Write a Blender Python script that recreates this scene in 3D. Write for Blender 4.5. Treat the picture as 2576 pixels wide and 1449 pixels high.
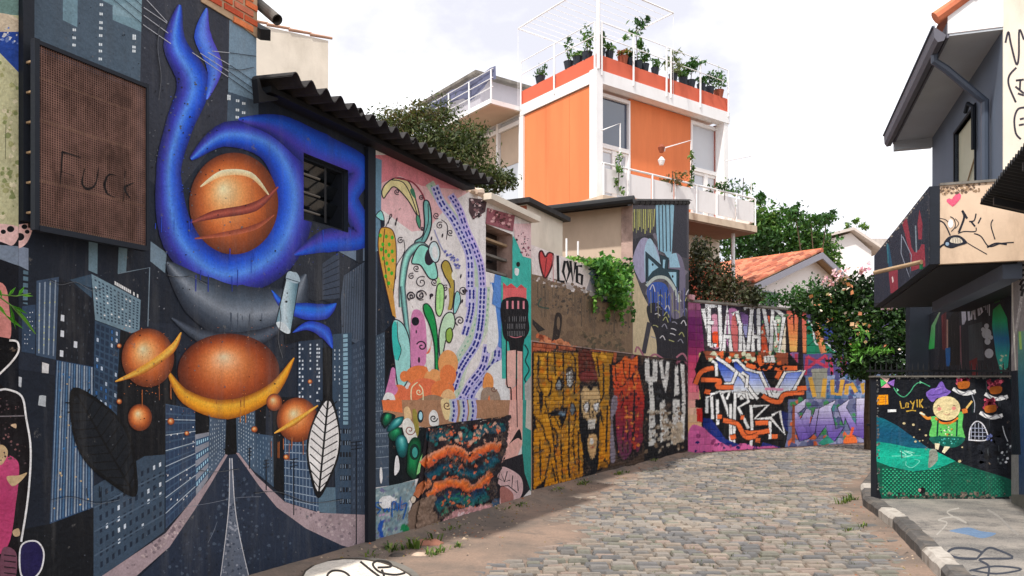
import bpy, bmesh, math, random
import numpy as np
from mathutils import Vector
random.seed(7); RNG = np.random.default_rng(7)
for o in list(bpy.data.objects): bpy.data.objects.remove(o)
SC = bpy.context.scene
COL = SC.collection
# ------------------------------------------------------------------ camera
EYE = 1.6; CX = 1288.0; HY = 982.1; FV = 1980.4     # photograph measured on a 2576 x 1449 grid
cam = bpy.data.cameras.new('camera'); camo = bpy.data.objects.new('camera', cam); COL.objects.link(camo)
camo.location = (0, 0, EYE); camo.rotation_euler = (math.radians(90), 0, 0)
cam.sensor_width = 36; cam.lens = 36 * FV / 2576; cam.shift_y = (HY - 724.5) / 2576
cam.clip_start = 0.05; cam.clip_end = 2000
SC.camera = camo
# ------------------------------------------------------------------ light
SUN_EL = math.radians(58); SUN_H = Vector((-.56, -.83)).normalized()
sdir = Vector((SUN_H.x * math.cos(SUN_EL), SUN_H.y * math.cos(SUN_EL), math.sin(SUN_EL)))
sl = bpy.data.lights.new('sun', 'SUN'); slo = bpy.data.objects.new('sun', sl); COL.objects.link(slo)
sl.energy = 2.7; sl.angle = math.radians(1.6); sl.color = (1.0, .95, .88)
slo.rotation_euler = sdir.to_track_quat('Z', 'Y').to_euler(); slo.location = (-8, -8, 14)
w = bpy.data.worlds.new('World'); SC.world = w; w.use_nodes = True
nt = w.node_tree; nt.nodes.clear()
def nn(t, k, **kw):
    n = t.nodes.new(k)
    for a, b in kw.items(): setattr(n, a, b)
    return n
sky = nn(nt, 'ShaderNodeTexSky', sky_type='NISHITA', sun_disc=False, sun_elevation=SUN_EL, sun_rotation=math.atan2(SUN_H.x, SUN_H.y))
tc = nn(nt, 'ShaderNodeTexCoord'); mp = nn(nt, 'ShaderNodeMapping'); mp.inputs['Scale'].default_value = (1, 1, 1.7); mp.inputs['Location'].default_value = (1.25, .4, .0)
ns = nn(nt, 'ShaderNodeTexNoise'); ns.inputs['Scale'].default_value = 2.1; ns.inputs['Detail'].default_value = 9; ns.inputs['Roughness'].default_value = .55
rp = nn(nt, 'ShaderNodeValToRGB'); rp.color_ramp.elements[0].position = .40; rp.color_ramp.elements[1].position = .68
rp.color_ramp.elements[0].color = (.0, .0, .0, 1); rp.color_ramp.elements[1].color = (1, 1, 1, 1)
mx = nn(nt, 'ShaderNodeMix', data_type='RGBA'); mx.inputs['B'].default_value = (11.6, 11.6, 11.7, 1)
gm = nn(nt, 'ShaderNodeMix', data_type='RGBA'); gm.inputs['Factor'].default_value = .88; gm.inputs['B'].default_value = (5.75, 5.7, 6.2, 1)
bg = nn(nt, 'ShaderNodeBackground'); bg.inputs['Strength'].default_value = .1
ow = nn(nt, 'ShaderNodeOutputWorld')
nt.links.new(tc.outputs['Generated'], mp.inputs['Vector']); nt.links.new(mp.outputs['Vector'], ns.inputs['Vector'])
nt.links.new(ns.outputs['Fac'], rp.inputs['Fac']); nt.links.new(rp.outputs['Color'], mx.inputs['Factor'])
nt.links.new(sky.outputs['Color'], gm.inputs['A']); nt.links.new(gm.outputs['Result'], mx.inputs['A'])
nt.links.new(mx.outputs['Result'], bg.inputs['Color']); nt.links.new(bg.outputs['Background'], ow.inputs['Surface'])
SC.view_settings.view_transform = 'Standard'; SC.view_settings.look = 'None'
SC.view_settings.exposure = 0.76; SC.view_settings.gamma = 1.0
SC.render.engine = 'CYCLES'; SC.cycles.transparent_max_bounces = 12
# ------------------------------------------------------------------ helpers
def lin(c):
    return tuple(((v / 255) / 12.92 if v / 255 <= .04045 else ((v / 255 + .055) / 1.055) ** 2.4) for v in c[:3])
def obj(name, mesh, mat=None, parent=None):
    o = bpy.data.objects.new(name, mesh); COL.objects.link(o)
    if mat is not None and not mesh.materials: mesh.materials.append(mat)
    if parent is not None:
        o.parent = parent
        r = parent; off = Vector((0, 0, 0))
        while r is not None: off += r.location; r = r.parent
        o.location = -off
    return o
def thing(name, label, cat, loc=(0, 0, 0), group=None):
    o = bpy.data.objects.new(name, None); COL.objects.link(o); o.location = loc
    o.empty_display_size = .2
    return tag(o, label, cat, group)
def tag(o, label, cat, group=None):
    o['label'] = label; o['category'] = cat
    if group: o['group'] = group
    return o
def struct(o): o['kind'] = 'structure'; return o
def stuff(o): o['kind'] = 'stuff'; return o
class MB:
    def __init__(s): s.v = []; s.f = []; s.c = []; s.smooth = False
    def add(s, vs, fs, col=None):
        b = len(s.v); s.v += [tuple(v) for v in vs]
        for f in fs: s.f.append(tuple(b + i for i in f)); s.c.append(col)
        return s
    def box8(s, p, col=None):
        return s.add(p, [(0, 3, 2, 1), (4, 5, 6, 7), (0, 1, 5, 4), (1, 2, 6, 5), (2, 3, 7, 6), (3, 0, 4, 7)], col)
    def box(s, a, b, col=None):
        x0, y0, z0 = a; x1, y1, z1 = b
        return s.box8([(x0, y0, z0), (x1, y0, z0), (x1, y1, z0), (x0, y1, z0), (x0, y0, z1), (x1, y0, z1), (x1, y1, z1), (x0, y1, z1)], col)
    def tube(s, pts, r, n=8, col=None, cap=True):
        pts = [Vector(p) for p in pts]
        rs = r if hasattr(r, '__len__') else [r] * len(pts)
        b = len(s.v); prev = None
        for i, p in enumerate(pts):
            d = (pts[min(i + 1, len(pts) - 1)] - pts[max(i - 1, 0)]).normalized()
            u = d.orthogonal().normalized() if prev is None else (prev - d * prev.dot(d)).normalized()
            prev = u; v = d.cross(u)
            for k in range(n):
                a = 2 * math.pi * k / n
                s.v.append(tuple(p + (u * math.cos(a) + v * math.sin(a)) * rs[i]))
        for i in range(len(pts) - 1):
            for k in range(n):
                k2 = (k + 1) % n
                s.f.append((b + i * n + k, b + i * n + k2, b + (i + 1) * n + k2, b + (i + 1) * n + k)); s.c.append(col)
        if cap:
            s.f.append(tuple(b + k for k in range(n))[::-1]); s.c.append(col)
            s.f.append(tuple(b + (len(pts) - 1) * n + k for k in range(n))); s.c.append(col)
        return s
    def bar(s, a, b, r, col=None): return s.tube([a, b], r, 6, col)
    def mesh(s, name):
        m = bpy.data.meshes.new(name); m.from_pydata(s.v, [], s.f); m.update()
        if any(c is not None for c in s.c):
            at = m.color_attributes.new('Col', 'FLOAT_COLOR', 'CORNER')
            tot = np.array([len(f) for f in s.f])
            cc = []
            for c, k in zip(s.c, tot): cc += [(*x, 1) for x in c] if isinstance(c, list) else [(*(c if c is not None else (.5, .5, .5)), 1)] * int(k)
            at.data.foreach_set('color', np.array(cc, dtype=np.float32).ravel())
        if s.smooth: m.polygons.foreach_set('use_smooth', [True] * len(m.polygons))
        return m
    def build(s, name, mat, parent=None): return obj(name, s.mesh(name), mat, parent)
def vn_(x, y):
    r = np.random.default_rng(12).random((128, 128)); i = np.floor(x).astype(int); j = np.floor(y).astype(int); u = x - i; v = y - j; u = u * u * (3 - 2 * u); v = v * v * (3 - 2 * v)
    g = lambda a, b: r[a % 128, b % 128]
    return (g(i, j) * (1 - u) + g(i + 1, j) * u) * (1 - v) + (g(i, j + 1) * (1 - u) + g(i + 1, j + 1) * u) * v
class Plane:                      # a vertical plane; s runs along d, off runs along n (towards the viewer's side)
    def __init__(s, p0, d, side):
        s.p = Vector((p0[0], p0[1], 0)); s.d = Vector((d[0], d[1], 0)).normalized()
        n = Vector((s.d.y, -s.d.x, 0)); s.n = n if n.dot(Vector((side[0], side[1], 0))) > 0 else -n
    def W(s, a, z, off=0): return s.p + s.d * a + s.n * off + Vector((0, 0, z))
    def sz(s, x, y, off=0):       # photo grid point -> (s, z) on the plane
        r = Vector(((x - CX) / FV, 1, (HY - y) / FV)); p = s.p + s.n * off
        t = p.dot(s.n) / r.dot(s.n); h = r * t
        return (h - p).dot(s.d), EYE + h.z
    def hit(s, x, y, off=0):
        a, z = s.sz(x, y, off); return s.W(a, z, off)
    def box(s, mb, a0, a1, z0, z1, o0, o1, col=None):
        q = [s.W(a, z, o) for z in (z0, z1) for a, o in ((a0, o0), (a1, o0), (a1, o1), (a0, o1))]
        if s.d.cross(s.n).z < 0: q = [q[i] for i in (3, 2, 1, 0, 7, 6, 5, 4)]
        return mb.box8(q, col)
    def quadpx(s, mb, pts, o0, o1, col=None):   # prism over a convex photo polygon on this plane
        a = [s.hit(x, y, o0) for x, y in pts]; sh = s.n * (o1 - o0)
        b = [p + sh for p in a]; n = len(a)
        return mb.add(a + b, [tuple(range(n))[::-1], tuple(range(n, 2 * n))] + [(i, (i + 1) % n, n + (i + 1) % n, n + i) for i in range(n)], col)
class Floor:                      # horizontal plane
    def __init__(s, z): s.z = z
    def hit(s, x, y, off=0):
        t = (EYE - s.z - off) * FV / (y - HY)
        return Vector(((x - CX) / FV * t, t, s.z + off))
def clip(poly, conv):
    n = len(conv); ar = sum(conv[i][0] * conv[(i + 1) % n][1] - conv[(i + 1) % n][0] * conv[i][1] for i in range(n))
    if ar < 0: conv = conv[::-1]
    out = poly
    for i in range(n):
        a = conv[i]; b = conv[(i + 1) % n]; inp = out; out = []
        if not inp: return []
        ex, ey = b[0] - a[0], b[1] - a[1]
        def sd(p): return ex * (p[1] - a[1]) - ey * (p[0] - a[0])
        for j in range(len(inp)):
            p = inp[j]; q = inp[(j + 1) % len(inp)]; sp = sd(p); sq = sd(q)
            if sp >= 0: out.append(p)
            if (sp >= 0) != (sq >= 0):
                t = sp / (sp - sq); out.append(tuple(p[k] + (q[k] - p[k]) * t for k in range(len(p))))
    return out
def smooth(pts, closed=True, k=5):
    n = len(pts); out = []
    rng = range(n) if closed else range(n - 1)
    for i in rng:
        if closed: p = [pts[(i + j) % n] for j in (-1, 0, 1, 2)]
        else: p = [pts[max(0, min(n - 1, i + j))] for j in (-1, 0, 1, 2)]
        for m in range(k):
            t = m / k
            out.append(tuple(.5 * (2 * p[1][a] + (p[2][a] - p[0][a]) * t + (2 * p[0][a] - 5 * p[1][a] + 4 * p[2][a] - p[3][a]) * t * t + (-p[0][a] + 3 * p[1][a] - 3 * p[2][a] + p[3][a]) * t ** 3) for a in (0, 1)))
    if not closed: out.append(tuple(pts[-1]))
    return out
def lerp(a, b, t): return tuple(x + (y - x) * t for x, y in zip(a, b))
class Paint:                      # flat wall painting: shapes measured in the photograph, laid on the wall's plane
    STEP = .00003
    def __init__(s, plane, regions=None, gain=1.0, seed=3):
        s.pl = plane; s.reg = regions; s.it = []; s.ly = 0; s.fr = (0, 0, 1); s.gain = gain; s.r = random.Random(seed)
    def X(s, pts): x0, y0, k = s.fr; return [(x0 + x * k, y0 + y * k) for x, y in pts]
    def raw(s, pts, c):
        s.it.append((s.ly, pts, tuple(min(.86, v ** 1.16 * 1.06 * s.gain) for v in lin(c))))
    def rawv(s, pts, cs):          # one colour per corner, blended
        g = [tuple(min(.86, v ** 1.16 * 1.06 * s.gain) for v in lin(c)) for c in cs]
        s.it.append((s.ly, [tuple(p[:2]) + k for p, k in zip(pts, g)], tuple(sum(k[i] for k in g) / len(g) for i in range(3))))
    def poly(s, pts, c): s.ly += 1; s.raw(s.X(pts), c); return s
    def sm(s, pts, c, k=5): s.ly += 1; s.raw(smooth(s.X(pts), True, k), c); return s
    def many(s, polys, c):
        s.ly += 1
        for p in polys: s.raw(s.X(p), c)
    def ell(s, cx, cy, rx, ry, c, rot=0, n=20):
        cr, sr = math.cos(rot), math.sin(rot)
        return s.poly([(cx + rx * math.cos(2 * math.pi * i / n) * cr - ry * math.sin(2 * math.pi * i / n) * sr, cy + rx * math.cos(2 * math.pi * i / n) * sr + ry * math.sin(2 * math.pi * i / n) * cr) for i in range(n)], c)
    def line(s, pts, wd, c, sm=True, taper=False, closed=False, k=5):
        p = s.X(pts); wd = wd * s.fr[2]
        if sm and len(p) > 2: p = smooth(p, closed, k)
        if closed: p = p + [p[0]]
        s.ly += 1; L = []; R = []
        for i, q in enumerate(p):
            a = p[max(0, i - 1)]; b = p[min(len(p) - 1, i + 1)]
            if closed and i in (0, len(p) - 1): a, b = p[-2], p[1]
            dx, dy = b[0] - a[0], b[1] - a[1]; l = math.hypot(dx, dy) or 1
            h = wd / 2 * ((1 - abs(2 * i / (len(p) - 1) - 1) * .8) if taper else 1)
            L.append((q[0] - dy / l * h, q[1] + dx / l * h)); R.append((q[0] + dy / l * h, q[1] - dx / l * h))
        for i in range(len(p) - 1): s.raw([L[i], L[i + 1], R[i + 1], R[i]], c)
        return s
    def out(s, pts, c, wd, oc, k=5):
        s.sm(pts, c, k); s.line(pts, wd, oc, True, False, True, k); return s
    def outp(s, pts, c, wd, oc):
        s.poly(pts, c); s.line(pts, wd, oc, False, False, True); return s
    def vgrad(s, pts, cs, n=12, sm=False, axis=1):          # colour bands along y (axis 1) or x (axis 0)
        p = s.X(pts)
        if sm: p = smooth(p)
        lo = min(q[axis] for q in p); hi = max(q[axis] for q in p); s.ly += 1
        for i in range(n):
            a = lo + (hi - lo) * i / n; b = lo + (hi - lo) * (i + 1) / n
            R = [(-9e3, a), (9e3, a), (9e3, b), (-9e3, b)] if axis else [(a, -9e3), (b, -9e3), (b, 9e3), (a, 9e3)]
            q = clip(p, R)
            t = (i + .5) / n * (len(cs) - 1); j = min(int(t), len(cs) - 2)
            if len(q) > 2:
                def cv(v):
                    t_ = max(0, min(1, (v - lo) / ((hi - lo) or 1))) * (len(cs) - 1); j_ = min(int(t_), len(cs) - 2); return lerp(cs[j_], cs[j_ + 1], t_ - j_)
                s.rawv(q, [cv(z[axis]) for z in q])
    def shade(s, pts, cs, foc, n=14, sm=True):              # airbrushed form: nested copies shrinking on a focus
        p = s.X(pts); f = s.X([foc])[0]
        if sm: p = smooth(p)
        s.ly += 1; m = len(p)
        def sc(k): return [(f[0] + (x - f[0]) * k, f[1] + (y - f[1]) * k) for x, y in p]
        def cv(t): u = t * (len(cs) - 1); j = min(int(u), len(cs) - 2); return lerp(cs[j], cs[j + 1], u - j)
        for i in range(n):
            A_ = sc(1 - i / n * .985); B_ = sc(1 - (i + 1) / n * .985); ca, cb = cv(i / n), cv((i + 1) / n)
            for k in range(m): s.rawv([A_[k], A_[(k + 1) % m], B_[(k + 1) % m], B_[k]], [ca, ca, cb, cb])
        s.raw(B_, cs[-1])
    def ribbon(s, pts, wds, cs, n=7, off=0.0):              # shaded thick stroke with varying width
        p = smooth(s.X(pts), False, 6); m = len(p)
        wv = [np.interp(i / (m - 1), np.linspace(0, 1, len(wds)), wds) * s.fr[2] for i in range(m)]
        nm = []
        for i in range(m):
            a = p[max(0, i - 1)]; b = p[min(m - 1, i + 1)]; dx, dy = b[0] - a[0], b[1] - a[1]; l = math.hypot(dx, dy) or 1
            nm.append((-dy / l, dx / l))
        s.ly += 1
        for j in range(n):
            u0 = j / n - .5; u1 = (j + 1) / n - .5
            def cv(x):
                if len(cs) == 1: return cs[0]
                t = x * (len(cs) - 1); q = min(int(t), len(cs) - 2); return lerp(cs[q], cs[q + 1], t - q)
            ca, cb = cv(j / n), cv((j + 1) / n)
            for i in range(m - 1):
                s.rawv([(p[a][0] + nm[a][0] * wv[a] * u, p[a][1] + nm[a][1] * wv[a] * u) for a, u in ((i, u0), (i + 1, u0), (i + 1, u1), (i, u1))], [ca, ca, cb, cb])
    def grid(s, q, nx, ny, c, fx=.6, fy=.6, prob=1.0, jit=0):   # q: four corners tl,tr,br,bl
        q = s.X(q); s.ly += 1
        def at(u, v): return lerp(lerp(q[0], q[1], u), lerp(q[3], q[2], u), v)
        for i in range(nx):
            for j in range(ny):
                if s.r.random() > prob: continue
                u0 = (i + (1 - fx) / 2) / nx; u1 = (i + (1 + fx) / 2) / nx; v0 = (j + (1 - fy) / 2) / ny; v1 = (j + (1 + fy) / 2) / ny
                s.raw([at(u0, v0), at(u1, v0), at(u1, v1), at(u0, v1)], c)
    def spiral(s, cx, cy, r, wd, c, turns=1.4, a0=0, dirn=1, asp=1.0):
        n = int(14 * turns)
        s.line([(cx + r * (1 - i / (n + 2)) * math.cos(a0 + dirn * i * 2 * math.pi * turns / n) * asp, cy + r * (1 - i / (n + 2)) * math.sin(a0 + dirn * i * 2 * math.pi * turns / n)) for i in range(n + 1)], wd, c, True, False, False, 2)
    def flecks(s, q, n, cols, r0=1, r1=3):
        q = s.X(q); k = s.fr[2]
        for c in cols:
            s.ly += 1
            for i in range(n // len(cols)):
                p = lerp(lerp(q[0], q[1], s.r.random()), lerp(q[3], q[2], s.r.random()), s.r.random()); v = s.r.random(); r = s.r.uniform(r0, r1) * k
                s.raw([(p[0] + r * math.cos(a + v) * s.r.uniform(.6, 1.3), p[1] + r * math.sin(a + v) * s.r.uniform(.6, 1.3)) for a in (0, 1.2, 2.3, 3.4, 4.6, 5.5)], c)
    def clipped(s):
        for l, p, c in s.it:
            if s.reg is None: yield l, p, c
            else:
                for R in s.reg:
                    q = clip(p, R)
                    if len(q) > 2: yield l, q, c
    def build(s, name, mat, parent, off=.002):
        mb = MB(); i = 0
        for l, p, c in s.clipped():
            i += 1; o = off + l * s.STEP + (i % 97) * 1e-7
            mb.add([s.pl.hit(x[0], x[1], o) for x in p], [tuple(range(len(p)))], [x[2:5] for x in p] if len(p[0]) > 2 else c)
        ob = mb.build(name, mat, parent); me = ob.data; bm = bmesh.new(); bm.from_mesh(me)
        bmesh.ops.dissolve_degenerate(bm, dist=1e-6, edges=bm.edges[:])
        nrm = s.pl.n if hasattr(s.pl, 'n') else Vector((0, 0, 1)); bm.normal_update()
        bmesh.ops.reverse_faces(bm, faces=[f for f in bm.faces if f.normal.dot(nrm) < 0])
        bm.to_mesh(me); bm.free()
        return ob
    def sample(s, U, V, base, wear=1.0, jit=.7):    # colour of the painting at photo-grid points
        C = np.tile(np.array(base, dtype=np.float32), (len(U), 1)); jr = np.random.default_rng(len(U)); U = U + jr.normal(size=len(U)) * jit; V = V + jr.normal(size=len(U)) * jit
        for l, p, c in sorted(s.it, key=lambda t: t[0]):
            P = np.array([x[:2] for x in p]); x0, y0 = P.min(0); x1, y1 = P.max(0)
            idx = np.where((U >= x0) & (U <= x1) & (V >= y0) & (V <= y1))[0]
            if not len(idx): continue
            u = U[idx]; v = V[idx]; ins = np.zeros(len(idx), bool); n = len(P)
            for i in range(n):
                ax, ay = P[i]; bx, by = P[i - 1]
                if ay == by: continue
                ins ^= ((ay > v) != (by > v)) & (u < (bx - ax) * (v - ay) / (by - ay) + ax)
            C[idx[ins]] = c
        g = jr.random(len(U)) * .35 + vn_(U * .05, V * .05) * .4 + vn_(U * .21, V * .21) * .25
        k = np.clip((g - .66) / .1, 0, .75)[:, None] * wear
        return C * (1 - k) + np.array(lin((112, 90, 76))) * k
# ------------------------------------------------------------------ materials
def mat_base(name, rough=.8, spec=.3):
    m = bpy.data.materials.new(name); m.use_nodes = True; t = m.node_tree
    b = t.nodes['Principled BSDF']; b.inputs['Roughness'].default_value = rough; b.inputs['Specular IOR Level'].default_value = spec
    return m, t, b
def coords(t, sc):
    g = nn(t, 'ShaderNodeTexCoord'); m = nn(t, 'ShaderNodeMapping'); m.inputs['Scale'].default_value = sc
    t.links.new(g.outputs['Object'], m.inputs['Vector']); return m.outputs['Vector']
def noise(t, vec, scale, det=4, rough=.6):
    n = nn(t, 'ShaderNodeTexNoise'); n.inputs['Scale'].default_value = scale; n.inputs['Detail'].default_value = det; n.inputs['Roughness'].default_value = rough
    t.links.new(vec, n.inputs['Vector']); return n.outputs['Fac']
def maprange(t, v, a, b, c, d):
    n = nn(t, 'ShaderNodeMapRange'); t.links.new(v, n.inputs['Value'])
    for k, x in zip(('From Min', 'From Max', 'To Min', 'To Max'), (a, b, c, d)): n.inputs[k].default_value = x
    return n.outputs['Result']
def mixc(t, f, a, b, mode='MIX'):
    n = nn(t, 'ShaderNodeMix', data_type='RGBA', blend_type=mode)
    for k, x in (('Factor', f), ('A', a), ('B', b)):
        if hasattr(x, 'node'): t.links.new(x, n.inputs[k])
        else: n.inputs[k].default_value = x if k == 'Factor' else (*x, 1)
    return n.outputs['Result']
def bump(t, b, hs, strength=.3, dist=.02):
    n = nn(t, 'ShaderNodeBump'); n.inputs['Strength'].default_value = strength; n.inputs['Distance'].default_value = dist
    t.links.new(hs, n.inputs['Height']); t.links.new(n.outputs['Normal'], b.inputs['Normal'])
def mat_rgb(name, c, rough=.8, var=.15, scale=6, bs=.25, bd=.01, spec=.3, dirt=None, dirt_amt=.5, stretch=(1, 1, 1), metal=0, bscale=40):
    m, t, b = mat_base(name, rough, spec); v = coords(t, stretch); n = noise(t, v, scale, 6)
    c = lin(c) if max(c) > 1.0 else c
    col = mixc(t, maprange(t, n, .3, .7, 0, 1), tuple(x * (1 - var) for x in c), tuple(min(.9, x * (1 + var)) for x in c))
    if dirt:
        n2 = noise(t, coords(t, (stretch[0] * 1.3, stretch[1] * 1.3, stretch[2] * .55)), scale * .55, 8, .7)
        col = mixc(t, maprange(t, n2, .48, .72, 0, dirt_amt), col, lin(dirt) if max(dirt) > 1 else dirt)
    t.links.new(col, b.inputs['Base Color']); b.inputs['Metallic'].default_value = metal
    if bs: bump(t, b, noise(t, coords(t, (1, 1, 1)), bscale, 5), bs, bd)
    return m
def mat_col(name, rough=.8, var=.1, scale=5, bs=.3, bd=.012, bscale=35, wear=0, wearc=(150, 140, 125), grime=.0, spec=.25):
    """coloured by the 'Col' attribute: paint or pieces of many colours"""
    m, t, b = mat_base(name, rough, spec)
    a = nn(t, 'ShaderNodeAttribute', attribute_name='Col').outputs['Color']
    v = coords(t, (1, 1, 1)); n = noise(t, v, scale, 8, .65)
    g = nn(t, 'ShaderNodeCombineColor'); f = maprange(t, n, .25, .75, 1 - var, 1 + var)
    for k in g.inputs: t.links.new(f, k)
    col = mixc(t, 1.0, a, g.outputs['Color'], 'MULTIPLY')
    fine = noise(t, v, bscale * 3, 3)
    g2 = nn(t, 'ShaderNodeCombineColor'); f2 = maprange(t, fine, .3, .7, 1 - var * .7, 1 + var * .7)
    for k in g2.inputs: t.links.new(f2, k)
    col = mixc(t, 1.0, col, g2.outputs['Color'], 'MULTIPLY')
    if wear:
        col = mixc(t, maprange(t, noise(t, v, 9, 9, .75), .63, .67, 0, wear), col, lin(wearc))
    if grime:
        st = noise(t, coords(t, (5, 5, .5)), 1.6, 7, .7)
        col = mixc(t, maprange(t, st, .5, .75, 0, grime), col, (.05, .045, .04))
        ds = noise(t, coords(t, (3.1, 3.1, .35)), 2.3, 8, .7); col = mixc(t, maprange(t, ds, .52, .78, 0, grime * .55), col, (.30, .29, .28))
    t.links.new(col, b.inputs['Base Color'])
    if name == 'sett_stone':
        col = mixc(t, maprange(t, noise(t, v, .8, 8, .6), .45, .7, 0, .55), col, (.06, .055, .05)); t.links.new(col, b.inputs['Base Color'])
    if bs: bump(t, b, noise(t, v, bscale, 6), bs, bd)
    return m
M = {}
M['paint'] = mat_col('wall_paint', .68, .22, 3, .6, .018, 22, .6, (110, 108, 106), .3)
M['paint_rough'] = mat_col('flaking_wall_paint', .85, .18, 9, .7, .03, 18, .7, (140, 122, 106), .16)
M['piece'] = mat_col('painted_brick', .85, .16, 12, .5, .008, 45, .35, (120, 100, 85), .22)
M['stone'] = mat_col('sett_stone', .7, .22, 30, .5, .006, 60, 0, spec=.35)
M['leafcol'] = None
def mat_leaf():
    m, t, b = mat_base('foliage_leaf', .55, .35)
    a = nn(t, 'ShaderNodeAttribute', attribute_name='Col').outputs['Color']
    t.links.new(a, b.inputs['Base Color'])
    tr = nn(t, 'ShaderNodeBsdfTranslucent'); t.links.new(mixc(t, 1, a, (1.0, 1.15, .5), 'MULTIPLY'), tr.inputs['Color'])
    ms = nn(t, 'ShaderNodeMixShader'); ms.inputs['Fac'].default_value = .28
    o = t.nodes['Material Output']; t.links.new(b.outputs[0], ms.inputs[1]); t.links.new(tr.outputs[0], ms.inputs[2]); t.links.new(ms.outputs[0], o.inputs['Surface'])
    return m
M['leafcol'] = mat_leaf()
M['concrete'] = mat_rgb('stained_concrete', (120, 115, 108), .85, .25, 3, .4, .01, dirt=(50, 48, 45), dirt_amt=.8)
M['cream'] = mat_rgb('cream_render', (226, 216, 200), .85, .06, 2.5, .3, .008, dirt=(150, 138, 118), dirt_amt=.35)
M['beige'] = mat_rgb('beige_render', (196, 176, 156), .85, .05, 2, .2, .006, dirt=(140, 122, 104), dirt_amt=.25)
M['white'] = mat_rgb('white_paint', (236, 236, 236), .6, .03, 3, .12, .004, dirt=(196, 190, 182), dirt_amt=.18)
M['orange'] = mat_rgb('orange_render', (222, 128, 80), .8, .08, 1.3, .2, .006, dirt=(200, 108, 66), dirt_amt=.5, stretch=(1.3, 1.3, .3))
M['red_orange'] = mat_rgb('red_orange_render', (206, 100, 74), .8, .07, 2, .2, .006)
M['roof_dark'] = mat_rgb('sooty_fibre_cement', (52, 50, 50), .9, .35, 5, .4, .01, dirt=(24, 24, 25), dirt_amt=.8)
M['dark'] = mat_rgb('dark_paint', (26, 32, 42), .7, .15, 4, .3, .008)
M['black'] = mat_rgb('black_iron', (26, 27, 30), .6, .2, 9, .2, .004)
M['rust'] = mat_rgb('rusty_wire', (122, 92, 82), .85, .45, 7, .2, .003, dirt=(60, 38, 30), dirt_amt=.9)
M['grey_house'] = mat_rgb('slate_grey_render', (104, 114, 130), .75, .05, 2, .12, .004)
M['soffit'] = mat_rgb('grey_soffit', (186, 192, 198), .75, .06, 2, .1, .003)
M['gutter'] = mat_rgb('slate_metal', (66, 76, 92), .45, .06, 3, .05, .002, spec=.5)
M['fascia'] = mat_rgb('brown_grey_fascia', (96, 96, 106), .6, .08, 3, .1, .003)
M['tile'] = mat_rgb('terracotta_tile', (208, 122, 88), .85, .25, 4, .4, .006, dirt=(150, 84, 62), dirt_amt=.6)
M['trunk'] = mat_rgb('bark', (84, 68, 54), .9, .3, 12, .6, .02)
M['pot'] = mat_rgb('black_plastic_pot', (40, 46, 56), .6, .1, 5, .05, .002)
M['pot_clay'] = mat_rgb('clay_pot', (150, 82, 60), .85, .15, 6, .2, .003)
M['steel'] = mat_rgb('galvanised_steel', (150, 152, 155), .4, .1, 9, .1, .002, spec=.6, metal=.6)
M['brick'] = mat_col('bare_brick', .9, .25, 14, .6, .008, 40)
M['mortar'] = mat_rgb('crumbling_mortar', (188, 160, 130), .95, .25, 9, .6, .012)
M['blind'] = mat_rgb('pale_blind', (196, 200, 206), .6, .04, 2, .05, .002)
M['wood'] = mat_rgb('raw_wood', (168, 142, 112), .8, .2, 8, .2, .003)
def mat_glass(name, c, rough=.06):
    m, t, b = mat_base(name, rough, .8); b.inputs['Base Color'].default_value = (*lin(c), 1); b.inputs['Coat Weight'].default_value = .6; b.inputs['Coat Roughness'].default_value = .03
    return m
M['glass'] = mat_glass('window_glass', (58, 70, 92)); M['glass_pale'] = mat_glass('curtained_glass', (186, 192, 200), .2)
M['glass_dark'] = mat_glass('unlit_glass', (22, 26, 30), .15)
# ------------------------------------------------------------------ planes of the place
L1 = Plane((-5.287, 0), (.488, 1), (1, -.4)); L3 = Plane((-5.793, 0), (.512, 1), (1, -.4))
L4 = Plane((5.27, 20.52), (1, .65), (0, -1)); R1 = Plane((4.93, 10.65), (1, 0), (0, -1))
BS = Plane((2.05, 0), (.325, 1), (-1, 0)); GW = Plane((2.95, 0), (.325, 1), (-1, 0))
BE = Plane((5.3, 10.0), (1, -.325), (0, -1)); GE = Plane((6.158, 9.87), (1, -.325), (0, -1))
OR = Plane((2.37, 22), (1.341, 1), (0, -1)); OL = Plane((2.37, 22), (-.744, 1), (-1, 0))
BW = Plane((2.5, 16.2), (-1, .512), (0, -1))
# ------------------------------------------------------------------ ground
gmat = mat_rgb('bare_soil', (120, 102, 84), .95, .2, .6, .4, .03)
gb = MB(); gb.add([(-300, -100, -.12), (300, -100, -.12), (300, 500, -.12), (-300, 500, -.12)], [(0, 1, 2, 3)])
struct(gb.build('ground', gmat))
rb = MB(); rb.add([(-5, 2, -.08), (13, 2, -.08), (13, 30, -.08), (-5, 30, -.08)], [(0, 1, 2, 3)])
road = struct(rb.build('road', mat_rgb('road_bed', (88, 78, 68), .95, .2, 3, .4, .02)))
KP = [(2.75, 4.0), (3.4, 6.0), (3.65, 6.79), (4.40, 9.11), (4.84, 10.85), (5.50, 12.43), (6.82, 14.9), (8.6, 17.6)]
def kx(y): return np.interp(y, [p[1] for p in KP], [p[0] for p in KP])
def lx(y): return np.interp(y, [4, 6.9, 10, 14.5, 18, 23], [-.7, .02, .85, 2.1, 3.3, 5.6])
def sstep(a, b, x): t = np.clip((x - a) / (b - a), 0, 1); return t * t * (3 - 2 * t)
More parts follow.
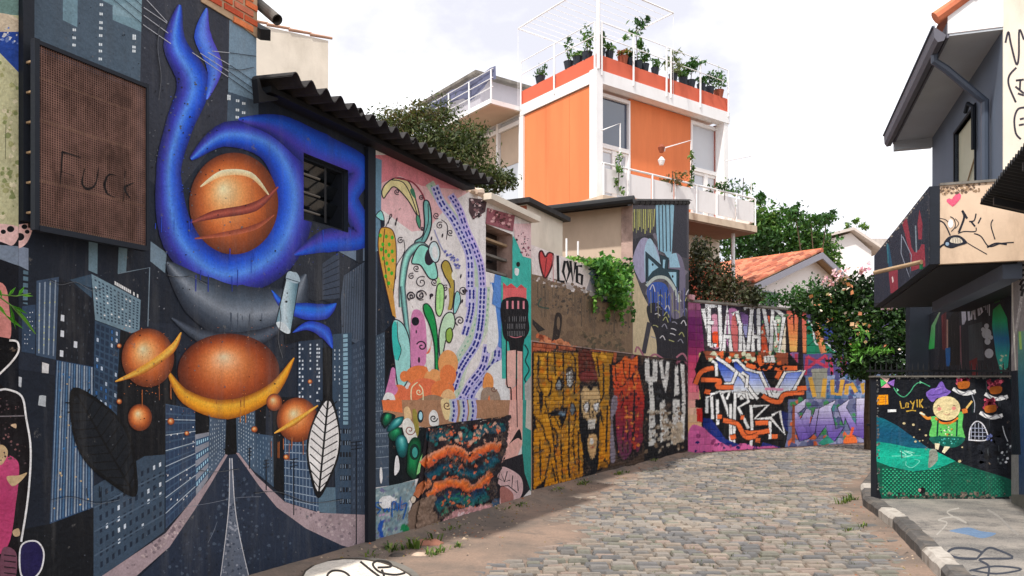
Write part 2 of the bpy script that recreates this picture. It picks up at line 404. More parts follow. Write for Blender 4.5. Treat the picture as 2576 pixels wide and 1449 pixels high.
def vnoise(x, y, f, seed):
    r = np.random.default_rng(seed).random((256, 256)); X = x * f; Y = y * f
    i = np.floor(X).astype(int); j = np.floor(Y).astype(int); u = X - i; v = Y - j; u = u * u * (3 - 2 * u); v = v * v * (3 - 2 * v)
    g = lambda a, b: r[a % 256, b % 256]
    return (g(i, j) * (1 - u) + g(i + 1, j) * u) * (1 - v) + (g(i, j + 1) * (1 - u) + g(i + 1, j + 1) * u) * v
def dirt_h(x, y):
    n = vnoise(x, y, 1.3, 1) * .55 + vnoise(x, y, 4, 2) * .3 + vnoise(x, y, 11, 3) * .15
    h = -.040 + sstep(-.55, .5, lx(y) - x + (n - .5) * 1.1) * .059
    h = h + sstep(.75, .05, kx(y) - x + (n - .5) * 1.0) * .051 * (y < 17)
    wl = (x - (.488 * y - 5.287)) * .899; wl3 = (x - (.512 * y - 5.793)) * .89; wd = np.where(y < 11.6, wl, wl3)
    h = h + sstep(.34, .0, wd + (n - .5) * .3) * .075 * (y < 20.2)
    return h + (n - .5) * .022
xs = np.arange(-4.5, 12.6, .085); ys = np.concatenate([np.arange(4.2, 13, .085), np.arange(13, 26, .17)])
GX, GY = np.meshgrid(xs, ys); GZ = dirt_h(GX, GY)
nx, ny = len(xs), len(ys)
me = bpy.data.meshes.new('road_dirt')
idx = np.arange(nx * ny).reshape(ny, nx)
fc = np.stack([idx[:-1, :-1], idx[:-1, 1:], idx[1:, 1:], idx[1:, :-1]], -1).reshape(-1, 4)
me.from_pydata(np.stack([GX, GY, GZ], -1).reshape(-1, 3).tolist(), [], fc.tolist()); me.polygons.foreach_set('use_smooth', [True] * len(me.polygons))
m, t, b = mat_base('packed_dirt', .9, .2); v = coords(t, (1, 1, 1))
c = mixc(t, maprange(t, noise(t, v, .9, 7, .6), .38, .62, 0, 1), lin((112, 102, 94)), lin((150, 128, 113)))
c = mixc(t, maprange(t, noise(t, v, 2.3, 9, .7), .52, .66, 0, .8), c, lin((100, 93, 88)))
c = mixc(t, maprange(t, noise(t, v, 40, 4, .7), .35, .75, 0, .45), c, lin((92, 82, 72)))
t.links.new(c, b.inputs['Base Color']); bump(t, b, noise(t, v, 28, 8, .7), .5, .02)
M['dirt'] = m
dirt = stuff(obj('road_dirt', me, m)); dirt['label'] = 'packed reddish dirt between and beside the paving setts'; dirt['category'] = 'dirt'
# setts ------------------------------------------------------------
SETC = [(142, 135, 127), (132, 128, 124), (152, 141, 128), (158, 144, 130), (124, 122, 122), (146, 136, 125), (156, 138, 126), (130, 128, 115), (118, 117, 117), (148, 140, 131)]
VAR = []
for i in range(30):
    r = random.Random(i); c = lin(SETC[i % 10]); k = r.uniform(.70, 1.0); c = tuple(x * k for x in c)
    q = [(-.5 + r.uniform(0, .05), -.5 + r.uniform(0, .09)), (.5 - r.uniform(0, .05), -.5 + r.uniform(0, .09)), (.5 - r.uniform(0, .05), .5 - r.uniform(0, .09)), (-.5 + r.uniform(0, .05), .5 - r.uniform(0, .09))]
    def ring(f, z): return [(x * f[0], y * f[1], z) for x, y in q]
    vs = ring((.96, .94), -.08) + ring((.96, .93), -.026) + [(x, y, z - r.uniform(0, .008)) for x, y, z in ring((.84, .76), 0)]
    fs = [(a, (a + 1) % 4, 4 + (a + 1) % 4, 4 + a) for a in range(4)] + [(4 + a, 4 + (a + 1) % 4, 8 + (a + 1) % 4, 8 + a) for a in range(4)] + [(8, 9, 10, 11)]
    VAR.append((vs, fs, c))
setts = []; y = 6.2; row = 0
while y < 23.5:
    pitch = random.uniform(.118, .142) * (1 + .02 * (y - 6)); x = lx(y) - 1.1 + random.random() * .2
    xe = min(kx(y) + .05, 10.6) if y < 17 else 10.6
    while x < xe:
        w_ = random.uniform(.15, .25)
        yy = y + pitch / 2 - .05 * (x - 2) + random.uniform(-.006, .006)
        u = CX + FV * x / yy; vv = HY + FV * EYE / yy
        Yw = 20.52 + .65 * (x - 5.27)
        if -80 < u < 2660 and yy < Yw - .1 and float(dirt_h(np.array(x + w_ / 2), np.array(yy))) < .012:
            setts.append((x + w_ / 2, yy, w_ - .008, pitch - .008, random.randrange(30), random.uniform(-.06, .03), random.uniform(-.010, .009) - (.016 if random.random() < .05 else 0), random.uniform(-.05, .05)))
        x += w_
    y += pitch; row += 1
def area(s): return s[2] * s[3] / s[1] ** 3
order = sorted(range(len(setts)), key=lambda i: -area(setts[i]) * (1 if 0 < CX + FV * setts[i][0] / setts[i][1] < 2576 and HY + FV * EYE / setts[i][1] < 1449 else .01))
VM = []
for vs, fs, c in VAR:
    q = MB(); q.add(vs, fs, c); mm = q.mesh('cobblestone'); mm.materials.append(M['stone']); VM.append(mm)
rest = MB()
for k, i in enumerate(order):
    x, yy, wx, wy, vi, rz, dz, tl = setts[i]
    if k < 300:
        o = bpy.data.objects.new('cobblestone', VM[vi]); COL.objects.link(o); o.parent = road; o.location = (x, yy, dz); o.scale = (wx, wy, 1); o.rotation_euler = (tl, tl * .5, rz)
    else:
        vs, fs, c = VAR[vi]; cr, sr = math.cos(rz), math.sin(rz)
        rest.add([(x + a * wx * cr - b_ * wy * sr, yy + a * wx * sr + b_ * wy * cr, dz + z + b_ * wy * tl) for a, b_, z in vs], fs, c)
stuff(rest.build('cobblestone_paving', M['stone'], road))
# ------------------------------------------------------------------ kerb and pavement
kerb = thing('kerb', 'kerb of stones painted white and black along the right pavement', 'kerb', (kx(8.0), 8, 0))
M['kwhite'] = mat_rgb('worn_white_kerb_paint', (178, 171, 162), .85, .16, 9, .6, .012, dirt=(112, 100, 88), dirt_amt=1.0)
M['kdark'] = mat_rgb('worn_dark_kerb_paint', (86, 83, 81), .85, .35, 7, .6, .012, dirt=(122, 112, 101), dirt_amt=.95)
KS = [(4.6, 5.6, 0), (5.6, 6.6, 0), (6.6, 7.38, 1), (7.38, 8.25, 0), (8.25, 9.12, 0), (9.12, 9.86, 1), (9.86, 10.85, 0), (10.85, 11.75, 0), (11.75, 12.43, 1), (12.43, 13.4, 0), (13.4, 14.4, 0), (14.4, 15.1, 1), (15.1, 16.2, 0), (16.2, 17.4, 0)]
for y0, y1, wh in KS:
    kb = MB(); n = 5; prof = [(0, -.1), (.0, .105), (.035, .142), (.16, .146), (.17, .11), (.17, -.1)]
    rings = []
    for i in range(n + 1):
        yy = y0 + .01 + (y1 - y0 - .02) * i / n; xx = float(kx(yy)); sl_ = (float(kx(yy + .05)) - float(kx(yy - .05))) / .1
        d = Vector((1, -sl_)).normalized(); jj = [random.uniform(-.006, .006) for _ in prof]
        rings.append([(xx + d.x * (a + j), yy + d.y * a, z + j) for (a, z), j in zip(prof, jj)])
    vs = sum(rings, []); k = len(prof)
    fs = [(i * k + a, (i + 1) * k + a, (i + 1) * k + a + 1, i * k + a + 1) for i in range(n) for a in range(k - 1)] + [tuple(range(k)), tuple(range(n * k, n * k + k))[::-1]]
    kb.add(vs, fs).build('kerb_stone', M['kwhite'] if wh else M['kdark'], kerb)
pv = MB(); yl = np.linspace(4.4, 17.4, 27); vs = []
for yy in yl: vs += [(float(kx(yy)) + .15, yy, .132), (14, yy, .132)]
pv.add(vs, [(2 * i, 2 * i + 1, 2 * i + 3, 2 * i + 2) for i in range(26)])
m, t, b = mat_base('worn_pavement_cement', .85, .25); v = coords(t, (1, 1, 1))
c = mixc(t, maprange(t, noise(t, v, 1.5, 8, .65), .36, .64, 0, 1), lin((84, 84, 84)), lin((142, 135, 127)))
c = mixc(t, maprange(t, noise(t, v, 3.1, 9, .75), .5, .62, 0, .85), c, lin((62, 62, 64)))
c = mixc(t, maprange(t, noise(t, v, 60, 3), .35, .7, 0, .35), c, lin((190, 182, 172)))
t.links.new(c, b.inputs['Base Color']); bump(t, b, noise(t, v, 35, 7, .7), .45, .01)
pave = struct(pv.build('pavement', m))
pp = Paint(Floor(.132), None, 1.0, 5); pp.fr = (1610, 1086.8, .375)
pp.sm([(2080, 660), (2200, 640), (2290, 665), (2390, 680), (2300, 712), (2200, 690), (2110, 672)], (112, 134, 160))
pp.line([(1990, 690), (2060, 610), (2000, 590), (2110, 570), (2190, 610), (2060, 540), (2140, 510)], 10, (168, 163, 156))
pp.line([(2330, 520), (2410, 570), (2480, 640), (2540, 690)], 14, (150, 146, 141))
pp.line([(2260, 850), (2140, 845), (2065, 815), (2110, 780), (2230, 785), (2300, 810)], 16, (66, 70, 80))
pp.line([(2260, 850), (2330, 780), (2400, 790), (2500, 845), (2280, 852), (2340, 900), (2330, 990)], 14, (66, 70, 80))
pp.line([(2210, 930), (2380, 900), (2560, 920), (2390, 950), (2220, 925)], 12, (66, 70, 80))
pp.line([(2200, 960), (2420, 985), (2560, 970)], 10, (66, 70, 80))
pp.build('pavement_scribbles', M['paint_rough'], pave, .001)
# ------------------------------------------------------------------ painted white oval on the ground by the wall
sgn = thing('painted_ground_oval', 'white oval with black lettering painted on ground at foot of the mural', 'ground painting', (-1.9, 6.9, 0))
gp = Paint(Floor(.07), None, 1.0, 6); gp.fr = (483, 966, 1/3)
gp.ell(1270, 1510, 452, 196, (84, 76, 68), .1); gp.ell(1270, 1512, 438, 186, (222, 214, 202), .1)
for pts in ([(1050, 1500), (1020, 1450), (1060, 1410), (1140, 1415), (1190, 1455), (1180, 1510), (1100, 1530), (1050, 1500)],
            [(1270, 1340), (1390, 1435), (1450, 1470), (1440, 1420), (1430, 1400)],
            [(1400, 1385), (1500, 1378), (1480, 1345), (1400, 1335), (1365, 1365), (1420, 1420), (1530, 1440), (1610, 1425)]): gp.line(pts, 17, (52, 48, 46))
gp.build('lettered_disc', M['paint_rough'], sgn, .001)
dk = MB(); c0 = Floor(.068); el = [c0.hit(483 + (1270 + 470 * math.cos(a)) / 3, 966 + (1512 + 206 * math.sin(a)) / 3) for a in [i * math.pi / 16 for i in range(32)]]
dk.add(el + [p + Vector((0, 0, -.1)) for p in el], [tuple(range(32))[::-1]] + [(i, (i + 1) % 32, 32 + (i + 1) % 32, 32 + i) for i in range(32)])
dk.build('cement_pad', M['concrete'], sgn)
# ------------------------------------------------------------------ left building with the city mural
def pv(pl, s, z, off=0):
    p = pl.W(s, z, off); return (CX + FV * p.x / p.y, HY - FV * (p.z - EYE) / p.y)
def S1(u): return L1.sz(u, 900)[0]
bld = thing('mural_building', 'dark two storey building covered by a night city mural, corrugated eave', 'building', (-2.5, 5.8, 0))
Z_E = 4.06; ZT = 6.2
sA, sB, sC, sD = S1(-230), S1(76), S1(645), S1(926)
w0, w1 = S1(764), S1(876); wz1 = L1.sz(764, 384)[1]; wz0 = L1.sz(764, 553)[1]
M['plaster'] = mat_rgb('dark_painted_plaster', (46, 54, 68), .8, .15, 4, .4, .012)
wb = MB()
L1.box(wb, sB - .3, sC, -.1, ZT, -.3, 0)
L1.box(wb, sC, w0, -.1, Z_E, -.3, 0); L1.box(wb, w1, sD, -.1, Z_E, -.3, 0)
L1.box(wb, w0, w1, -.1, wz0, -.3, 0); L1.box(wb, w0, w1, wz1, Z_E, -.3, 0)
wb.build('wall', M['plaster'], bld)
bk = MB(); L1.box(bk, sC - .25, sC, Z_E - .3, ZT, -4, -.3); bk.build('end_wall', M['plaster'], bld)
def band(u0, u1, ya, yb):      # photo strip between two heights of the wall plane
    return [(u0, ya), (u1, ya), (u1, yb), (u0, yb)]
def zline(u, z): return pv(L1, S1(u), z)[1]
def wreg(u0, u1, za, zb): return [(u0, zline(u0, zb)), (u1, zline(u1, zb)), (u1, zline(u1, za)), (u0, zline(u0, za))]
regs = [wreg(47, 645, -.05, ZT), wreg(645, 764, -.05, Z_E), wreg(876, 918, -.05, Z_E), wreg(764, 876, -.05, wz0), wreg(764, 876, wz1, Z_E)]
P = Paint(L1, regs, 1.12, 11)
A = (0, 0, 1/3); B = (0, 483, 1/3); C = (0, 966, 1/3); D = (483, 0, 1/3); E = (483, 483, 1/3); FF = (483, 966, 1/3)
P.fr = A
P.poly([(100, -900), (3000, -900), (3000, 5200), (100, 5200)], (40, 48, 62))
P.poly([(235, -700), (1085, -700), (1085, 0), (1058, 640), (320, 330), (230, 285)], (84, 100, 114))
P.poly([(478, -400), (590, -400), (584, 205), (474, 152)], (120, 148, 160))
P.poly([(700, -300), (1085, -300), (1066, 240), (850, 150), (850, 40), (775, 5)], (124, 152, 163))
P.poly([(850, 40), (1085, 0), (1075, 150), (850, 110)], (136, 162, 172))
P.poly([(1085, -700), (1950, -700), (1740, 180), (1722, 960), (1300, 1500), (1055, 1300), (1058, 640)], (60, 64, 75))
P.poly([(1740, -300), (2000, -300), (1950, 765), (1722, 692)], (126, 148, 164))
P.poly([(1722, 692), (1950, 765), (1950, 1000), (1712, 960)], (82, 98, 114))
for x, ys in ((765, (35, 105, 170, 212, 268, 335, 385, 445)), (565, (225, 285, 340)), (1018, (270, 290, 355, 385)), (1742, (725, 745)), (1808, (760, 830, 885)), (1855, (780, 850))):
    for y in ys: P.many([[(x - 12 - y * .02, y - 11), (x - 1 - y * .02, y - 10), (x - 1 - y * .02, y + 10), (x - 12 - y * .02, y + 9)], [(x + 2 - y * .02, y - 9), (x + 13 - y * .02, y - 8), (x + 13 - y * .02, y + 11), (x + 2 - y * .02, y + 10)]], (214, 222, 228))
P.fr = B
P.poly([(60, 250), (1400, 380), (1400, 1000), (60, 900)], (34, 42, 55))
P.poly([(670, 345), (737, 362), (735, 620), (668, 590)], (112, 136, 148)); P.poly([(897, 398), (962, 410), (952, 602), (888, 616)], (112, 136, 148))
P.poly([(1137, 372), (1258, 460), (1246, 612), (1134, 522)], (122, 142, 156))
P.line([(890, 616), (1130, 570), (1116, 1015)], 8, (126, 142, 154), False)
P.poly([(0, 375), (215, 425), (215, 592), (-40, 460)], (132, 143, 160)); P.poly([(176, 590), (214, 600), (208, 850), (172, 840)], (96, 120, 134))
P.grid([(168, 600), (216, 610), (212, 850), (166, 850)], 1, 5, (30, 38, 50), 1.1, .35)
P.sm([(-30, 240), (100, 250), (235, 235), (245, 280), (205, 380), (140, 425), (60, 400), (-30, 320)], (226, 192, 188))
for x, y, r in ((80, 280, 28), (150, 338, 34), (185, 262, 22), (25, 300, 20), (205, 300, 18), (128, 275, 9), (90, 318, 12)): P.ell(x, y, r, r * .85, (24, 24, 30))
P.poly([(168, 862), (268, 850), (265, 1222), (162, 1205)], (56, 74, 96)); P.grid([(180, 900), (255, 890), (252, 1200), (178, 1190)], 4, 9, (212, 218, 226), .28, .22, .5)
P.poly([(275, 670), (445, 640), (422, 1266), (272, 1232)], (70, 88, 110))
P.grid([(280, 680), (440, 655), (420, 1250), (275, 1222)], 4, 1, (146, 158, 172), .26, .97); P.grid([(280, 690), (440, 660), (420, 1240), (275, 1210)], 4, 12, (190, 196, 150), .2, .25, .25)
P.poly([(530, 662), (692, 620), (692, 800)], (62, 84, 103))
P.poly([(445, 640), (712, 812), (700, 1325), (424, 1268)], (25, 31, 43)); P.grid([(450, 680), (700, 830), (690, 1300), (435, 1250)], 6, 9, (66, 74, 86), .12, .35, .3)
for x, y in ((472, 950), (470, 1068), (465, 1218), (570, 1150)): P.poly([(x - 12, y - 25), (x + 14, y - 20), (x + 12, y + 28), (x - 14, y + 22)], (212, 216, 222))
P.poly([(690, 618), (1062, 815), (1052, 1050), (990, 1065), (718, 965)], (122, 146, 159))
P.grid([(705, 645), (1055, 830), (1045, 1045), (725, 950)], 12, 11, (58, 76, 92), .5, .55, .92); P.grid([(705, 645), (1055, 830), (1045, 1045), (725, 950)], 12, 11, (226, 232, 236), .45, .45, .14)
for i in range(13):
    if i in (9, 11): continue
    P.poly([(865 + i * 14, 672 + i * 8), (876 + i * 14, 678 + i * 8), (876 + i * 14, 704 + i * 8), (865 + i * 14, 698 + i * 8)], (224, 228, 232))
P.poly([(716, 970), (908, 1040), (885, 1900), (700, 1800)], (60, 82, 104)); P.grid([(722, 985), (900, 1050), (880, 1880), (705, 1780)], 5, 16, (40, 58, 80), .72, .7); P.grid([(722, 985), (900, 1050), (880, 1880), (705, 1780)], 5, 16, (176, 190, 206), .42, .55, .22); P.grid([(722, 985), (900, 1050), (880, 1880), (705, 1780)], 5, 16, (54, 104, 156), .42, .55, .12)
P.poly([(908, 1040), (1000, 1078), (1330, 1150), (1330, 2100), (880, 2100), (885, 1460)], (15, 19, 27))
P.fr = C
P.poly([(60, -130), (425, -62), (372, 1100), (60, 1100)], (30, 38, 51))
P.poly([(318, 85), (348, 90), (344, 172), (288, 160), (296, 88)], (176, 182, 186)); P.poly([(318, -165), (370, -150), (366, -80), (316, -85)], (206, 206, 206)); P.poly([(122, -60), (165, -50), (160, 25), (120, 10)], (186, 190, 194))
P.poly([(425, -182), (702, -130), (706, 932), (375, 1056)], (52, 78, 108))
for i in range(15): P.line([(435 + i * 18.4, -175 + i * 3.5), (388 + i * 21.8, 1040 - i * 7.8)], 7 + (i % 3) * 2, ((132, 152, 172), (84, 120, 152), (150, 160, 170))[i % 3], False)
P.flecks([(420, -100), (700, -100), (700, 900), (390, 1000)], 40, [(196, 176, 140), (60, 120, 170)], 5, 10)
P.poly([(375, 1056), (708, 932), (708, 1900), (100, 1900), (150, 1100)], (19, 24, 32))
P.poly([(706, 772), (1090, 545), (1246, 532), (1240, 1112), (780, 1449), (640, 1800), (706, 1449)], (68, 86, 104))
P.grid([(735, 800), (1230, 560), (1235, 1080), (745, 1420)], 11, 7, (36, 50, 68), .42, .5, .92); P.grid([(735, 800), (1230, 560), (1235, 1080), (745, 1420)], 11, 7, (206, 216, 226), .36, .42, .2)
for k in (.22, .5, .78): P.line([(712, 790 + 650 * k), (1240, 545 + 560 * k)], 12, (86, 104, 122), False)
P.poly([(1250, 150), (1472, 190), (1478, 852), (1250, 1092)], (70, 92, 116))
P.grid([(1250, 150), (1472, 190), (1478, 852), (1250, 1092)], 7, 13, (52, 70, 96), .84, .8)
for k in range(1, 8): P.line([(1250, 150 + k * 118), (1476, 190 + k * 83)], 6, (170, 182, 192), False)
P.grid([(1255, 160), (1470, 200), (1470, 840), (1255, 1080)], 9, 18, (226, 232, 236), .3, .26, .13)
P.poly([(1472, 185), (1582, 205), (1582, 370), (1476, 382)], (14, 18, 26)); P.poly([(1472, 382), (1582, 362), (1582, 702), (1480, 852)], (142, 146, 156))
for k in range(4): P.poly([(1476, 420 + k * 105), (1578, 390 + k * 78), (1578, 432 + k * 78), (1476, 475 + k * 105)], (58, 92, 124)); P.grid([(1480, 425 + k * 105), (1575, 395 + k * 78), (1575, 425 + k * 78), (1480, 470 + k * 105)], 6, 1, (170, 206, 222), .5, .7)
P.poly([(1582, 210), (1712, 240), (1708, 542), (1570, 720)], (80, 98, 118)); P.grid([(1585, 220), (1705, 250), (1700, 520), (1575, 690)], 8, 13, (190, 202, 212), .22, .42, .8)
P.poly([(1708, 240), (1794, 240), (1784, 536), (1698, 536)], (9, 11, 17))
P.fr = FF
P.poly([(330, 180), (476, 190), (480, 670), (340, 525)], (80, 100, 120)); P.grid([(345, 200), (470, 210), (474, 640), (345, 510)], 7, 13, (186, 198, 208), .25, .42, .85)
P.poly([(474, 100), (560, 100), (556, 382), (480, 374)], (15, 19, 27)); P.poly([(478, 374), (618, 392), (618, 780), (478, 665)], (68, 90, 112)); P.grid([(485, 385), (612, 400), (612, 760), (485, 655)], 6, 9, (130, 150, 168), .2, .5, .8)
P.poly([(610, 100), (790, 100), (790, 360), (696, 362), (696, 845), (616, 782)], (15, 20, 29))
P.poly([(694, 362), (880, 330), (965, 600), (962, 968), (696, 888)], (60, 82, 108))
for k in range(9): P.line([(697, 400 + k * 58), (962, 395 + k * 66)], 6, (158, 172, 186), False)
for k in range(10): P.line([(705 + k * 26, 365), (708 + k * 26, 890 + k * 8)], 5, (130, 148, 168), False)
P.poly([(955, 780), (1095, 780), (1095, 985), (955, 966)], (98, 122, 138))
P.fr = E
P.sm([(700, 380), (830, 280), (1000, 285), (1075, 330), (1085, 800), (985, 815), (880, 800), (760, 560)], (50, 55, 65))
P.poly([(1065, 340), (1320, 290), (1320, 520), (1240, 520), (1110, 450)], (114, 130, 148)); P.poly([(1238, 215), (1294, 215), (1290, 540), (1238, 530)], (42, 50, 62))
P.poly([(985, 540), (1112, 450), (1116, 802), (985, 812)], (68, 78, 94))
for k in range(6): P.line([(988, 575 + k * 42), (1112, 505 + k * 52)], 7, (38, 44, 56), False)
P.poly([(1112, 450), (1246, 540), (1146, 632), (1116, 802)], (43, 50, 62)); P.poly([(1146, 632), (1320, 515), (1320, 1110), (1250, 1152), (1130, 1085), (1122, 800)], (84, 96, 112))
for k in range(9): P.line([(1155 + k * 18, 628 - k * 12), (1140 + k * 18, 1090 + k * 4)], 5, (54, 64, 78), False)
P.poly([(700, 1000), (985, 1000), (985, 1110), (800, 1130), (700, 1150)], (20, 25, 34)); P.poly([(800, 1130), (988, 1108), (985, 1820), (795, 1820)], (48, 64, 84))
for x in (812, 835, 893, 945, 960): P.grid([(x - 8, 1140), (x + 8, 1138), (x + 8, 1800), (x - 8, 1800)], 1, 22, (206, 214, 222), .7, .5, .6)
P.poly([(985, 1180), (1062, 1160), (1058, 1700), (988, 1700)], (15, 19, 26)); P.poly([(1060, 1075), (1205, 1060), (1200, 2430), (1090, 2430), (1060, 1700)], (64, 84, 104))
P.grid([(1140, 1070), (1175, 1066), (1180, 1760), (1140, 1760)], 1, 20, (142, 174, 190), .95, .72); P.grid([(1060, 1180), (1130, 1180), (1130, 1740), (1060, 1740)], 2, 18, (190, 202, 212), .2, .5, .7)
P.grid([(1112, 1760), (1202, 1760), (1202, 2380), (1112, 2380)], 4, 7, (26, 34, 46), .7, .42); P.grid([(1115, 1765), (1200, 1765), (1200, 2375), (1115, 2375)], 5, 7, (132, 148, 164), .3, .32, .6)
P.poly([(1205, 1155), (1320, 1090), (1320, 2440), (1202, 2430)], (64, 78, 96)); P.grid([(1215, 1180), (1310, 1140), (1310, 2400), (1215, 2400)], 6, 26, (96, 112, 130), .35, .5, .7)
P.fr = FF
P.poly([(258, 535), (342, 528), (500, 760), (640, 930), (860, 1090), (1130, 1218), (1320, 1268), (1320, 1900), (-900, 1900), (-500, 1560), (-170, 1230), (20, 925), (140, 725)], (44, 55, 73))
P.flecks([(250, 700), (420, 700), (1000, 1500), (-400, 1500)], 260, [(62, 74, 92), (34, 44, 60), (78, 90, 106)], 4, 15)
P.poly([(252, 530), (270, 536), (150, 740), (20, 950), (-170, 1230), (-420, 1449), (-640, 1700), (-900, 1700), (-680, 1449), (-200, 1125), (30, 842), (130, 720)], (164, 148, 152))
P.poly([(332, 520), (352, 520), (482, 690), (700, 890), (960, 972), (1320, 988), (1320, 1268), (1130, 1218), (860, 1090), (640, 930), (500, 760)], (166, 149, 153))
P.flecks([(700, 930), (1300, 1000), (1300, 1240), (1000, 1120)], 60, [(184, 168, 170), (140, 126, 132)], 5, 14)
P.flecks([(-160, 1100), (0, 960), (-100, 1150), (-560, 1449)], 60, [(190, 174, 174), (136, 122, 128)], 5, 14)
P.poly([(284, 560), (302, 560), (322, 900), (360, 1150), (440, 1500), (460, 1700), (190, 1700), (215, 1449), (255, 1150), (280, 880)], (104, 112, 126))
P.flecks([(280, 900), (320, 900), (430, 1500), (215, 1500)], 90, [(150, 154, 164), (70, 80, 96)], 4, 12)
P.line([(302, 560), (322, 900), (360, 1150), (440, 1500)], 6, (196, 196, 200)); P.line([(284, 560), (280, 880), (255, 1150), (215, 1460)], 6, (196, 196, 200))
P.line([(-60, 930), (130, 900), (330, 860), (520, 850)], 3, (126, 132, 144)); P.line([(120, 1200), (160, 1120), (190, 1040)], 4, (110, 118, 132))
for x, y0, y1, h in ((435, 480, 640, 18), (560, 570, 800, 22), (768, 560, 990, 30), (1240, 430, 1210, 42)):
    P.line([(x, y0), (x, y1)], 8, (24, 30, 42), False)
    for k in range(3): P.line([(x - h, y0 + 12 + k * 26), (x + h, y0 + 2 + k * 26)], 6, (24, 30, 42), False)
# large airbrushed planets, waves and leaves in the middle of the mural (free abstract forms)
P.fr = (0, 0, 1)
def disc(cx, cy, rx, ry, cs, fx=-.3, fy=-.35, n=8): P.shade([(cx + rx * math.cos(t), cy + ry * math.sin(t)) for t in np.linspace(0, 2 * math.pi, 17)[:-1]], cs, (cx + rx * fx, cy + ry * fy), n)
TN = [(108, 56, 34), (190, 106, 54), (232, 164, 104), (246, 216, 176)]; BW_ = [(24, 44, 130), (36, 92, 204), (92, 146, 230), (62, 66, 172), (30, 36, 104)]
P.ribbon([(452, 12), (440, 110), (486, 210), (450, 320), (424, 440), (452, 600), (560, 690), (690, 640), (742, 500), (690, 372), (570, 338), (480, 400)], [8, 60, 84, 70, 62, 92, 104, 110, 100, 84, 64, 10], BW_, 8)
P.ribbon([(520, 20), (510, 90), (540, 170), (520, 250)], [4, 44, 40, 4], [(84, 72, 184), (104, 152, 234), (40, 80, 190)], 5)
P.ribbon([(600, 300), (700, 318), (800, 380), (905, 425), (880, 500), (912, 590), (820, 606), (740, 640)], [6, 60, 96, 60, 44, 60, 60, 6], [(24, 58, 156), (34, 100, 206), (84, 72, 180), (28, 40, 110)], 7)
disc(588, 512, 112, 128, TN, -.25, -.3, 10)
P.ribbon([(480, 560), (540, 540), (640, 520), (700, 470)], [3, 22, 24, 3], [(120, 56, 50), (176, 96, 80), (110, 50, 48)], 4)
P.ribbon([(490, 600), (560, 590), (640, 572), (690, 540)], [3, 12, 14, 3], [(140, 70, 52), (190, 110, 80)], 3)
P.ribbon([(504, 470), (560, 436), (630, 440), (676, 490)], [3, 16, 14, 3], [(246, 226, 196), (236, 190, 140)], 3)
P.ribbon([(420, 660), (500, 742), (600, 790), (720, 770), (770, 690)], [8, 110, 150, 110, 8], [(44, 52, 64), (84, 96, 110), (138, 146, 156), (70, 80, 94), (36, 42, 54)], 8)
P.ribbon([(432, 800), (520, 850), (640, 852), (740, 800)], [4, 40, 44, 4], [(40, 46, 58), (96, 106, 120), (40, 46, 58)], 5)
disc(575, 935, 128, 96, [(92, 44, 28), (166, 84, 42), (214, 138, 84), (240, 206, 172)], -.1, -.4, 10)
P.ribbon([(420, 930), (470, 1000), (572, 1030), (680, 986), (740, 900)], [3, 36, 50, 36, 3], [(150, 92, 22), (238, 176, 62), (226, 160, 40), (160, 96, 22)], 6)
disc(372, 900, 66, 74, TN, -.2, -.3, 9); P.ribbon([(290, 960), (360, 930), (430, 880), (456, 836)], [3, 20, 20, 3], [(228, 160, 60), (240, 190, 90), (170, 100, 30)], 4)
disc(352, 1050, 30, 34, TN, -.2, -.3, 7); disc(748, 1056, 52, 56, TN, -.2, -.3, 8); P.ribbon([(690, 1090), (740, 1062), (800, 1020)], [3, 16, 3], [(228, 160, 60), (240, 190, 90), (170, 100, 30)], 4); disc(690, 1012, 20, 22, TN, -.2, -.3, 6)
for x_, y_, r_ in ((430, 1060, 9), (300, 1010, 7), (470, 1090, 6), (640, 1080, 8), (720, 1150, 7), (780, 960, 6), (300, 870, 6)): disc(x_, y_, r_, r_, TN, -.2, -.3, 4)
def leaf(cx, cy, L_, w_, rot, c1, c2, ribs):
    cr, sr = math.cos(rot), math.sin(rot); T = lambda x, y: (cx + x * cr - y * sr, cy + x * sr + y * cr)
    P.sm([T(0, -L_), T(w_ * .8, -L_ * .45), T(w_, .1 * L_), T(w_ * .55, L_ * .65), T(0, L_), T(-w_ * .55, L_ * .65), T(-w_, .1 * L_), T(-w_ * .8, -L_ * .45)], c2); k = .88
    P.sm([T(0, -L_ * k), T(w_ * .72, -L_ * .42), T(w_ * k, .1 * L_), T(w_ * .47, L_ * .6), T(0, L_ * k), T(-w_ * .47, L_ * .6), T(-w_ * k, .1 * L_), T(-w_ * .72, -L_ * .42)], c1)
    P.line([T(0, -L_ * .9), T(0, L_ * .9)], 5, c2, False)
    for i in range(-5, 6):
        y = i * L_ * .15; h = w_ * .8 * math.sqrt(max(.05, 1 - (y / L_) ** 2))
        if ribs: P.line([T(-h, y - 16), T(0, y + 8), T(h, y - 16)], 3, c2, False)
leaf(262, 1112, 158, 66, -.52, (26, 32, 40), (10, 12, 17), True); leaf(814, 1122, 132, 42, .1, (224, 222, 220), (16, 18, 24), True)
P.fr = E
P.ribbon([(600, 740), (700, 860), (860, 900), (1000, 900), (1090, 840)], [4, 70, 130, 120, 6], [(24, 50, 150), (42, 122, 214), (60, 110, 220), (40, 50, 150)], 6)
P.ribbon([(760, 1060), (880, 1010), (1000, 1060), (1060, 1180)], [4, 70, 100, 6], [(30, 60, 170), (64, 118, 222), (40, 50, 150)], 6)
P.poly([(705, 640), (815, 660), (745, 1065), (690, 1060), (630, 990)], (36, 44, 56)); P.vgrad([(716, 650), (806, 672), (742, 1056), (636, 985)], [(92, 130, 146), (206, 220, 226), (150, 178, 188), (70, 104, 120)], 8, False, 0)
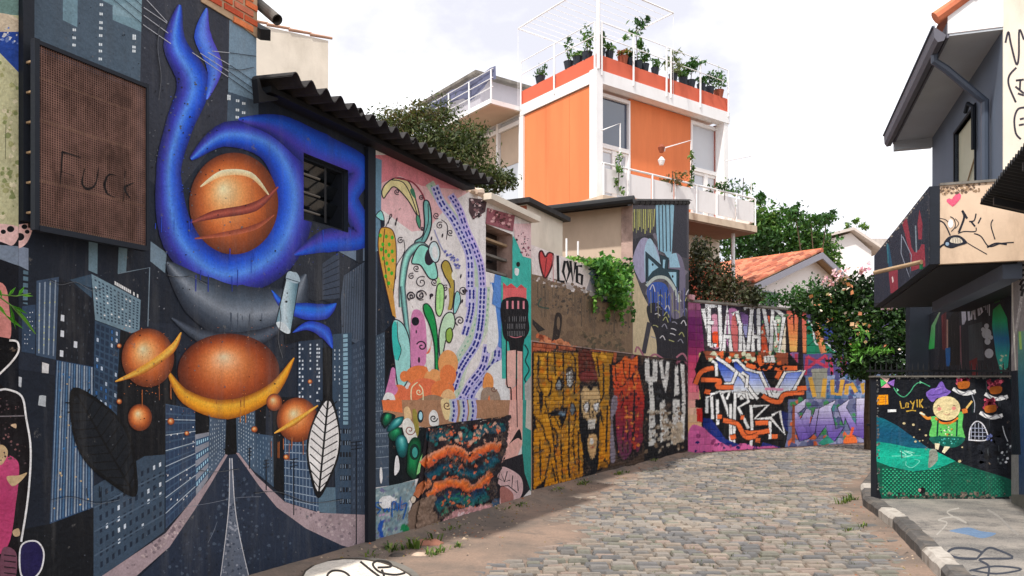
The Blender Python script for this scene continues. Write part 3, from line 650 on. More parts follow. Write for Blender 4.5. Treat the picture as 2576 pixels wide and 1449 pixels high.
P.sm([(710, 640), (730, 600), (790, 610), (816, 668), (790, 690), (720, 668)], (168, 186, 196)); P.line([(708, 650), (810, 682)], 6, (60, 76, 88), False); P.poly([(755, 575), (785, 580), (782, 606), (752, 602)], (44, 50, 60)); P.sm([(636, 985), (690, 985), (742, 1050), (720, 1070), (660, 1035)], (206, 216, 220)); P.ell(712, 828, 9, 9, (40, 48, 58))
# wires drawn on the mural
P.fr = A
for a, b_ in (((850, -10), (1080, 185)), ((930, -10), (1085, 115)), ((1020, -5), (1085, 55))): P.line([a, b_], 5, (58, 70, 82), False)
for a, b_ in (((1080, 185), (1290, 330)), ((1085, 115), (1270, 250)), ((1085, 55), (1262, 175)), ((1105, -5), (1262, 165)), ((1450, 395), (1722, 580)), ((1510, 400), (1728, 540)), ((1570, 395), (1735, 490)), ((1600, 385), (1735, 398))): P.line([a, b_], 5, (176, 178, 184), False)
for a, b_ in (((1722, 580), (1940, 735)), ((1728, 540), (1940, 690)), ((1735, 490), (1940, 630)), ((1735, 398), (1940, 425))): P.line([a, b_], 5, (56, 62, 72), False)
P.flecks([(1060, 600), (1720, 560), (1720, 1000), (1080, 1300)], 50, [(36, 38, 46), (92, 96, 102)], 3, 10)
# runs, overspray and cracks in the paint
P.fr = (0, 0, 1)
for k in range(46):
    x, y, c_ = P.r.choice([(575, 1030, (196, 130, 50)), (575, 1000, (150, 84, 46)), (590, 640, (40, 80, 190)), (560, 690, (36, 60, 160)), (600, 800, (80, 90, 104)), (372, 975, (170, 104, 60)), (748, 1112, (170, 104, 60)), (860, 590, (40, 90, 200)), (450, 560, (40, 80, 196)), (268, 1230, (14, 16, 20))]); x += P.r.uniform(-70, 70); y += P.r.uniform(-16, 6)
    P.line([(x, y), (x + P.r.uniform(-1, 1), y + P.r.uniform(10, 46))], P.r.uniform(1.0, 2.2), c_, False)
for q_, c_ in (([(430, 240), (480, 240), (480, 640), (400, 640)], (60, 100, 200)), ([(660, 300), (880, 380), (900, 640), (700, 680)], (50, 70, 180)), ([(440, 820), (720, 820), (740, 1050), (420, 1040)], (200, 126, 74)), ([(300, 820), (440, 820), (440, 1000), (300, 1000)], (200, 126, 74))): P.flecks(q_, 70, [c_], .5, 1.6)
P.flecks([(80, 560), (900, 640), (910, 1380), (60, 1449)], 240, [(120, 122, 128), (20, 24, 30), (84, 90, 100)], .6, 2.2); P.flecks([(80, 0), (640, 0), (640, 560), (380, 700)], 120, [(110, 114, 120), (30, 34, 40)], .6, 2.4)
for pts in ([(120, 700), (150, 715), (190, 708), (230, 730), (262, 726)], [(420, 690), (460, 700), (480, 694), (520, 716)], [(700, 760), (706, 800), (698, 850), (710, 900)], [(400, 60), (396, 120), (404, 190), (398, 250)], [(560, 170), (600, 176), (640, 168)], [(130, 1260), (180, 1250), (240, 1266), (300, 1256)], [(640, 1240), (700, 1236), (780, 1262), (860, 1256)], [(500, 1180), (540, 1186), (600, 1178)]): P.line([(x + P.r.uniform(-4, 4), y + P.r.uniform(-4, 4)) for x, y in pts], 1.3, (18, 20, 26)); P.line([(x + 1.5, y + 1.6) for x, y in pts], .8, (120, 124, 130))
P.build('city_mural', M['paint'], bld)
# pilasters ----------------------------------------------------------
q = MB(); L1.box(q, S1(916), S1(935), -.05, Z_E - .04, -.02, .05); q.build('pilaster', M['dark'], bld)
q = MB(); L1.box(q, S1(47), S1(75), 2.62, ZT, -.02, .045); q.build('pilaster', M['dark'], bld)
# bare brick at the top right corner of the upper wall
mo = MB(); L1.quadpx(mo, [(505, -180), (645, -180), (645, 96), (600, 62), (505, 5)], .004, .014); mo.build('bare_mortar', M['mortar'], bld)
z = 3.85; row = 0
while z < 5.2:
    s = S1(500) + (row % 2) * .11
    while s < sC:
        s1 = min(s + .215, sC - .003); u, v = pv(L1, (s + s1) / 2, z + .025, .02); u1, _ = pv(L1, s1, z)
        if s1 - s > .04 and v < 2 + (u - 515) * .66 - 6 and u > 508:
            c = lin(random.choice([(206, 98, 62), (220, 116, 72), (190, 84, 56), (226, 132, 84), (204, 120, 92)]))
            q = MB(); j = random.uniform(0, .008); L1.box(q, s + random.uniform(0, .012), s1 - .008, z, z + .048 + random.uniform(-.006, .003), .0, .018 + j, c); q.build('brick', M['brick'], bld)
        s = s + .225
    z += .062; row += 1
# window with louvre bars
win = MB(); L1.box(win, w0, w1, wz0, wz1, -.29, -.2); wn = win.build('window', M['glass_dark'], bld)
f = MB(); L1.box(f, w0, w0 + .03, wz0, wz1, -.2, -.05); L1.box(f, w1 - .03, w1, wz0, wz1, -.2, -.05); L1.box(f, w0 + .03, w1 - .03, wz0, wz0 + .03, -.2, -.05); L1.box(f, w0 + .03, w1 - .03, wz1 - .03, wz1, -.2, -.05); f.build('frame', M['dark'], wn)
for k in range(3):
    zz = wz0 + .12 + k * (wz1 - wz0 - .1) / 3; q = MB()
    q.tube([L1.W(w0 + .03, zz, -.1), L1.W(w1 - .3, zz, -.1)], .011, 6); q.build('bar', M['concrete'], wn)
    q = MB(); q.add([L1.W(w0 + .03, zz + .03, -.17), L1.W(w1 - .03, zz + .03, -.17), L1.W(w1 - .03, zz + .14, -.1), L1.W(w0 + .03, zz + .14, -.1)], [(0, 1, 2, 3)]); q.build('louvre_pane', M['glass_dark'], wn)
q = MB(); q.add([L1.W(w1 - .28, wz0 + .05, -.06), L1.W(w1 - .25, wz0 + .05, -.06), L1.W(w1 - .25, wz1 - .03, -.06), L1.W(w1 - .28, wz1 - .03, -.06)], [(0, 1, 2, 3)]); q.build('mullion', M['black'], wn)
# grille box on the wall
go = .12; g0 = L1.sz(97, 400, go)[0]; g1 = L1.sz(366, 400, go)[0]; gz1 = L1.sz(98, 113, go)[1]; gz0 = L1.sz(90, 566, go)[1]
gr = thing('wire_grille', 'rusty wire mesh grille in dark frame high on the mural wall, scrawled with a word', 'grille', L1.W((g0 + g1) / 2, gz0, 0))
f = MB()
for a, b_, c_, d_ in ((g0 - .03, g0, gz0 - .03, gz1 + .03), (g1, g1 + .02, gz0 - .03, gz1 + .03)): L1.box(f, a, b_, c_, d_, go - .03, go + .012)
L1.box(f, g0, g1, gz1, gz1 + .025, go - .03, go + .012); L1.box(f, g0, g1, gz0 - .035, gz0, go - .03, go + .02)
f.build('frame', M['dark'], gr)
bx = MB(); L1.box(bx, g0 + .01, g1, gz0, gz1, .004, .03); bx.build('back_panel', mat_rgb('rust_backing', (62, 46, 40), .9, .4, 5, .3, .006, dirt=(30, 24, 22), dirt_amt=.9), gr)
for k in range(6):
    q = MB(); zz = gz0 + (gz1 - gz0) * (k + .4) / 6; L1.box(q, g0 - .028, g0 - .012, zz, zz + .012, .02, go - .03); q.build('side_rung', M['wood'], gr)
wm = MB(); s = g0
while s < g1: L1.box(wm, s, s + .0055, gz0, gz1, go - .004, go); s += .0155
z = gz0
while z < gz1: L1.box(wm, g0, g1, z, z + .0055, go - .006, go - .002); z += .0145
wm.build('wire_mesh', M['rust'], gr)
for k in (.82, .585, .25, .0):
    q = MB(); zz = gz0 + (gz1 - gz0) * k; L1.box(q, g0, g1 - .1 * (k > .3), zz, zz + .014, go - .03, go - .008); q.build('cross_bar', M['wood'], gr)
for pts in ([(610, 1190), (480, 1150), (470, 1170), (455, 1390)], [(460, 1290), (560, 1330)], [(640, 1270), (620, 1380), (660, 1425), (720, 1390), (745, 1260)], [(880, 1325), (820, 1320), (790, 1390), (810, 1460), (870, 1490)], [(945, 1290), (930, 1520)], [(1010, 1380), (940, 1420), (985, 1500)]): pw = Paint(L1, None, 1.0); pw.fr = A; pw.line(pts, 21, (36, 31, 32), True, True); pw.build('letter_stroke', M['paint_rough'], gr, go + .0012)
# corrugated eave ------------------------------------------------------
def corrugated(name, pl, s0, s1, z, o_in, o_out, slope, mat, parent, pitch=.185, amp=.034, th=.007, jag=0):
    mb = MB(); n = int((s1 - s0) / pitch * 10); top = []; rr = random.Random(4)
    for i in range(n + 1):
        s = s0 + (s1 - s0) * i / n; h = amp * math.sin(2 * math.pi * (s - s0) / pitch); j = int((s - s0) / (pitch * 5)); oo = o_out - jag * ((j * 7919) % 5) / 5
        for o, t_ in ((oo, 0), (oo, -th), (o_in, -th), (o_in, 0)): top.append(pl.W(s, z + h + t_ + slope * (oo - o) + .006 * (j % 2), o))
    fs = []
    for i in range(n):
        a = i * 4; b_ = a + 4
        for k in range(4): fs.append((a + k, b_ + k, b_ + (k + 1) % 4, a + (k + 1) % 4))
    mb.add(top, fs); mb.smooth = False; return mb.build(name, mat, parent)
sE = S1(1166)
ss = sC - .06; k = 0
while ss < sE - .1:
    e_ = min(ss + .9, sE); corrugated('roof_sheet', L1, ss, e_ + .04, Z_E + .05 + (k % 2) * .009 + random.uniform(-.005, .005), -2.6, .42 + random.uniform(-.03, .03), .1, M['roof_dark'], bld, .188, .042, .009); ss += .9; k += 1
q = MB(); L1.box(q, sC, sE, Z_E - .02, Z_E + .03, -.28, .16); q.build('wall_plate', M['black'], bld)
q = MB(); p = [L1.hit(x, y, .15) for x, y in ((647, 198), (652, 196), (660, 226), (672, 238), (700, 246), (700, 252), (652, 258))]
q.add(p + [v - L1.n * .06 for v in p], [tuple(range(7)), tuple(range(7, 14))[::-1]] + [(i, (i + 1) % 7, 7 + (i + 1) % 7, 7 + i) for i in range(7)]); q.build('bent_flashing', M['black'], bld)
for i, (u, y) in enumerate(((940, 352), (975, 362), (1010, 374), (1060, 420), (1085, 432), (1110, 444), (1132, 452), (1152, 462))):
    q = MB(); a = L1.hit(u, y, -.05); ln = .32 if i < 3 else .1; r = .055 if i < 3 else .03
    q.tube([a - L1.d * ln * .5, a + L1.d * ln * .5], [r * .9, r], 10); q.smooth = True
    q.build('ridge_tile' if i < 3 else 'mortar_lump', mat_rgb('pale_tile', (214, 192, 172), .9, .2, 7, .4, .006) if i == 0 else bpy.data.materials['pale_tile'], bld)
# drain pipe and beam end under the sky at the wall's corner
q = MB(); a = L1.hit(645, 5, -.12); b_ = L1.hit(698, 50, .18); d = (b_ - a).normalized(); q.tube([a - d * .3, b_], .045, 14, cap=False); q.tube([b_, a], .036, 14, cap=False); q.build('drain_pipe', M['concrete'], bld)
q = MB(); a = L1.hit(646, 75, -.1); b_ = L1.hit(668, 88, .08); q.tube([a - (b_ - a) * .5, b_], .06, 4); q.build('beam_end', M['black'], bld)
# ------------------------------------------------------------------ wall left of the building
lw = thing('side_wall', 'cream and green painted wall at the left edge, beside the dark pilaster', 'wall', L1.W(sA, 0, 0))
q = MB(); L1.box(q, sA, sB - .31, -.1, 4.6, -.3, -.02); q.build('wall', M['cream'], lw)
P0 = Paint(L1, [wreg(-220, 46.5, -.05, 4.55)], 1.1, 8); P0.fr = A
P0.poly([(-700, -700), (200, -700), (200, 6000), (-700, 6000)], (198, 196, 160)); P0.poly([(-700, -700), (200, -700), (200, 120), (-700, 60)], (118, 146, 140))
P0.sm([(-300, 90), (20, 100), (140, 150), (130, 240), (0, 250), (-300, 250)], (206, 192, 170)); P0.poly([(-300, 240), (140, 240), (140, 545), (0, 400), (-300, 300)], (50, 84, 160)); P0.flecks([(0, 200), (140, 200), (140, 330), (0, 300)], 20, [(214, 214, 214), (120, 140, 190)], 6, 16)
P0.flecks([(0, 450), (140, 600), (140, 1650), (0, 1650)], 60, [(176, 176, 130), (222, 214, 184), (150, 158, 110)], 8, 26); P0.line([(40, 1200), (45, 940)], 5, (110, 112, 90))
P0.fr = B; P0.poly([(-700, 270), (150, 270), (150, 5000), (-700, 5000)], (24, 28, 38)); P0.poly([(-300, 380), (150, 410), (150, 560), (-300, 400)], (130, 142, 158))
P0.sm([(-200, 235), (100, 250), (150, 300), (100, 400), (20, 380), (-200, 300)], (226, 192, 188))
for x, y, r in ((80, 280, 28), (25, 300, 20), (-30, 320, 30)): P0.ell(x, y, r, r * .85, (24, 24, 30))
P0.sm([(-200, 700), (20, 690), (70, 880), (75, 1110), (-60, 1130), (-200, 1000)], (206, 142, 136)); P0.sm([(-200, 1110), (100, 1110), (140, 1150), (100, 1260), (0, 1380), (-200, 1480)], (14, 14, 20))
P0.build('wall_painting', M['paint_rough'], lw)
# painted board standing by the building's foot: black, white-edged, with a pink drip
P2 = Paint(L1, [wreg(-60, 200, -.05, 3)], 1.1, 9); P2.fr = C
P2.line([(-40, 400), (20, 380), (120, 260), (142, 180)], 14, (224, 222, 220)); P2.fr = B; P2.line([(70, 1120), (130, 1130), (140, 1200), (90, 1280), (-10, 1380)], 15, (226, 224, 222)); P2.fr = C
P2.sm([(-120, 60), (60, 40), (165, 90), (200, 260), (235, 500), (215, 850), (165, 1200), (60, 1300), (-120, 1300)], (24, 18, 24)); P2.line([(0, 45), (60, 42), (165, 95), (198, 260), (232, 500), (212, 850), (160, 1190)], 15, (222, 222, 222)); P2.line([(-60, 245), (180, 240)], 8, (130, 124, 128), False)
P2.vgrad([(-100, 640), (20, 540), (110, 560), (145, 640), (120, 900), (60, 1220), (-100, 1260)], [(196, 84, 128), (174, 66, 110), (190, 80, 122)], 6, True)
P2.sm([(-60, 480), (20, 460), (60, 520), (10, 610), (-60, 580)], (196, 172, 136)); P2.sm([(50, 700), (140, 690), (205, 670), (150, 740), (90, 770)], (196, 172, 136)); P2.sm([(95, 1110), (140, 1090), (150, 1140), (110, 1150)], (190, 166, 134)); P2.sm([(80, 310), (120, 300), (120, 335)], (206, 180, 150))
P2.flecks([(-40, 100), (150, 130), (190, 600), (-40, 600)], 60, [(92, 76, 80), (58, 46, 50), (130, 96, 96)], 4, 11)
P2.out([(150, 1260), (190, 1195), (280, 1190), (330, 1270), (310, 1400), (240, 1470), (160, 1440)], (42, 36, 84), 12, (222, 222, 224)); P2.sm([(20, 1240), (120, 1270), (120, 1449), (60, 1500), (0, 1449)], (120, 80, 96))
for k in range(4): P2.line([(30, 1290 + k * 45), (120, 1300 + k * 45)], 9, (46, 34, 44), False)
P2.build('figure_painting', M['paint_rough'], bld, .0145)
# ------------------------------------------------------------------ flower mural wall
G = (885.5, 402.5, .25); H_ = (925.8, 724.5, .229); I_ = (925.8, 1006.3, .229)
fw = thing('flower_mural_wall', 'pink wall painted with curling flowers and dotted ribbons, small barred window', 'wall', L1.W(S1(1130), 0, 0))
sF = S1(1336); v0, v1 = S1(1222), S1(1289); vz1 = L1.sz(1222, 563)[1]; vz0 = L1.sz(1222, 683)[1]
M['plaster2'] = mat_rgb('old_pink_plaster', (176, 150, 140), .9, .2, 5, .5, .015, dirt=(96, 80, 72), dirt_amt=.7)
q = MB(); L1.box(q, sD, v0, -.1, Z_E, -.3, 0); L1.box(q, v1, sF, -.1, Z_E - .04, -.3, 0); L1.box(q, v0, v1, -.1, vz0, -.3, 0); L1.box(q, v0, v1, vz1, Z_E - .02, -.3, 0); q.build('wall', M['plaster2'], fw)
P = Paint(L1, [wreg(936, 1222, -.05, Z_E), wreg(1289, 1336, -.05, Z_E - .04), wreg(1222, 1289, -.05, vz0), wreg(1222, 1289, vz1, Z_E - .02)], 1.25, 21)
P.fr = (0, 0, 1); P.poly([(900, 300), (1400, 300), (1400, 1500), (900, 1500)], (234, 212, 210))
P.fr = G
P.poly([(180, -50), (1000, -50), (1180, 320), (1000, 420), (760, 700), (600, 720), (300, 500), (180, 700)], (226, 178, 180)); P.poly([(180, -50), (900, -50), (1080, 300), (700, 260), (480, 160), (300, 230), (180, 300)], (206, 134, 142))
P.poly([(160, -50), (300, 0), (290, 700), (255, 920), (180, 970)], (112, 144, 164)); P.poly([(180, 960), (280, 900), (300, 1100), (390, 1449), (180, 1449)], (80, 92, 108)); P.poly([(255, 920), (285, 880), (330, 1120), (400, 1449), (255, 1449)], (38, 46, 58))
P.fr = H_
P.poly([(0, 0), (200, 0), (320, 400), (290, 900), (180, 1449), (0, 1449)], (36, 46, 60)); P.poly([(20, 0), (100, 0), (95, 520), (20, 540)], (98, 108, 122)); P.poly([(20, 560), (185, 480), (185, 1449), (20, 1449)], (72, 88, 104)); P.grid([(25, 570), (180, 500), (180, 1449), (25, 1449)], 7, 22, (116, 132, 146), .4, .55, .8); P.poly([(185, 470), (300, 350), (300, 880), (240, 880), (190, 1100)], (18, 20, 28))
P.fr = I_
P.poly([(20, 0), (230, 0), (230, 940), (20, 970)], (76, 90, 106)); P.grid([(25, 5), (225, 5), (225, 600), (25, 600)], 8, 10, (112, 126, 140), .35, .5, .7)
for y in (130, 260, 380, 520, 640, 760): P.line([(25, y), (225, y - 18)], 8, (136, 148, 160), False)
P.poly([(230, 300), (640, 300), (560, 860), (230, 950)], (20, 30, 36))
# dotted ribbons
def dotted(path, wd, cs, dots, gap, r, rows=(-.2, .2)):
    P.ribbon(path, wd if hasattr(wd, '__len__') else [wd], cs, len(cs))
    p = smooth(P.X(path), False, 8); d = [0]
    for i in range(1, len(p)): d.append(d[-1] + math.dist(p[i], p[i - 1]))
    P.ly += 1; k = gap * P.fr[2] / 2; W_ = (wd[0] if hasattr(wd, '__len__') else wd) * P.fr[2]; rr = r * P.fr[2]
    while k < d[-1]:
        i = max(1, int(np.searchsorted(d, k))); a = p[i - 1]; b = p[i]; l = math.dist(a, b) or 1; tx, ty = (b[0] - a[0]) / l, (b[1] - a[1]) / l
        for o in rows:
            x, y = b[0] - ty * W_ * o, b[1] + tx * W_ * o
            P.raw([(x + tx * rr * 1.3 * math.cos(t) - ty * rr * .75 * math.sin(t), y + ty * rr * 1.3 * math.cos(t) + tx * rr * .75 * math.sin(t)) for t in np.linspace(0, 2 * math.pi, 9)[:-1]], dots)
        k += gap * P.fr[2]
LAV = (182, 176, 222); SAG = (184, 196, 176); NV = (40, 52, 140)
P.fr = G
dotted([(780, 230), (900, 420), (1050, 620), (1180, 850), (1270, 1100), (1290, 1449)], [90, 90], [SAG, (170, 190, 180), SAG], (120, 170, 140), 60, 11, (0,))
dotted([(830, 260), (900, 430), (1020, 600), (1110, 780), (1180, 960), (1190, 1200), (1185, 1480)], [84, 84], [LAV, (196, 196, 230), LAV], NV, 46, 14)
dotted([(990, 350), (1080, 500), (1150, 700), (1240, 900), (1300, 1100), (1320, 1480)], [76, 76], [(190, 176, 220), LAV], NV, 46, 13)
P.fr = H_
dotted([(1230, -10), (1200, 300), (1110, 560), (1000, 760), (960, 1000)], [90, 80], [SAG, (186, 198, 190)], (130, 176, 150), 62, 12, (0,))
dotted([(1330, -10), (1290, 400), (1180, 640), (1060, 850), (1000, 1120), (980, 1449)], [90, 80], [(196, 206, 190), SAG], (140, 180, 150), 62, 12, (0,))
dotted([(1140, -10), (1130, 250), (1060, 520)], [100, 80], [LAV, (200, 200, 232), LAV], NV, 44, 16)
dotted([(1260, -10), (1240, 350), (1190, 600), (1080, 780), (1000, 920), (940, 1100)], [96, 96], [LAV, (200, 198, 232), (176, 176, 220)], NV, 44, 17)
dotted([(1420, 560), (1400, 800), (1240, 1000), (1120, 1180), (1090, 1449)], [110, 110], [(170, 170, 210), LAV, SAG], NV, 48, 16)
dotted([(1310, 620), (1260, 860), (1130, 1040), (1010, 1250)], [90, 90], [LAV, (196, 190, 226)], NV, 48, 16)
P.poly([(1340, -60), (1500, -60), (1560, 250), (1540, 720), (1430, 640), (1390, 300)], (92, 140, 204)); P.sm([(1360, -40), (1400, 200), (1430, 600), (1310, 700), (1330, 300), (1340, 0)], (236, 222, 218))
P.fr = I_
for x0 in (940, 1010, 1090, 1160): dotted([(x0, -20), (x0 + 10, 120), (x0 - 5, 250)], [80, 80], [LAV, (160, 166, 206)], NV, 50, 15, (0,))
P.line([(1095, 150), (1100, 420), (1090, 700), (1075, 900), (1085, 1150)], 26, (132, 130, 196)); P.line([(960, 640), (1040, 690), (1100, 690), (1180, 740), (1290, 700)], 18, (120, 120, 186))
# flowers and stems
DK = (52, 42, 56)
P.fr = G
P.out([(300, 320), (340, 240), (440, 180), (560, 210), (620, 330), (680, 560), (655, 560), (560, 400), (430, 270), (360, 330), (320, 385)], (222, 206, 158), 12, DK); P.line([(430, 180), (600, 220), (700, 330), (740, 430)], 16, (150, 70, 84)); P.line([(400, 200), (520, 230), (610, 400), (670, 600)], 10, DK)
P.out([(720, 430), (770, 420), (800, 560), (790, 700), (730, 830), (640, 850), (640, 810), (710, 760), (730, 640)], (120, 176, 172), 14, DK); P.line([(765, 440), (765, 640), (700, 810)], 9, DK); P.sm([(585, 300), (620, 290), (645, 390), (600, 350)], (70, 130, 104)); P.out([(645, 600), (660, 550), (690, 610), (680, 690)], (80, 150, 120), 8, DK)
P.out([(240, 560), (290, 510), (320, 570), (320, 640), (280, 600)], (140, 204, 200), 9, DK); P.poly([(285, 600), (330, 610), (330, 660), (290, 700)], (40, 46, 60)); P.line([(340, 670), (370, 610), (400, 560), (385, 550), (365, 640)], 9, DK)
P.out([(300, 680), (400, 700), (440, 820), (445, 1050), (420, 1300), (400, 1500), (370, 1400), (310, 1150), (265, 900), (270, 760)], (204, 164, 74), 10, (92, 52, 50)); P.line([(330, 690), (315, 900), (350, 1200), (400, 1449)], 9, (92, 52, 50))
for x, y in ((285, 760), (345, 770), (405, 780), (310, 850), (375, 850), (340, 920), (405, 920), (315, 990), (370, 960), (350, 1040), (410, 1010), (370, 1100), (340, 1170), (400, 1140), (370, 1240), (400, 1310), (385, 1390), (295, 900)): P.ell(x, y, 15, 21, (74, 176, 58))
P.ribbon([(500, 1480), (510, 1200), (560, 960), (680, 860), (790, 920)], [60, 74, 84, 84, 60], [DK, (168, 222, 210), (136, 202, 190), DK], 7); P.out([(680, 860), (790, 900), (840, 1040), (860, 1180), (780, 1190), (690, 1060), (600, 1030)], (144, 208, 194), 13, DK); P.ell(785, 970, 52, 92, DK, .2); P.out([(800, 830), (850, 830), (885, 920), (870, 1010), (830, 1030), (790, 980), (770, 900)], (196, 214, 232), 12, DK); P.ell(835, 930, 28, 66, (222, 232, 240), -.1)
P.out([(900, 1060), (940, 1010), (990, 1060), (1030, 1250), (1010, 1480), (985, 1480), (990, 1280), (930, 1160)], (176, 156, 74), 12, DK); P.ell(1030, 1160, 28, 48, (226, 214, 206)); P.out([(1035, 1449), (1040, 1360), (1065, 1320), (1090, 1380), (1090, 1449)], (132, 186, 184), 9, DK); P.sm([(865, 1180), (900, 1250), (920, 1449), (850, 1449), (850, 1300)], (186, 218, 158))
for x, y, r, dn in ((455, 320, 30, 1), (700, 380, 26, -1), (850, 560, 34, 1), (885, 660, 38, -1), (990, 730, 34, 1), (490, 810, 34, -1), (710, 690, 20, 1), (650, 1090, 34, 1), (600, 1170, 34, -1), (830, 1230, 34, 1), (590, 1370, 44, -1), (690, 1360, 52, 1), (940, 1290, 34, -1), (1120, 1310, 44, 1), (700, 1230, 62, -1)): P.spiral(x, y, r, 9, DK, 1.5, dn, dn)
for x, y in ((910, 760), (800, 790), (1095, 1170), (790, 1380), (945, 1380), (1110, 1420), (450, 600), (440, 640)): P.ell(x, y, 8, 22, DK, .2)
P.line([(520, 800), (530, 920), (450, 1060), (440, 1200)], 7, DK); P.line([(950, 800), (960, 660), (900, 600)], 7, DK); P.line([(830, 700), (850, 760), (900, 880), (940, 940)], 12, (160, 160, 190)); P.flecks([(900, 900), (1040, 930), (1110, 1090), (1060, 1100)], 26, [(150, 150, 200), (96, 100, 160)], 8, 16)
P.fr = H_
P.poly([(200, 0), (270, 0), (310, 330), (270, 300)], (196, 150, 76)); P.ribbon([(380, -20), (400, 200), (440, 520), (470, 620)], [60, 66, 50, 20], [DK, (150, 206, 200), (120, 176, 170), DK], 5)
P.out([(270, 380), (320, 350), (400, 420), (460, 600), (465, 900), (400, 1080), (330, 1080), (290, 800), (260, 560)], (154, 204, 200), 13, DK); P.sm([(270, 400), (310, 380), (330, 560), (360, 680), (330, 790), (290, 760), (265, 560)], (64, 184, 176)); P.line([(320, 370), (330, 560), (365, 680), (330, 800)], 8, DK)
P.sm([(480, 290), (540, 235), (610, 300), (640, 480), (640, 800), (560, 900), (480, 900), (465, 600)], (200, 134, 172)); P.ell(520, 366, 42, 48, (28, 30, 40)); P.spiral(590, 640, 60, 15, DK, 1.3, 3.5, 1); P.ell(560, 790, 12, 34, DK); P.ell(530, 480, 8, 20, DK)
P.out([(610, 190), (660, 180), (720, 280), (760, 500), (770, 920), (740, 930), (730, 640), (680, 420), (620, 280)], (30, 150, 84), 13, (22, 60, 48)); P.out([(760, -20), (830, -20), (830, 200), (790, 310), (745, 240)], (172, 218, 146), 12, DK); P.line([(790, 20), (790, 230)], 8, (120, 180, 110))
P.out([(880, 270), (940, 290), (950, 420), (860, 560), (820, 740), (790, 740), (780, 520), (820, 340)], (190, 222, 188), 13, DK); P.out([(860, 470), (910, 440), (930, 520), (900, 600), (860, 570)], (146, 176, 84), 13, (60, 70, 40)); P.out([(960, 60), (1000, 50), (1015, 150), (960, 280), (940, 240)], (150, 206, 204), 10, DK); P.line([(900, 0), (910, 130), (890, 240)], 30, (176, 156, 84))
for x, y, r, dn in ((480, 90, 52, 1), (580, 80, 62, -1), (1010, 360, 56, 1), (700, 80, 20, 1), (1065, 40, 26, -1)): P.spiral(x, y, r, 11, DK, 1.6, 1 + dn, dn)
OR_ = [(226, 130, 78), (236, 158, 104), (214, 120, 84), (240, 180, 136)]
for x, y, rx, ry, k in ((560, 960, 150, 110, 0), (720, 1010, 110, 120, 1), (880, 830, 110, 150, 1), (880, 960, 90, 120, 0), (400, 970, 50, 60, 0), (620, 1120, 180, 130, 2), (820, 1120, 130, 110, 0), (340, 1200, 110, 140, 2), (480, 1230, 150, 130, 2), (300, 1320, 120, 110, 0), (880, 1250, 90, 140, 3), (700, 1300, 130, 120, 2)): P.ell(x, y, rx, ry, OR_[k])
P.sm([(300, 1050), (330, 1110), (290, 1180), (200, 1250), (180, 1200), (230, 1000), (260, 880), (300, 900)], (196, 130, 170)); P.sm([(600, 1200), (760, 1180), (930, 1300), (920, 1500), (380, 1500), (420, 1330)], (156, 128, 104)); P.line([(545, 1035), (480, 1100), (480, 1250), (540, 1330), (600, 1250), (600, 1120), (560, 1060)], 12, (244, 214, 178)); P.spiral(560, 1140, 40, 10, (244, 214, 178), 1.2)
P.sm([(160, 1240), (200, 1150), (280, 1170), (300, 1260), (250, 1330), (180, 1320)], (240, 216, 214)); P.spiral(225, 1245, 40, 11, (120, 90, 90), 1.3); P.sm([(650, 700), (720, 720), (720, 850), (670, 920), (640, 820)], (244, 222, 206)); P.spiral(870, 1290, 56, 12, (96, 60, 52), 1.5); P.sm([(640, 720), (690, 640), (700, 560), (680, 700)], (232, 120, 96))
P.sm([(1280, 1000), (1330, 880), (1440, 800), (1560, 800), (1560, 1340), (1440, 1400), (1300, 1400), (1250, 1200)], (240, 226, 220)); P.sm([(1260, 1050), (1300, 930), (1370, 980), (1370, 1100), (1280, 1120)], (238, 150, 90)); P.sm([(1250, 1130), (1400, 1110), (1460, 1250), (1440, 1500), (1260, 1500)], (160, 140, 124)); P.sm([(1290, 1390), (1330, 1180), (1360, 1330), (1440, 1300), (1420, 1480), (1280, 1480)], (216, 122, 74)); P.spiral(1380, 1110, 36, 9, (120, 80, 66), 1.2); P.spiral(1480, 1280, 50, 10, (150, 110, 100), 1.4)
P.fr = I_
P.poly([(150, 0), (1560, 0), (1540, 210), (1200, 200), (700, 320), (400, 250), (170, 150)], (170, 132, 104)); P.sm([(400, 90), (450, 80), (480, 200), (420, 240), (400, 180)], (240, 188, 146)); P.poly([(150, 0), (370, 0), (380, 140), (170, 110)], (218, 124, 78))
P.sm([(800, 0), (920, 0), (930, 120), (900, 200), (840, 200)], (240, 196, 150)); P.spiral(870, 60, 50, 11, (96, 60, 52), 1.4); P.sm([(670, 170), (710, 110), (760, 140), (780, 260), (740, 290), (680, 270)], (240, 224, 214)); P.spiral(720, 200, 44, 13, (40, 34, 40), 1.4)
for x0 in (930, 1040, 1140): dotted([(x0, -10), (x0 + 15, 120), (x0 - 5, 240)], [84, 84], [LAV, (176, 178, 206), SAG], NV, 50, 15, (0,))
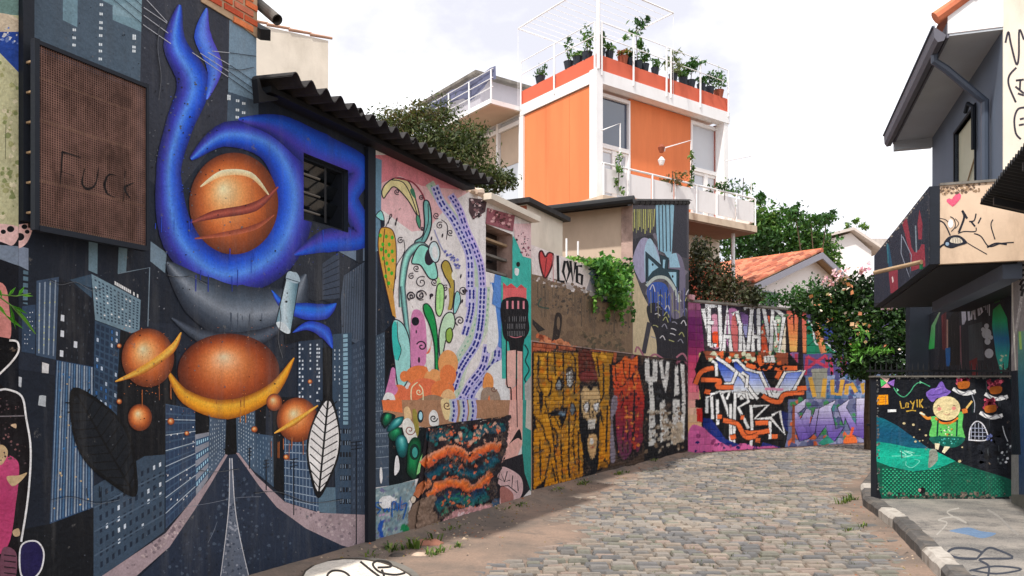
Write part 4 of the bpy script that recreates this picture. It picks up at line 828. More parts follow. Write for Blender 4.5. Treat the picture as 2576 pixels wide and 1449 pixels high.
# green stack of pebbles
GN = [(10, 70, 56), (20, 120, 82), (74, 186, 130)]; TE = [(12, 70, 74), (48, 140, 140), (140, 206, 200)]
P.sm([(140, 230), (170, 140), (270, 150), (300, 190), (200, 300), (180, 310)], (16, 40, 40)); P.shade([(160, 230), (200, 145), (260, 160), (250, 230), (190, 280)], GN, (210, 170), 6); P.shade([(210, 320), (280, 210), (390, 180), (370, 260), (300, 320), (230, 350)], TE, (330, 220), 6); P.shade([(220, 380), (280, 320), (350, 300), (370, 380), (280, 450)], GN, (310, 330), 6); P.sm([(380, 240), (450, 200), (530, 330), (530, 450), (440, 470), (390, 350)], (238, 216, 210)); P.spiral(460, 330, 60, 11, (140, 90, 80), 1.4)
P.shade([(300, 470), (330, 390), (400, 390), (440, 480), (410, 620), (340, 610)], TE, (370, 430), 8); P.shade([(430, 700), (440, 500), (500, 410), (570, 440), (580, 580), (540, 820), (500, 870), (430, 800)], [(6, 60, 40), (14, 130, 78), (40, 160, 96)], (500, 600), 8); P.ell(510, 570, 55, 90, (10, 60, 50)); P.ell(515, 575, 30, 58, (70, 160, 150)); P.out([(640, 530), (650, 600), (600, 760), (530, 820), (570, 640)], (146, 206, 140), 9, (16, 60, 40)); P.sm([(490, 110), (530, 120), (560, 300), (540, 400), (500, 250)], (156, 146, 74)); P.ell(575, 180, 34, 70, (30, 50, 60)); P.ell(578, 175, 20, 46, (166, 206, 216))
P.sm([(300, 640), (330, 620), (345, 760), (290, 825)], (228, 228, 226)); P.sm([(130, 760), (150, 745), (160, 850), (145, 920), (130, 870)], (236, 236, 234))
# rough lower band: orange and teal waves
P.poly([(640, 300), (1000, 240), (1500, 180), (1560, 160), (1520, 700), (1400, 900), (1380, 1300), (500, 1449), (450, 1200), (560, 850)], (46, 40, 46))
P.ribbon([(640, 400), (820, 380), (1020, 400), (1250, 320), (1480, 300)], [100, 110], [(40, 44, 60), (18, 92, 104), (30, 70, 90)], 4); P.flecks([(650, 310), (1480, 230), (1450, 460), (660, 500)], 110, [(206, 110, 74), (30, 110, 110), (20, 24, 34), (200, 160, 140)], 10, 28)
P.ribbon([(600, 720), (760, 580), (950, 560), (1100, 620), (1260, 530), (1430, 510)], [110, 100, 110], [(206, 160, 140), (226, 122, 62), (212, 104, 52), (170, 84, 60)], 5); P.ribbon([(640, 860), (820, 740), (1050, 800), (1200, 790), (1380, 640)], [90, 120, 90], [(30, 34, 52), (20, 84, 108), (18, 100, 110), (24, 34, 46)], 5); P.flecks([(650, 620), (1420, 560), (1380, 820), (650, 880)], 90, [(20, 26, 40), (34, 110, 120), (190, 104, 70)], 8, 24)
P.ribbon([(640, 1060), (780, 930), (1000, 920), (1150, 980), (1330, 800)], [80, 110, 80], [(160, 120, 110), (228, 128, 60), (216, 110, 54), (190, 100, 70)], 5); P.ribbon([(720, 1160), (900, 1080), (1080, 1110), (1290, 1020)], [160, 170, 140], [(40, 36, 66), (24, 80, 106), (24, 108, 104), (60, 80, 84)], 5); P.flecks([(700, 1040), (1350, 950), (1330, 1200), (760, 1260)], 80, [(22, 26, 40), (200, 110, 70), (40, 120, 96)], 8, 24)
P.sm([(380, 1449), (420, 1250), (560, 1100), (720, 1050), (700, 1200), (820, 1320), (1300, 1130), (1400, 1300), (1000, 1480), (400, 1600)], (132, 112, 98)); P.sm([(800, 1300), (960, 1210), (1280, 1150), (1300, 1230), (1060, 1340), (830, 1360)], (196, 150, 150)); P.ribbon([(520, 1060), (580, 960), (660, 880)], [70, 90, 40], [(180, 110, 70), (196, 130, 96)], 3)
P.line([(960, 1240), (980, 1300), (1010, 1250), (1050, 1300), (1090, 1240), (1130, 1290), (1190, 1230)], 18, (222, 196, 196))
# tag panel low at left
P.poly([(30, 985), (520, 880), (520, 1000), (440, 1110), (430, 1449), (390, 1700), (30, 1700)], (132, 152, 158)); P.flecks([(40, 1000), (420, 960), (400, 1600), (40, 1600)], 90, [(112, 138, 148), (158, 172, 172), (120, 120, 150)], 10, 30)
P.poly([(120, 1100), (160, 1060), (240, 1050), (300, 1090), (250, 1120), (250, 1190), (160, 1190), (125, 1150)], (234, 234, 230))
P.line([(50, 1280), (180, 1275), (320, 1240)], 9, (196, 150, 190)); P.ribbon([(130, 1330), (110, 1420), (150, 1560)], [40, 40], [(30, 84, 160)], 1); P.ribbon([(380, 1449), (410, 1390), (440, 1500)], [60, 60], [(30, 130, 84)], 1); P.out([(460, 1080), (500, 1050), (530, 1080), (510, 1130), (470, 1130)], (226, 206, 190), 10, (60, 40, 36))
# teal strip with the tall dark-faced figure at the wall's end
P.fr = G
P.poly([(1600, 1200), (1620, 760), (1700, 900), (1720, 970), (1830, 1000), (1830, 2200), (1510, 2200), (1500, 1150)], (70, 176, 164)); P.poly([(1500, 1160), (1440, 1130), (1410, 1449), (1500, 1500)], (96, 140, 200)); P.poly([(1620, 640), (1830, 640), (1830, 1000), (1720, 970), (1640, 780)], (226, 188, 190)); P.flecks([(1640, 760), (1800, 700), (1800, 960), (1700, 960)], 30, [(60, 50, 56), (150, 96, 110)], 4, 12)
P.poly([(1180, 380), (1360, 400), (1340, 520), (1220, 600), (1180, 520)], (84, 66, 70)); P.flecks([(1190, 400), (1330, 420), (1300, 560), (1220, 590)], 36, [(206, 190, 190), (50, 44, 50), (140, 110, 112)], 7, 16); P.poly([(1360, 480), (1640, 560), (1620, 720), (1345, 640)], (150, 96, 104)); P.flecks([(1360, 490), (1620, 570), (1610, 700), (1360, 630)], 40, [(206, 166, 166), (120, 70, 80), (96, 60, 60)], 8, 22)
P.ell(1672, 1050, 20, 26, (24, 22, 24)); P.sm([(1640, 1090), (1680, 1100), (1670, 1160), (1640, 1150)], (214, 222, 216)); P.poly([(1520, 1230), (1560, 1270), (1600, 1240), (1660, 1290), (1700, 1250), (1745, 1290), (1745, 1400), (1520, 1420)], (206, 86, 92))
P.fr = H_
P.poly([(1700, 560), (1800, 500), (1810, 1449), (1700, 1449)], (58, 170, 160)); P.line([(1720, 620), (1760, 700), (1730, 800), (1770, 900), (1720, 1000), (1760, 1060)], 16, (20, 74, 74)); P.poly([(1490, 0), (1740, 0), (1740, 130), (1480, 130)], (214, 110, 112))
P.sm([(1480, 130), (1740, 120), (1760, 330), (1770, 470), (1700, 580), (1600, 600), (1500, 560), (1470, 400)], (26, 24, 30)); P.grid([(1500, 130), (1740, 130), (1740, 240), (1500, 240)], 4, 1, (212, 140, 150), .34, .8); P.grid([(1520, 300), (1740, 300), (1720, 540), (1530, 540)], 11, 3, (150, 150, 154), .18, .7, .8); P.line([(1560, 530), (1620, 545), (1690, 530)], 8, (206, 130, 140))
P.poly([(1540, 560), (1720, 560), (1690, 740), (1560, 700)], (24, 24, 30)); P.poly([(1530, 690), (1630, 680), (1620, 1060), (1560, 1120), (1510, 1060)], (228, 176, 166)); P.poly([(1640, 690), (1700, 700), (1700, 1480), (1640, 1480)], (228, 172, 162)); P.poly([(1560, 1120), (1640, 1060), (1640, 1500), (1560, 1500)], (226, 160, 150)); P.line([(1520, 560), (1525, 1050), (1570, 1110), (1570, 1380)], 14, (30, 24, 30)); P.line([(1630, 560), (1630, 1000), (1635, 1449)], 12, (30, 24, 30)); P.line([(1700, 620), (1700, 1449)], 10, (30, 60, 60))
P.poly([(1720, 1060), (1800, 950), (1800, 1449), (1730, 1449)], (170, 170, 166))
P.fr = I_
P.poly([(1560, 0), (1700, 0), (1695, 480), (1640, 620), (1440, 680), (1520, 420)], (230, 172, 162)); P.poly([(1700, 0), (1815, 0), (1800, 500), (1790, 1000), (1690, 900)], (62, 150, 140)); P.poly([(1740, 0), (1815, 0), (1800, 340), (1730, 300)], (188, 184, 174)); P.line([(1635, 0), (1640, 300)], 10, (40, 30, 34)); P.sm([(1580, 440), (1660, 320), (1690, 420), (1680, 440), (1640, 420), (1540, 500), (1480, 640), (1450, 660)], (24, 22, 28))
P.poly([(1430, 680), (1700, 590), (1720, 800), (1780, 980), (1500, 1300), (1340, 1310), (1380, 900)], (40, 38, 46)); P.sm([(1400, 880), (1460, 740), (1560, 760), (1680, 850), (1700, 1000), (1640, 1120), (1560, 1200), (1450, 1150), (1460, 960)], (206, 176, 176))
for pts in ([(1420, 920), (1450, 780), (1500, 900), (1430, 860)], [(1530, 780), (1500, 900), (1560, 880)], [(1590, 830), (1580, 960), (1640, 880), (1650, 1000)], [(1450, 950), (1540, 940), (1640, 1020)]): P.line(pts, 11, (34, 30, 36), False)
P.sm([(1450, 980), (1520, 960), (1600, 1050), (1560, 1190), (1480, 1220)], (172, 120, 112)); P.vgrad([(1340, 1100), (1440, 1080), (1440, 1300), (1340, 1310)], [(60, 84, 110), (90, 130, 158)], 5)
P.build('flower_painting', M['paint_rough'], fw)
def relief(pl, quadV, painter, cell, amp, parent, mat, name, o0, tex=7):
    s_ = [pl.sz(x, y)[0] for x, y in quadV]; z_ = [pl.sz(x, y)[1] for x, y in quadV]; gs = np.arange(min(s_), max(s_), cell); gz = np.arange(max(0.02, min(z_)), max(z_), cell); n = len(gs)
    A_, Z_ = np.meshgrid(gs, gz); base = np.array([tuple(pl.W(a, z, 0)) for z in gz for a in gs]); U = CX + FV * base[:, 0] / base[:, 1]; V = HY - FV * (base[:, 2] - EYE) / base[:, 1]
    a = A_.ravel(); z = Z_.ravel(); h = (vn_(a * 6, z * 9) * .45 + vn_(a * 17, z * 22) * .35 + vn_(a * 45 + 7, z * 50) * .2); ins = np.zeros(len(U), bool); Q = quadV
    for i in range(len(Q)):
        ax, ay = Q[i]; bx, by = Q[i - 1]
        if ay != by: ins ^= ((ay > V) != (by > V)) & (U < (bx - ax) * (V - ay) / (by - ay) + ax)
    w_ = 9 * (vn_(a * 9 + 3, z * 12) - .5), 9 * (vn_(a * 11, z * 8 + 9) - .5)
    Cc = painter.sample(U + w_[0], V + w_[1], lin((120, 100, 84))) * (.75 + .5 * vn_(a * 30, z * 34))[:, None]
    pos = base + np.array(pl.n)[None, :] * (o0 + h * amp)[:, None]
    I = np.arange(len(a)).reshape(len(gz), n); F = np.stack([I[:-1, :-1], I[:-1, 1:], I[1:, 1:], I[1:, :-1]], -1).reshape(-1, 4); F = F[ins[F].all(1)]
    m = bpy.data.meshes.new(name); m.from_pydata(pos.tolist(), [], F.tolist()); at = m.color_attributes.new('Col', 'FLOAT_COLOR', 'POINT'); at.data.foreach_set('color', np.concatenate([Cc, np.ones((len(Cc), 1))], 1).astype(np.float32).ravel()); return obj(name, m, mat, parent)
relief(L1, [(1040, 1335), (1044, 1290), (1060, 1220), (1074, 1080), (1130, 1066), (1200, 1058), (1280, 1042), (1284, 1090), (1262, 1160), (1250, 1200), (1240, 1300), (1150, 1330), (1040, 1365)], P, .014, .055, fw, M['piece'], 'broken_plaster', .004)
def tagpaint(fn):
    p_ = Paint(L1, None, 1.2, 22); p_.fr = I_; fn(p_); p_.build('tag_stroke', M['paint_rough'], fw, .03)
tagpaint(lambda p_: p_.poly([(120, 1100), (160, 1060), (240, 1050), (300, 1090), (250, 1120), (250, 1190), (160, 1190), (125, 1150)], (234, 234, 230)))
for pts in ([(150, 1130), (90, 1130), (90, 1170), (140, 1200), (100, 1250)], [(180, 1190), (185, 1230), (210, 1190), (230, 1230), (240, 1180)], [(265, 1290), (268, 1130), (310, 1130), (300, 1200), (270, 1200)], [(330, 1130), (320, 1220)], [(360, 1060), (350, 1200), (390, 1200)], [(370, 1150), (430, 1140), (385, 1310)]): tagpaint(lambda p_: p_.line(pts, 13, (38, 104, 172)))
relief(L1, [(938, 1240), (1044, 1210), (1034, 1265), (1026, 1352), (938, 1380)], P, .016, .02, fw, M['piece'], 'tag_panel_plaster', .006)
win = MB(); L1.box(win, v0, v1, vz0, vz1, -.29, -.24); wn = win.build('window', M['glass_dark'], fw)
for k in range(3):
    q = MB(); zz = vz0 + .04 + k * (vz1 - vz0) / 3; L1.box(q, v0, v1, zz, zz + .03, -.16, -.08); q.build('bar', M['wood'] if k == 2 else M['concrete'], wn)
q = MB(); L1.box(q, v0 + .15, v0 + .18, vz0, vz1, -.2, -.17); q.build('mullion', M['black'], wn)
cp = MB(); L1.box(cp, S1(1212), S1(1338), Z_E - .03, Z_E + .05, -.2, .14); cp.build('coping_slab', M['cream'], fw)
for k in range(6):
    q = MB(); a = L1.W(S1(1165) + k * .075, Z_E + .03 + random.uniform(-.02, .03), random.uniform(-.1, .06)); q.tube([a, a + L1.d * random.uniform(.08, .15) + Vector((0, 0, random.uniform(-.03, .03)))], [.035, .05], 6); q.build('broken_tile', bpy.data.materials['pale_tile'], fw)
# ------------------------------------------------------------------ masonry built piece by piece, painted over
def masonry(pl, s0, s1, z0, z1, bw, bh, gap, cx, cz, painter, base, parent, mat, piece, proud=.012, jit=.004, cap=300, mortar_off=0.0, zt=None, wear=1.0, sj=.7):
    """each brick: a front of cx x cz cells carrying the painting's colours, with sides"""
    bricks = []; z = z0; r = 0
    while z < z1 - .01:
        s = s0 - (bw / 2 if r % 2 else 0)
        while s < s1 - .01:
            a = max(s, s0); b = min(s + bw, s1)
            if b - a > .04 and (zt is None or z + bh < zt(a) + .001): bricks.append((a + gap / 2, b - gap / 2, z + gap / 2, min(z + bh, z1) - gap / 2))
            s += bw
        z += bh; r += 1
    V = []; 
    for (a, b, c, d) in bricks:
        o = proud + random.uniform(-jit, jit); g = np.linspace(0, 1, cx + 1); h = np.linspace(0, 1, cz + 1)
        for j in h:
            for i in g:
                e = .0035 if (i in (0, 1) or j in (0, 1)) else 0
                V.append(pl.W(a + (b - a) * i, c + (d - c) * j, o - e))
        for i, j in ((0, 0), (1, 0), (1, 1), (0, 1)): V.append(pl.W(a + (b - a) * i, c + (d - c) * j, mortar_off - .005))
    V = np.array([tuple(v) for v in V]); U = CX + FV * V[:, 0] / V[:, 1]; Vv = HY - FV * (V[:, 2] - EYE) / V[:, 1]
    Cc = painter.sample(U, Vv, base, wear, sj); nb = (cx + 1) * (cz + 1) + 4
    tone = np.repeat(np.random.default_rng(5).uniform(.86, 1.12, len(bricks)), nb); Cc = Cc * tone[:, None]
    fs = [(j * (cx + 1) + i, j * (cx + 1) + i + 1, (j + 1) * (cx + 1) + i + 1, (j + 1) * (cx + 1) + i) for j in range(cz) for i in range(cx)]
    k0 = (cx + 1) * (cz + 1); bl, br, tr, tl = 0, cx, k0 - 1, k0 - 1 - cx
    fs += [tuple(range(bl, br + 1))[::-1] + (k0, k0 + 1), (br, k0 + 1, k0 + 2, tr) if cz == 1 else tuple([br] + [k0 + 1, k0 + 2] + [j * (cx + 1) + cx for j in range(cz, 0, -1)]), tuple(range(tl, tr + 1)) + (k0 + 2, k0 + 3), tuple([tl] + [k0 + 3, k0] + [j * (cx + 1) for j in range(0, cz)])]
    flip = pl.d.cross(Vector((0, 0, 1))).dot(pl.n) < 0
    if flip: fs = [f[::-1] for f in fs]
    def mk(name, vs, faces, cols, par):
        m = bpy.data.meshes.new(name); m.from_pydata(vs.tolist(), [], faces); at = m.color_attributes.new('Col', 'FLOAT_COLOR', 'POINT')
        at.data.foreach_set('color', np.concatenate([cols, np.ones((len(cols), 1))], 1).astype(np.float32).ravel()); return obj(name, m, mat, par)
    dist = [V[i * nb][1] for i in range(len(bricks))]; order = sorted(range(len(bricks)), key=lambda i: dist[i])
    for i in order[:cap]: mk(piece, V[i * nb:(i + 1) * nb], fs, Cc[i * nb:(i + 1) * nb], parent)
    rest = order[cap:]
    if rest:
        vs = np.concatenate([V[i * nb:(i + 1) * nb] for i in rest]); cs = np.concatenate([Cc[i * nb:(i + 1) * nb] for i in rest])
        stuff(mk(piece + '_field', vs, [tuple(k * nb + x for x in f) for k in range(len(rest)) for f in fs], cs, parent))
    # painted mortar behind
    gs = np.arange(s0, s1 + .001, (s1 - s0) / max(2, int((s1 - s0) / .045))); gz = np.arange(z0, z1 + .001, (z1 - z0) / max(2, int((z1 - z0) / .045)))
    VV = np.array([tuple(pl.W(a, b, mortar_off)) for b in gz for a in gs]); U = CX + FV * VV[:, 0] / VV[:, 1]; Vv = HY - FV * (VV[:, 2] - EYE) / VV[:, 1]
    n = len(gs); ff = [(j * n + i, j * n + i + 1, (j + 1) * n + i + 1, (j + 1) * n + i) for j in range(len(gz) - 1) for i in range(n - 1) if zt is None or gz[j + 1] <= zt(gs[i]) + .03]
    if flip: ff = [f[::-1] for f in ff]
    mk('mortar', VV, ff, painter.sample(U, Vv, base, wear, sj) * .85, parent)
# ------------------------------------------------------------------ painted brick wall in the middle of the lane
def S3(u): return L3.sz(u, 900)[0]
bw = thing('painted_brick_wall', 'brick wall with ochre, orange and black lettering under a stained plaster top', 'wall', L3.W(S3(1500), 0, 0))
b0, b1, bM = S3(1332), S3(1733), S3(1592)
q = MB(); L3.box(q, b0, b1, -.1, 2.36, -.3, -.008); q.build('core', M['plaster2'], bw)
K = (1288, 805, 1/3); J = (1288, 442.8, 1/3)
PB = Paint(L3, None, 1.12, 31); PB.fr = K
BK = (26, 28, 36)
PB.poly([(100, 100), (1400, 100), (1400, 1500), (100, 1500)], (92, 74, 62))
PB.poly([(150, 120), (800, 200), (780, 330), (150, 260)], (186, 106, 72)); PB.flecks([(150, 130), (700, 200), (700, 260), (150, 240)], 60, [(150, 76, 52), (206, 140, 100), (80, 60, 52)], 8, 22)
PB.poly([(155, 235), (500, 235), (770, 240), (745, 560), (740, 1100), (540, 1200), (240, 1265), (160, 1300), (150, 820)], (22, 26, 36))
YE = [(186, 138, 40), (196, 146, 44), (214, 152, 34), (216, 150, 28)]
PB.vgrad([(165, 245), (500, 250), (520, 600), (530, 820), (535, 1180), (245, 1260), (250, 1200), (165, 1280), (165, 840), (190, 820), (165, 700)], YE, 14); PB.vgrad([(615, 250), (770, 250), (745, 340), (730, 580), (745, 800), (735, 1090), (700, 1040), (650, 1130), (640, 800), (665, 600), (640, 450)], YE, 14)
PB.flecks([(170, 260), (740, 260), (730, 1100), (170, 1250)], 150, [(60, 46, 30), (120, 84, 40)], 3, 9); PB.flecks([(170, 260), (740, 260), (730, 1100), (170, 1250)], 200, [(170, 120, 34), (228, 172, 60), (156, 124, 62), (204, 130, 30)], 8, 30)
for pts in ([(270, 240), (270, 440), (300, 470), (280, 570), (250, 590), (275, 700), (310, 860), (320, 1000), (350, 1230)], [(385, 240), (385, 640), (330, 670), (300, 700), (330, 740), (372, 820), (400, 700)], [(160, 720), (230, 800), (250, 880), (290, 960), (270, 1100), (235, 1260)], [(185, 500), (210, 570), (225, 540), (230, 640)], [(430, 700), (430, 1180)], [(470, 640), (480, 720), (460, 900), (480, 1100)], [(165, 1010), (240, 980)], [(290, 790), (340, 860), (330, 1000)], [(420, 1100), (440, 1190)], [(520, 620), (470, 600)], [(690, 330), (690, 560), (660, 640), (690, 800)], [(720, 640), (710, 1000)], [(200, 260), (200, 480), (240, 560)], [(320, 250), (330, 420)], [(450, 250), (480, 330), (470, 560)], [(210, 900), (215, 1200)], [(370, 900), (380, 1200)], [(500, 840), (505, 1160)], [(300, 1080), (330, 1220)], [(250, 700), (400, 690)], [(640, 280), (660, 430)], [(180, 620), (260, 640)]): PB.line(pts, 12, BK)
PB.sm([(325, 520), (345, 440), (378, 440), (378, 530)], BK); PB.sm([(335, 505), (350, 460), (368, 470), (366, 520)], (150, 156, 160)); PB.poly([(290, 690), (420, 655), (420, 700), (372, 830), (350, 720), (290, 730)], BK); PB.poly([(350, 690), (405, 690), (400, 720), (355, 715)], (120, 148, 168)); PB.sm([(205, 560), (225, 530), (235, 600), (222, 700), (208, 660)], BK)
PB.ell(438, 430, 34, 84, BK); PB.ell(436, 430, 24, 70, (206, 208, 206)); PB.ell(430, 410, 7, 9, BK); PB.ell(446, 412, 7, 9, BK); PB.line([(425, 460), (438, 475), (450, 460)], 6, BK); PB.poly([(412, 370), (460, 350), (462, 385), (412, 395)], BK); PB.out([(455, 620), (475, 660), (470, 700), (445, 715), (440, 650)], (120, 130, 138), 7, BK)
# bearded face in a knitted cap
PB.sm([(520, 460), (640, 440), (668, 600), (660, 800), (650, 1100), (600, 1200), (550, 1190), (535, 1000), (505, 780), (512, 600)], (20, 24, 32)); PB.sm([(500, 250), (540, 190), (600, 240), (630, 400), (640, 460), (515, 460), (500, 350)], (110, 48, 38)); PB.poly([(515, 395), (638, 380), (642, 450), (518, 462)], (136, 62, 60)); PB.line([(515, 395), (575, 380), (638, 378)], 8, BK); PB.line([(555, 250), (560, 370)], 6, (70, 32, 30)); PB.poly([(505, 240), (540, 175), (600, 235), (550, 215)], (44, 30, 30)); PB.flecks([(520, 260), (610, 260), (630, 370), (520, 370)], 24, [(140, 70, 52), (84, 38, 32)], 5, 12)
PB.sm([(525, 540), (560, 500), (590, 540), (625, 500), (660, 550), (660, 680), (630, 720), (640, 760), (600, 820), (570, 760), (530, 700)], (214, 186, 140)); PB.out([(545, 640), (575, 620), (582, 670), (565, 700), (545, 680)], (232, 232, 228), 7, BK); PB.out([(618, 640), (655, 625), (650, 680), (635, 690), (618, 670)], (232, 232, 228), 7, BK); PB.line([(540, 612), (590, 606)], 9, BK); PB.line([(612, 606), (660, 604)], 9, BK); PB.line([(590, 620), (585, 720), (610, 735), (605, 640)], 6, BK); PB.poly([(570, 750), (630, 745), (625, 815), (575, 820)], (226, 222, 214)); PB.line([(575, 780), (625, 778)], 5, BK); PB.sm([(575, 890), (600, 860), (640, 880), (630, 1000), (605, 1050), (575, 980)], (214, 180, 132)); PB.ell(602, 915, 16, 24, (230, 228, 220)); PB.ell(603, 958, 14, 6, (170, 60, 56))
# orange to purple lettering
PB.poly([(735, 330), (960, 250), (1000, 420), (1005, 800), (980, 1000), (880, 1080), (800, 1060), (770, 900), (740, 560)], (34, 26, 34)); RG = [(230, 120, 50), (222, 98, 46), (168, 50, 52), (142, 44, 84), (120, 56, 104)]
PB.vgrad([(755, 350), (820, 320), (850, 270), (900, 300), (950, 265), (945, 420), (920, 480), (910, 740), (900, 1000), (850, 1060), (810, 1030), (790, 860), (770, 560)], RG, 16); PB.vgrad([(930, 440), (960, 400), (990, 480), (1000, 700), (990, 900), (950, 1000), (925, 960), (930, 700)], [(232, 116, 46), (196, 60, 50), (150, 40, 56), (122, 50, 90)], 14)
for pts in ([(780, 330), (790, 470), (830, 500), (860, 470)], [(840, 300), (850, 420), (880, 440), (890, 330)], [(810, 580), (830, 540), (840, 620), (820, 660)], [(870, 640), (875, 1000)], [(920, 480), (905, 420), (940, 390)], [(840, 800), (835, 1000)], [(760, 470), (800, 520)]): PB.line(pts, 9, BK)
PB.flecks([(780, 350), (990, 320), (980, 980), (800, 1000)], 90, [(200, 80, 60), (90, 36, 50), (236, 140, 70)], 5, 16); PB.sm([(750, 620), (770, 570), (795, 590), (790, 680), (760, 740), (770, 900), (780, 1050), (745, 1060), (745, 800)], (150, 142, 156))
# black and white lettering
PB.poly([(960, 400), (1000, 290), (1340, 300), (1385, 390), (1340, 700), (1330, 980), (1000, 1080), (985, 820), (1000, 600)], (24, 26, 32)); PB.flecks([(1000, 500), (1340, 500), (1330, 900), (1010, 950)], 80, [(70, 70, 76), (16, 18, 24)], 6, 16)
WH = (226, 224, 220)
for p in ([(1003, 295), (1035, 292), (1040, 430), (1062, 430), (1062, 300), (1098, 302), (1095, 460), (1060, 470), (1075, 620), (1085, 940), (1030, 950), (1040, 620), (1030, 470), (1005, 455)], [(1108, 310), (1135, 300), (1150, 440), (1165, 310), (1190, 320), (1180, 440), (1160, 560), (1140, 500)], [(1230, 340), (1252, 340), (1262, 560), (1225, 570)], [(1270, 330), (1300, 340), (1310, 620), (1300, 900), (1250, 920), (1280, 700), (1285, 560)], [(1325, 400), (1385, 395), (1375, 560), (1335, 680), (1325, 560)], [(1115, 620), (1150, 600), (1165, 700), (1190, 800), (1150, 900), (1120, 930)], [(1215, 600), (1265, 600), (1270, 900), (1200, 940), (1210, 760)]): PB.poly(p, WH)
PB.flecks([(1000, 700), (1320, 620), (1310, 980), (1000, 1000)], 110, [(24, 26, 32), (150, 128, 104), (198, 188, 172)], 6, 18); PB.flecks([(1000, 300), (1320, 300), (1320, 650), (1000, 650)], 40, [(60, 62, 70)], 4, 10); PB.flecks([(1180, 800), (1300, 780), (1290, 920), (1190, 940)], 40, [(206, 190, 166), (190, 176, 156)], 8, 22)
for pts in ([(1020, 280), (1060, 250), (1120, 262), (1150, 290)], [(900, 290), (945, 230), (1000, 270)], [(1240, 330), (1290, 290), (1330, 350)], [(1280, 250), (1320, 300)]): PB.line(pts, 16, (150, 96, 112))
PB.poly([(100, 1305), (240, 1275), (540, 1205), (740, 1110), (880, 1085), (1000, 1085), (1340, 985), (1400, 1000), (1400, 1500), (100, 1500)], (86, 74, 66)); PB.flecks([(160, 1300), (1300, 1000), (1300, 1060), (160, 1380)], 160, [(60, 54, 50), (110, 96, 84), (44, 46, 40), (96, 84, 92)], 8, 24); PB.poly([(240, 1265), (535, 1195), (540, 1225), (245, 1300)], (20, 24, 34))
ZB = 2.34
masonry(L3, b0 + .1, b1, 0, ZB, .232, .0685, .011, 8, 2, PB, lin((96, 78, 66)), bw, M['piece'], 'brick', .01, .004, 300, -.004)
# upper plaster part -------------------------------------------------
ZL = 3.8
u_ = MB(); L3.box(u_, b0, bM, 2.36, ZL, -.3, -.012); u_.build('upper_wall', M['plaster2'], bw)
def r3(ua, ub, za, zb):
    def y(u, z): return pv(L3, S3(u), z)[1]
    return [(ua, y(ua, zb)), (ub, y(ub, zb)), (ub, y(ub, za)), (ua, y(ua, za))]
PU = Paint(L3, [r3(1334, 1592, 2.345, ZL)], 1.1, 33); PU.fr = J
PU.poly([(100, 400), (1000, 400), (1000, 1500), (100, 1500)], (140, 118, 96)); PU.flecks([(150, 700), (900, 900), (900, 1330), (150, 1300)], 160, [(132, 111, 90), (148, 126, 102), (126, 106, 88)], 10, 34)
PU.flecks([(160, 780), (900, 900), (900, 1150), (160, 980)], 200, [(104, 92, 80), (90, 80, 72), (122, 106, 90)], 5, 14)
for k in range(36):
    x = PU.r.uniform(170, 900); y = 790 + (x - 160) * .25 + PU.r.uniform(0, 60); PU.line([(x, y), (x + PU.r.uniform(-6, 6), y + PU.r.uniform(80, 260))], PU.r.uniform(5, 12), PU.r.choice([(112, 98, 84), (122, 106, 90), (130, 112, 94)]), False)
PU.poly([(140, 480), (640, 620), (700, 860), (560, 860), (380, 790), (150, 740)], (230, 216, 212)); PU.poly([(640, 620), (900, 680), (900, 900), (680, 900), (560, 860)], (170, 164, 170)); PU.flecks([(150, 750), (600, 850), (640, 900), (150, 800)], 70, [(220, 212, 208), (190, 180, 176), (140, 120, 104)], 6, 18)
PU.out([(250, 770), (215, 680), (205, 590), (225, 565), (252, 610), (275, 580), (310, 590), (300, 680)], (206, 84, 84), 13, (84, 30, 36)); PU.line([(262, 620), (245, 760)], 6, (110, 40, 44)); PU.line([(310, 600), (312, 800)], 6, (206, 150, 150))
for pts in ([(345, 600), (350, 790), (395, 800)], [(400, 640), (385, 720), (410, 800), (435, 720), (415, 640)], [(440, 640), (460, 800), (480, 650)], [(530, 680), (490, 680), (490, 800), (525, 820), (530, 750), (500, 740)]): PU.line(pts, 20, (30, 28, 34), False)
PU.line([(360, 610), (362, 770)], 8, (240, 236, 234), False); PU.flecks([(560, 680), (700, 720), (760, 980), (620, 900)], 40, [(60, 66, 84), (120, 130, 150), (206, 200, 204)], 10, 28)
PU.line([(220, 920), (200, 980), (280, 1000)], 13, (84, 96, 84)); PU.sm([(310, 1180), (330, 1040), (375, 1050), (370, 1160), (340, 1260), (305, 1260)], (64, 54, 50)); PU.ell(350, 1110, 12, 50, (132, 112, 92)); PU.poly([(155, 1080), (250, 1160), (200, 1180), (155, 1120)], (60, 54, 52)); PU.flecks([(150, 1190), (500, 1290), (500, 1340), (150, 1330)], 80, [(206, 120, 80), (170, 96, 70), (220, 150, 110)], 10, 30); PU.flecks([(480, 1180), (880, 1180), (880, 1320), (520, 1300)], 90, [(120, 104, 84), (146, 126, 100), (108, 98, 80)], 6, 18)
PU.build('stained_painting', M['paint_rough'], bw, -.01)
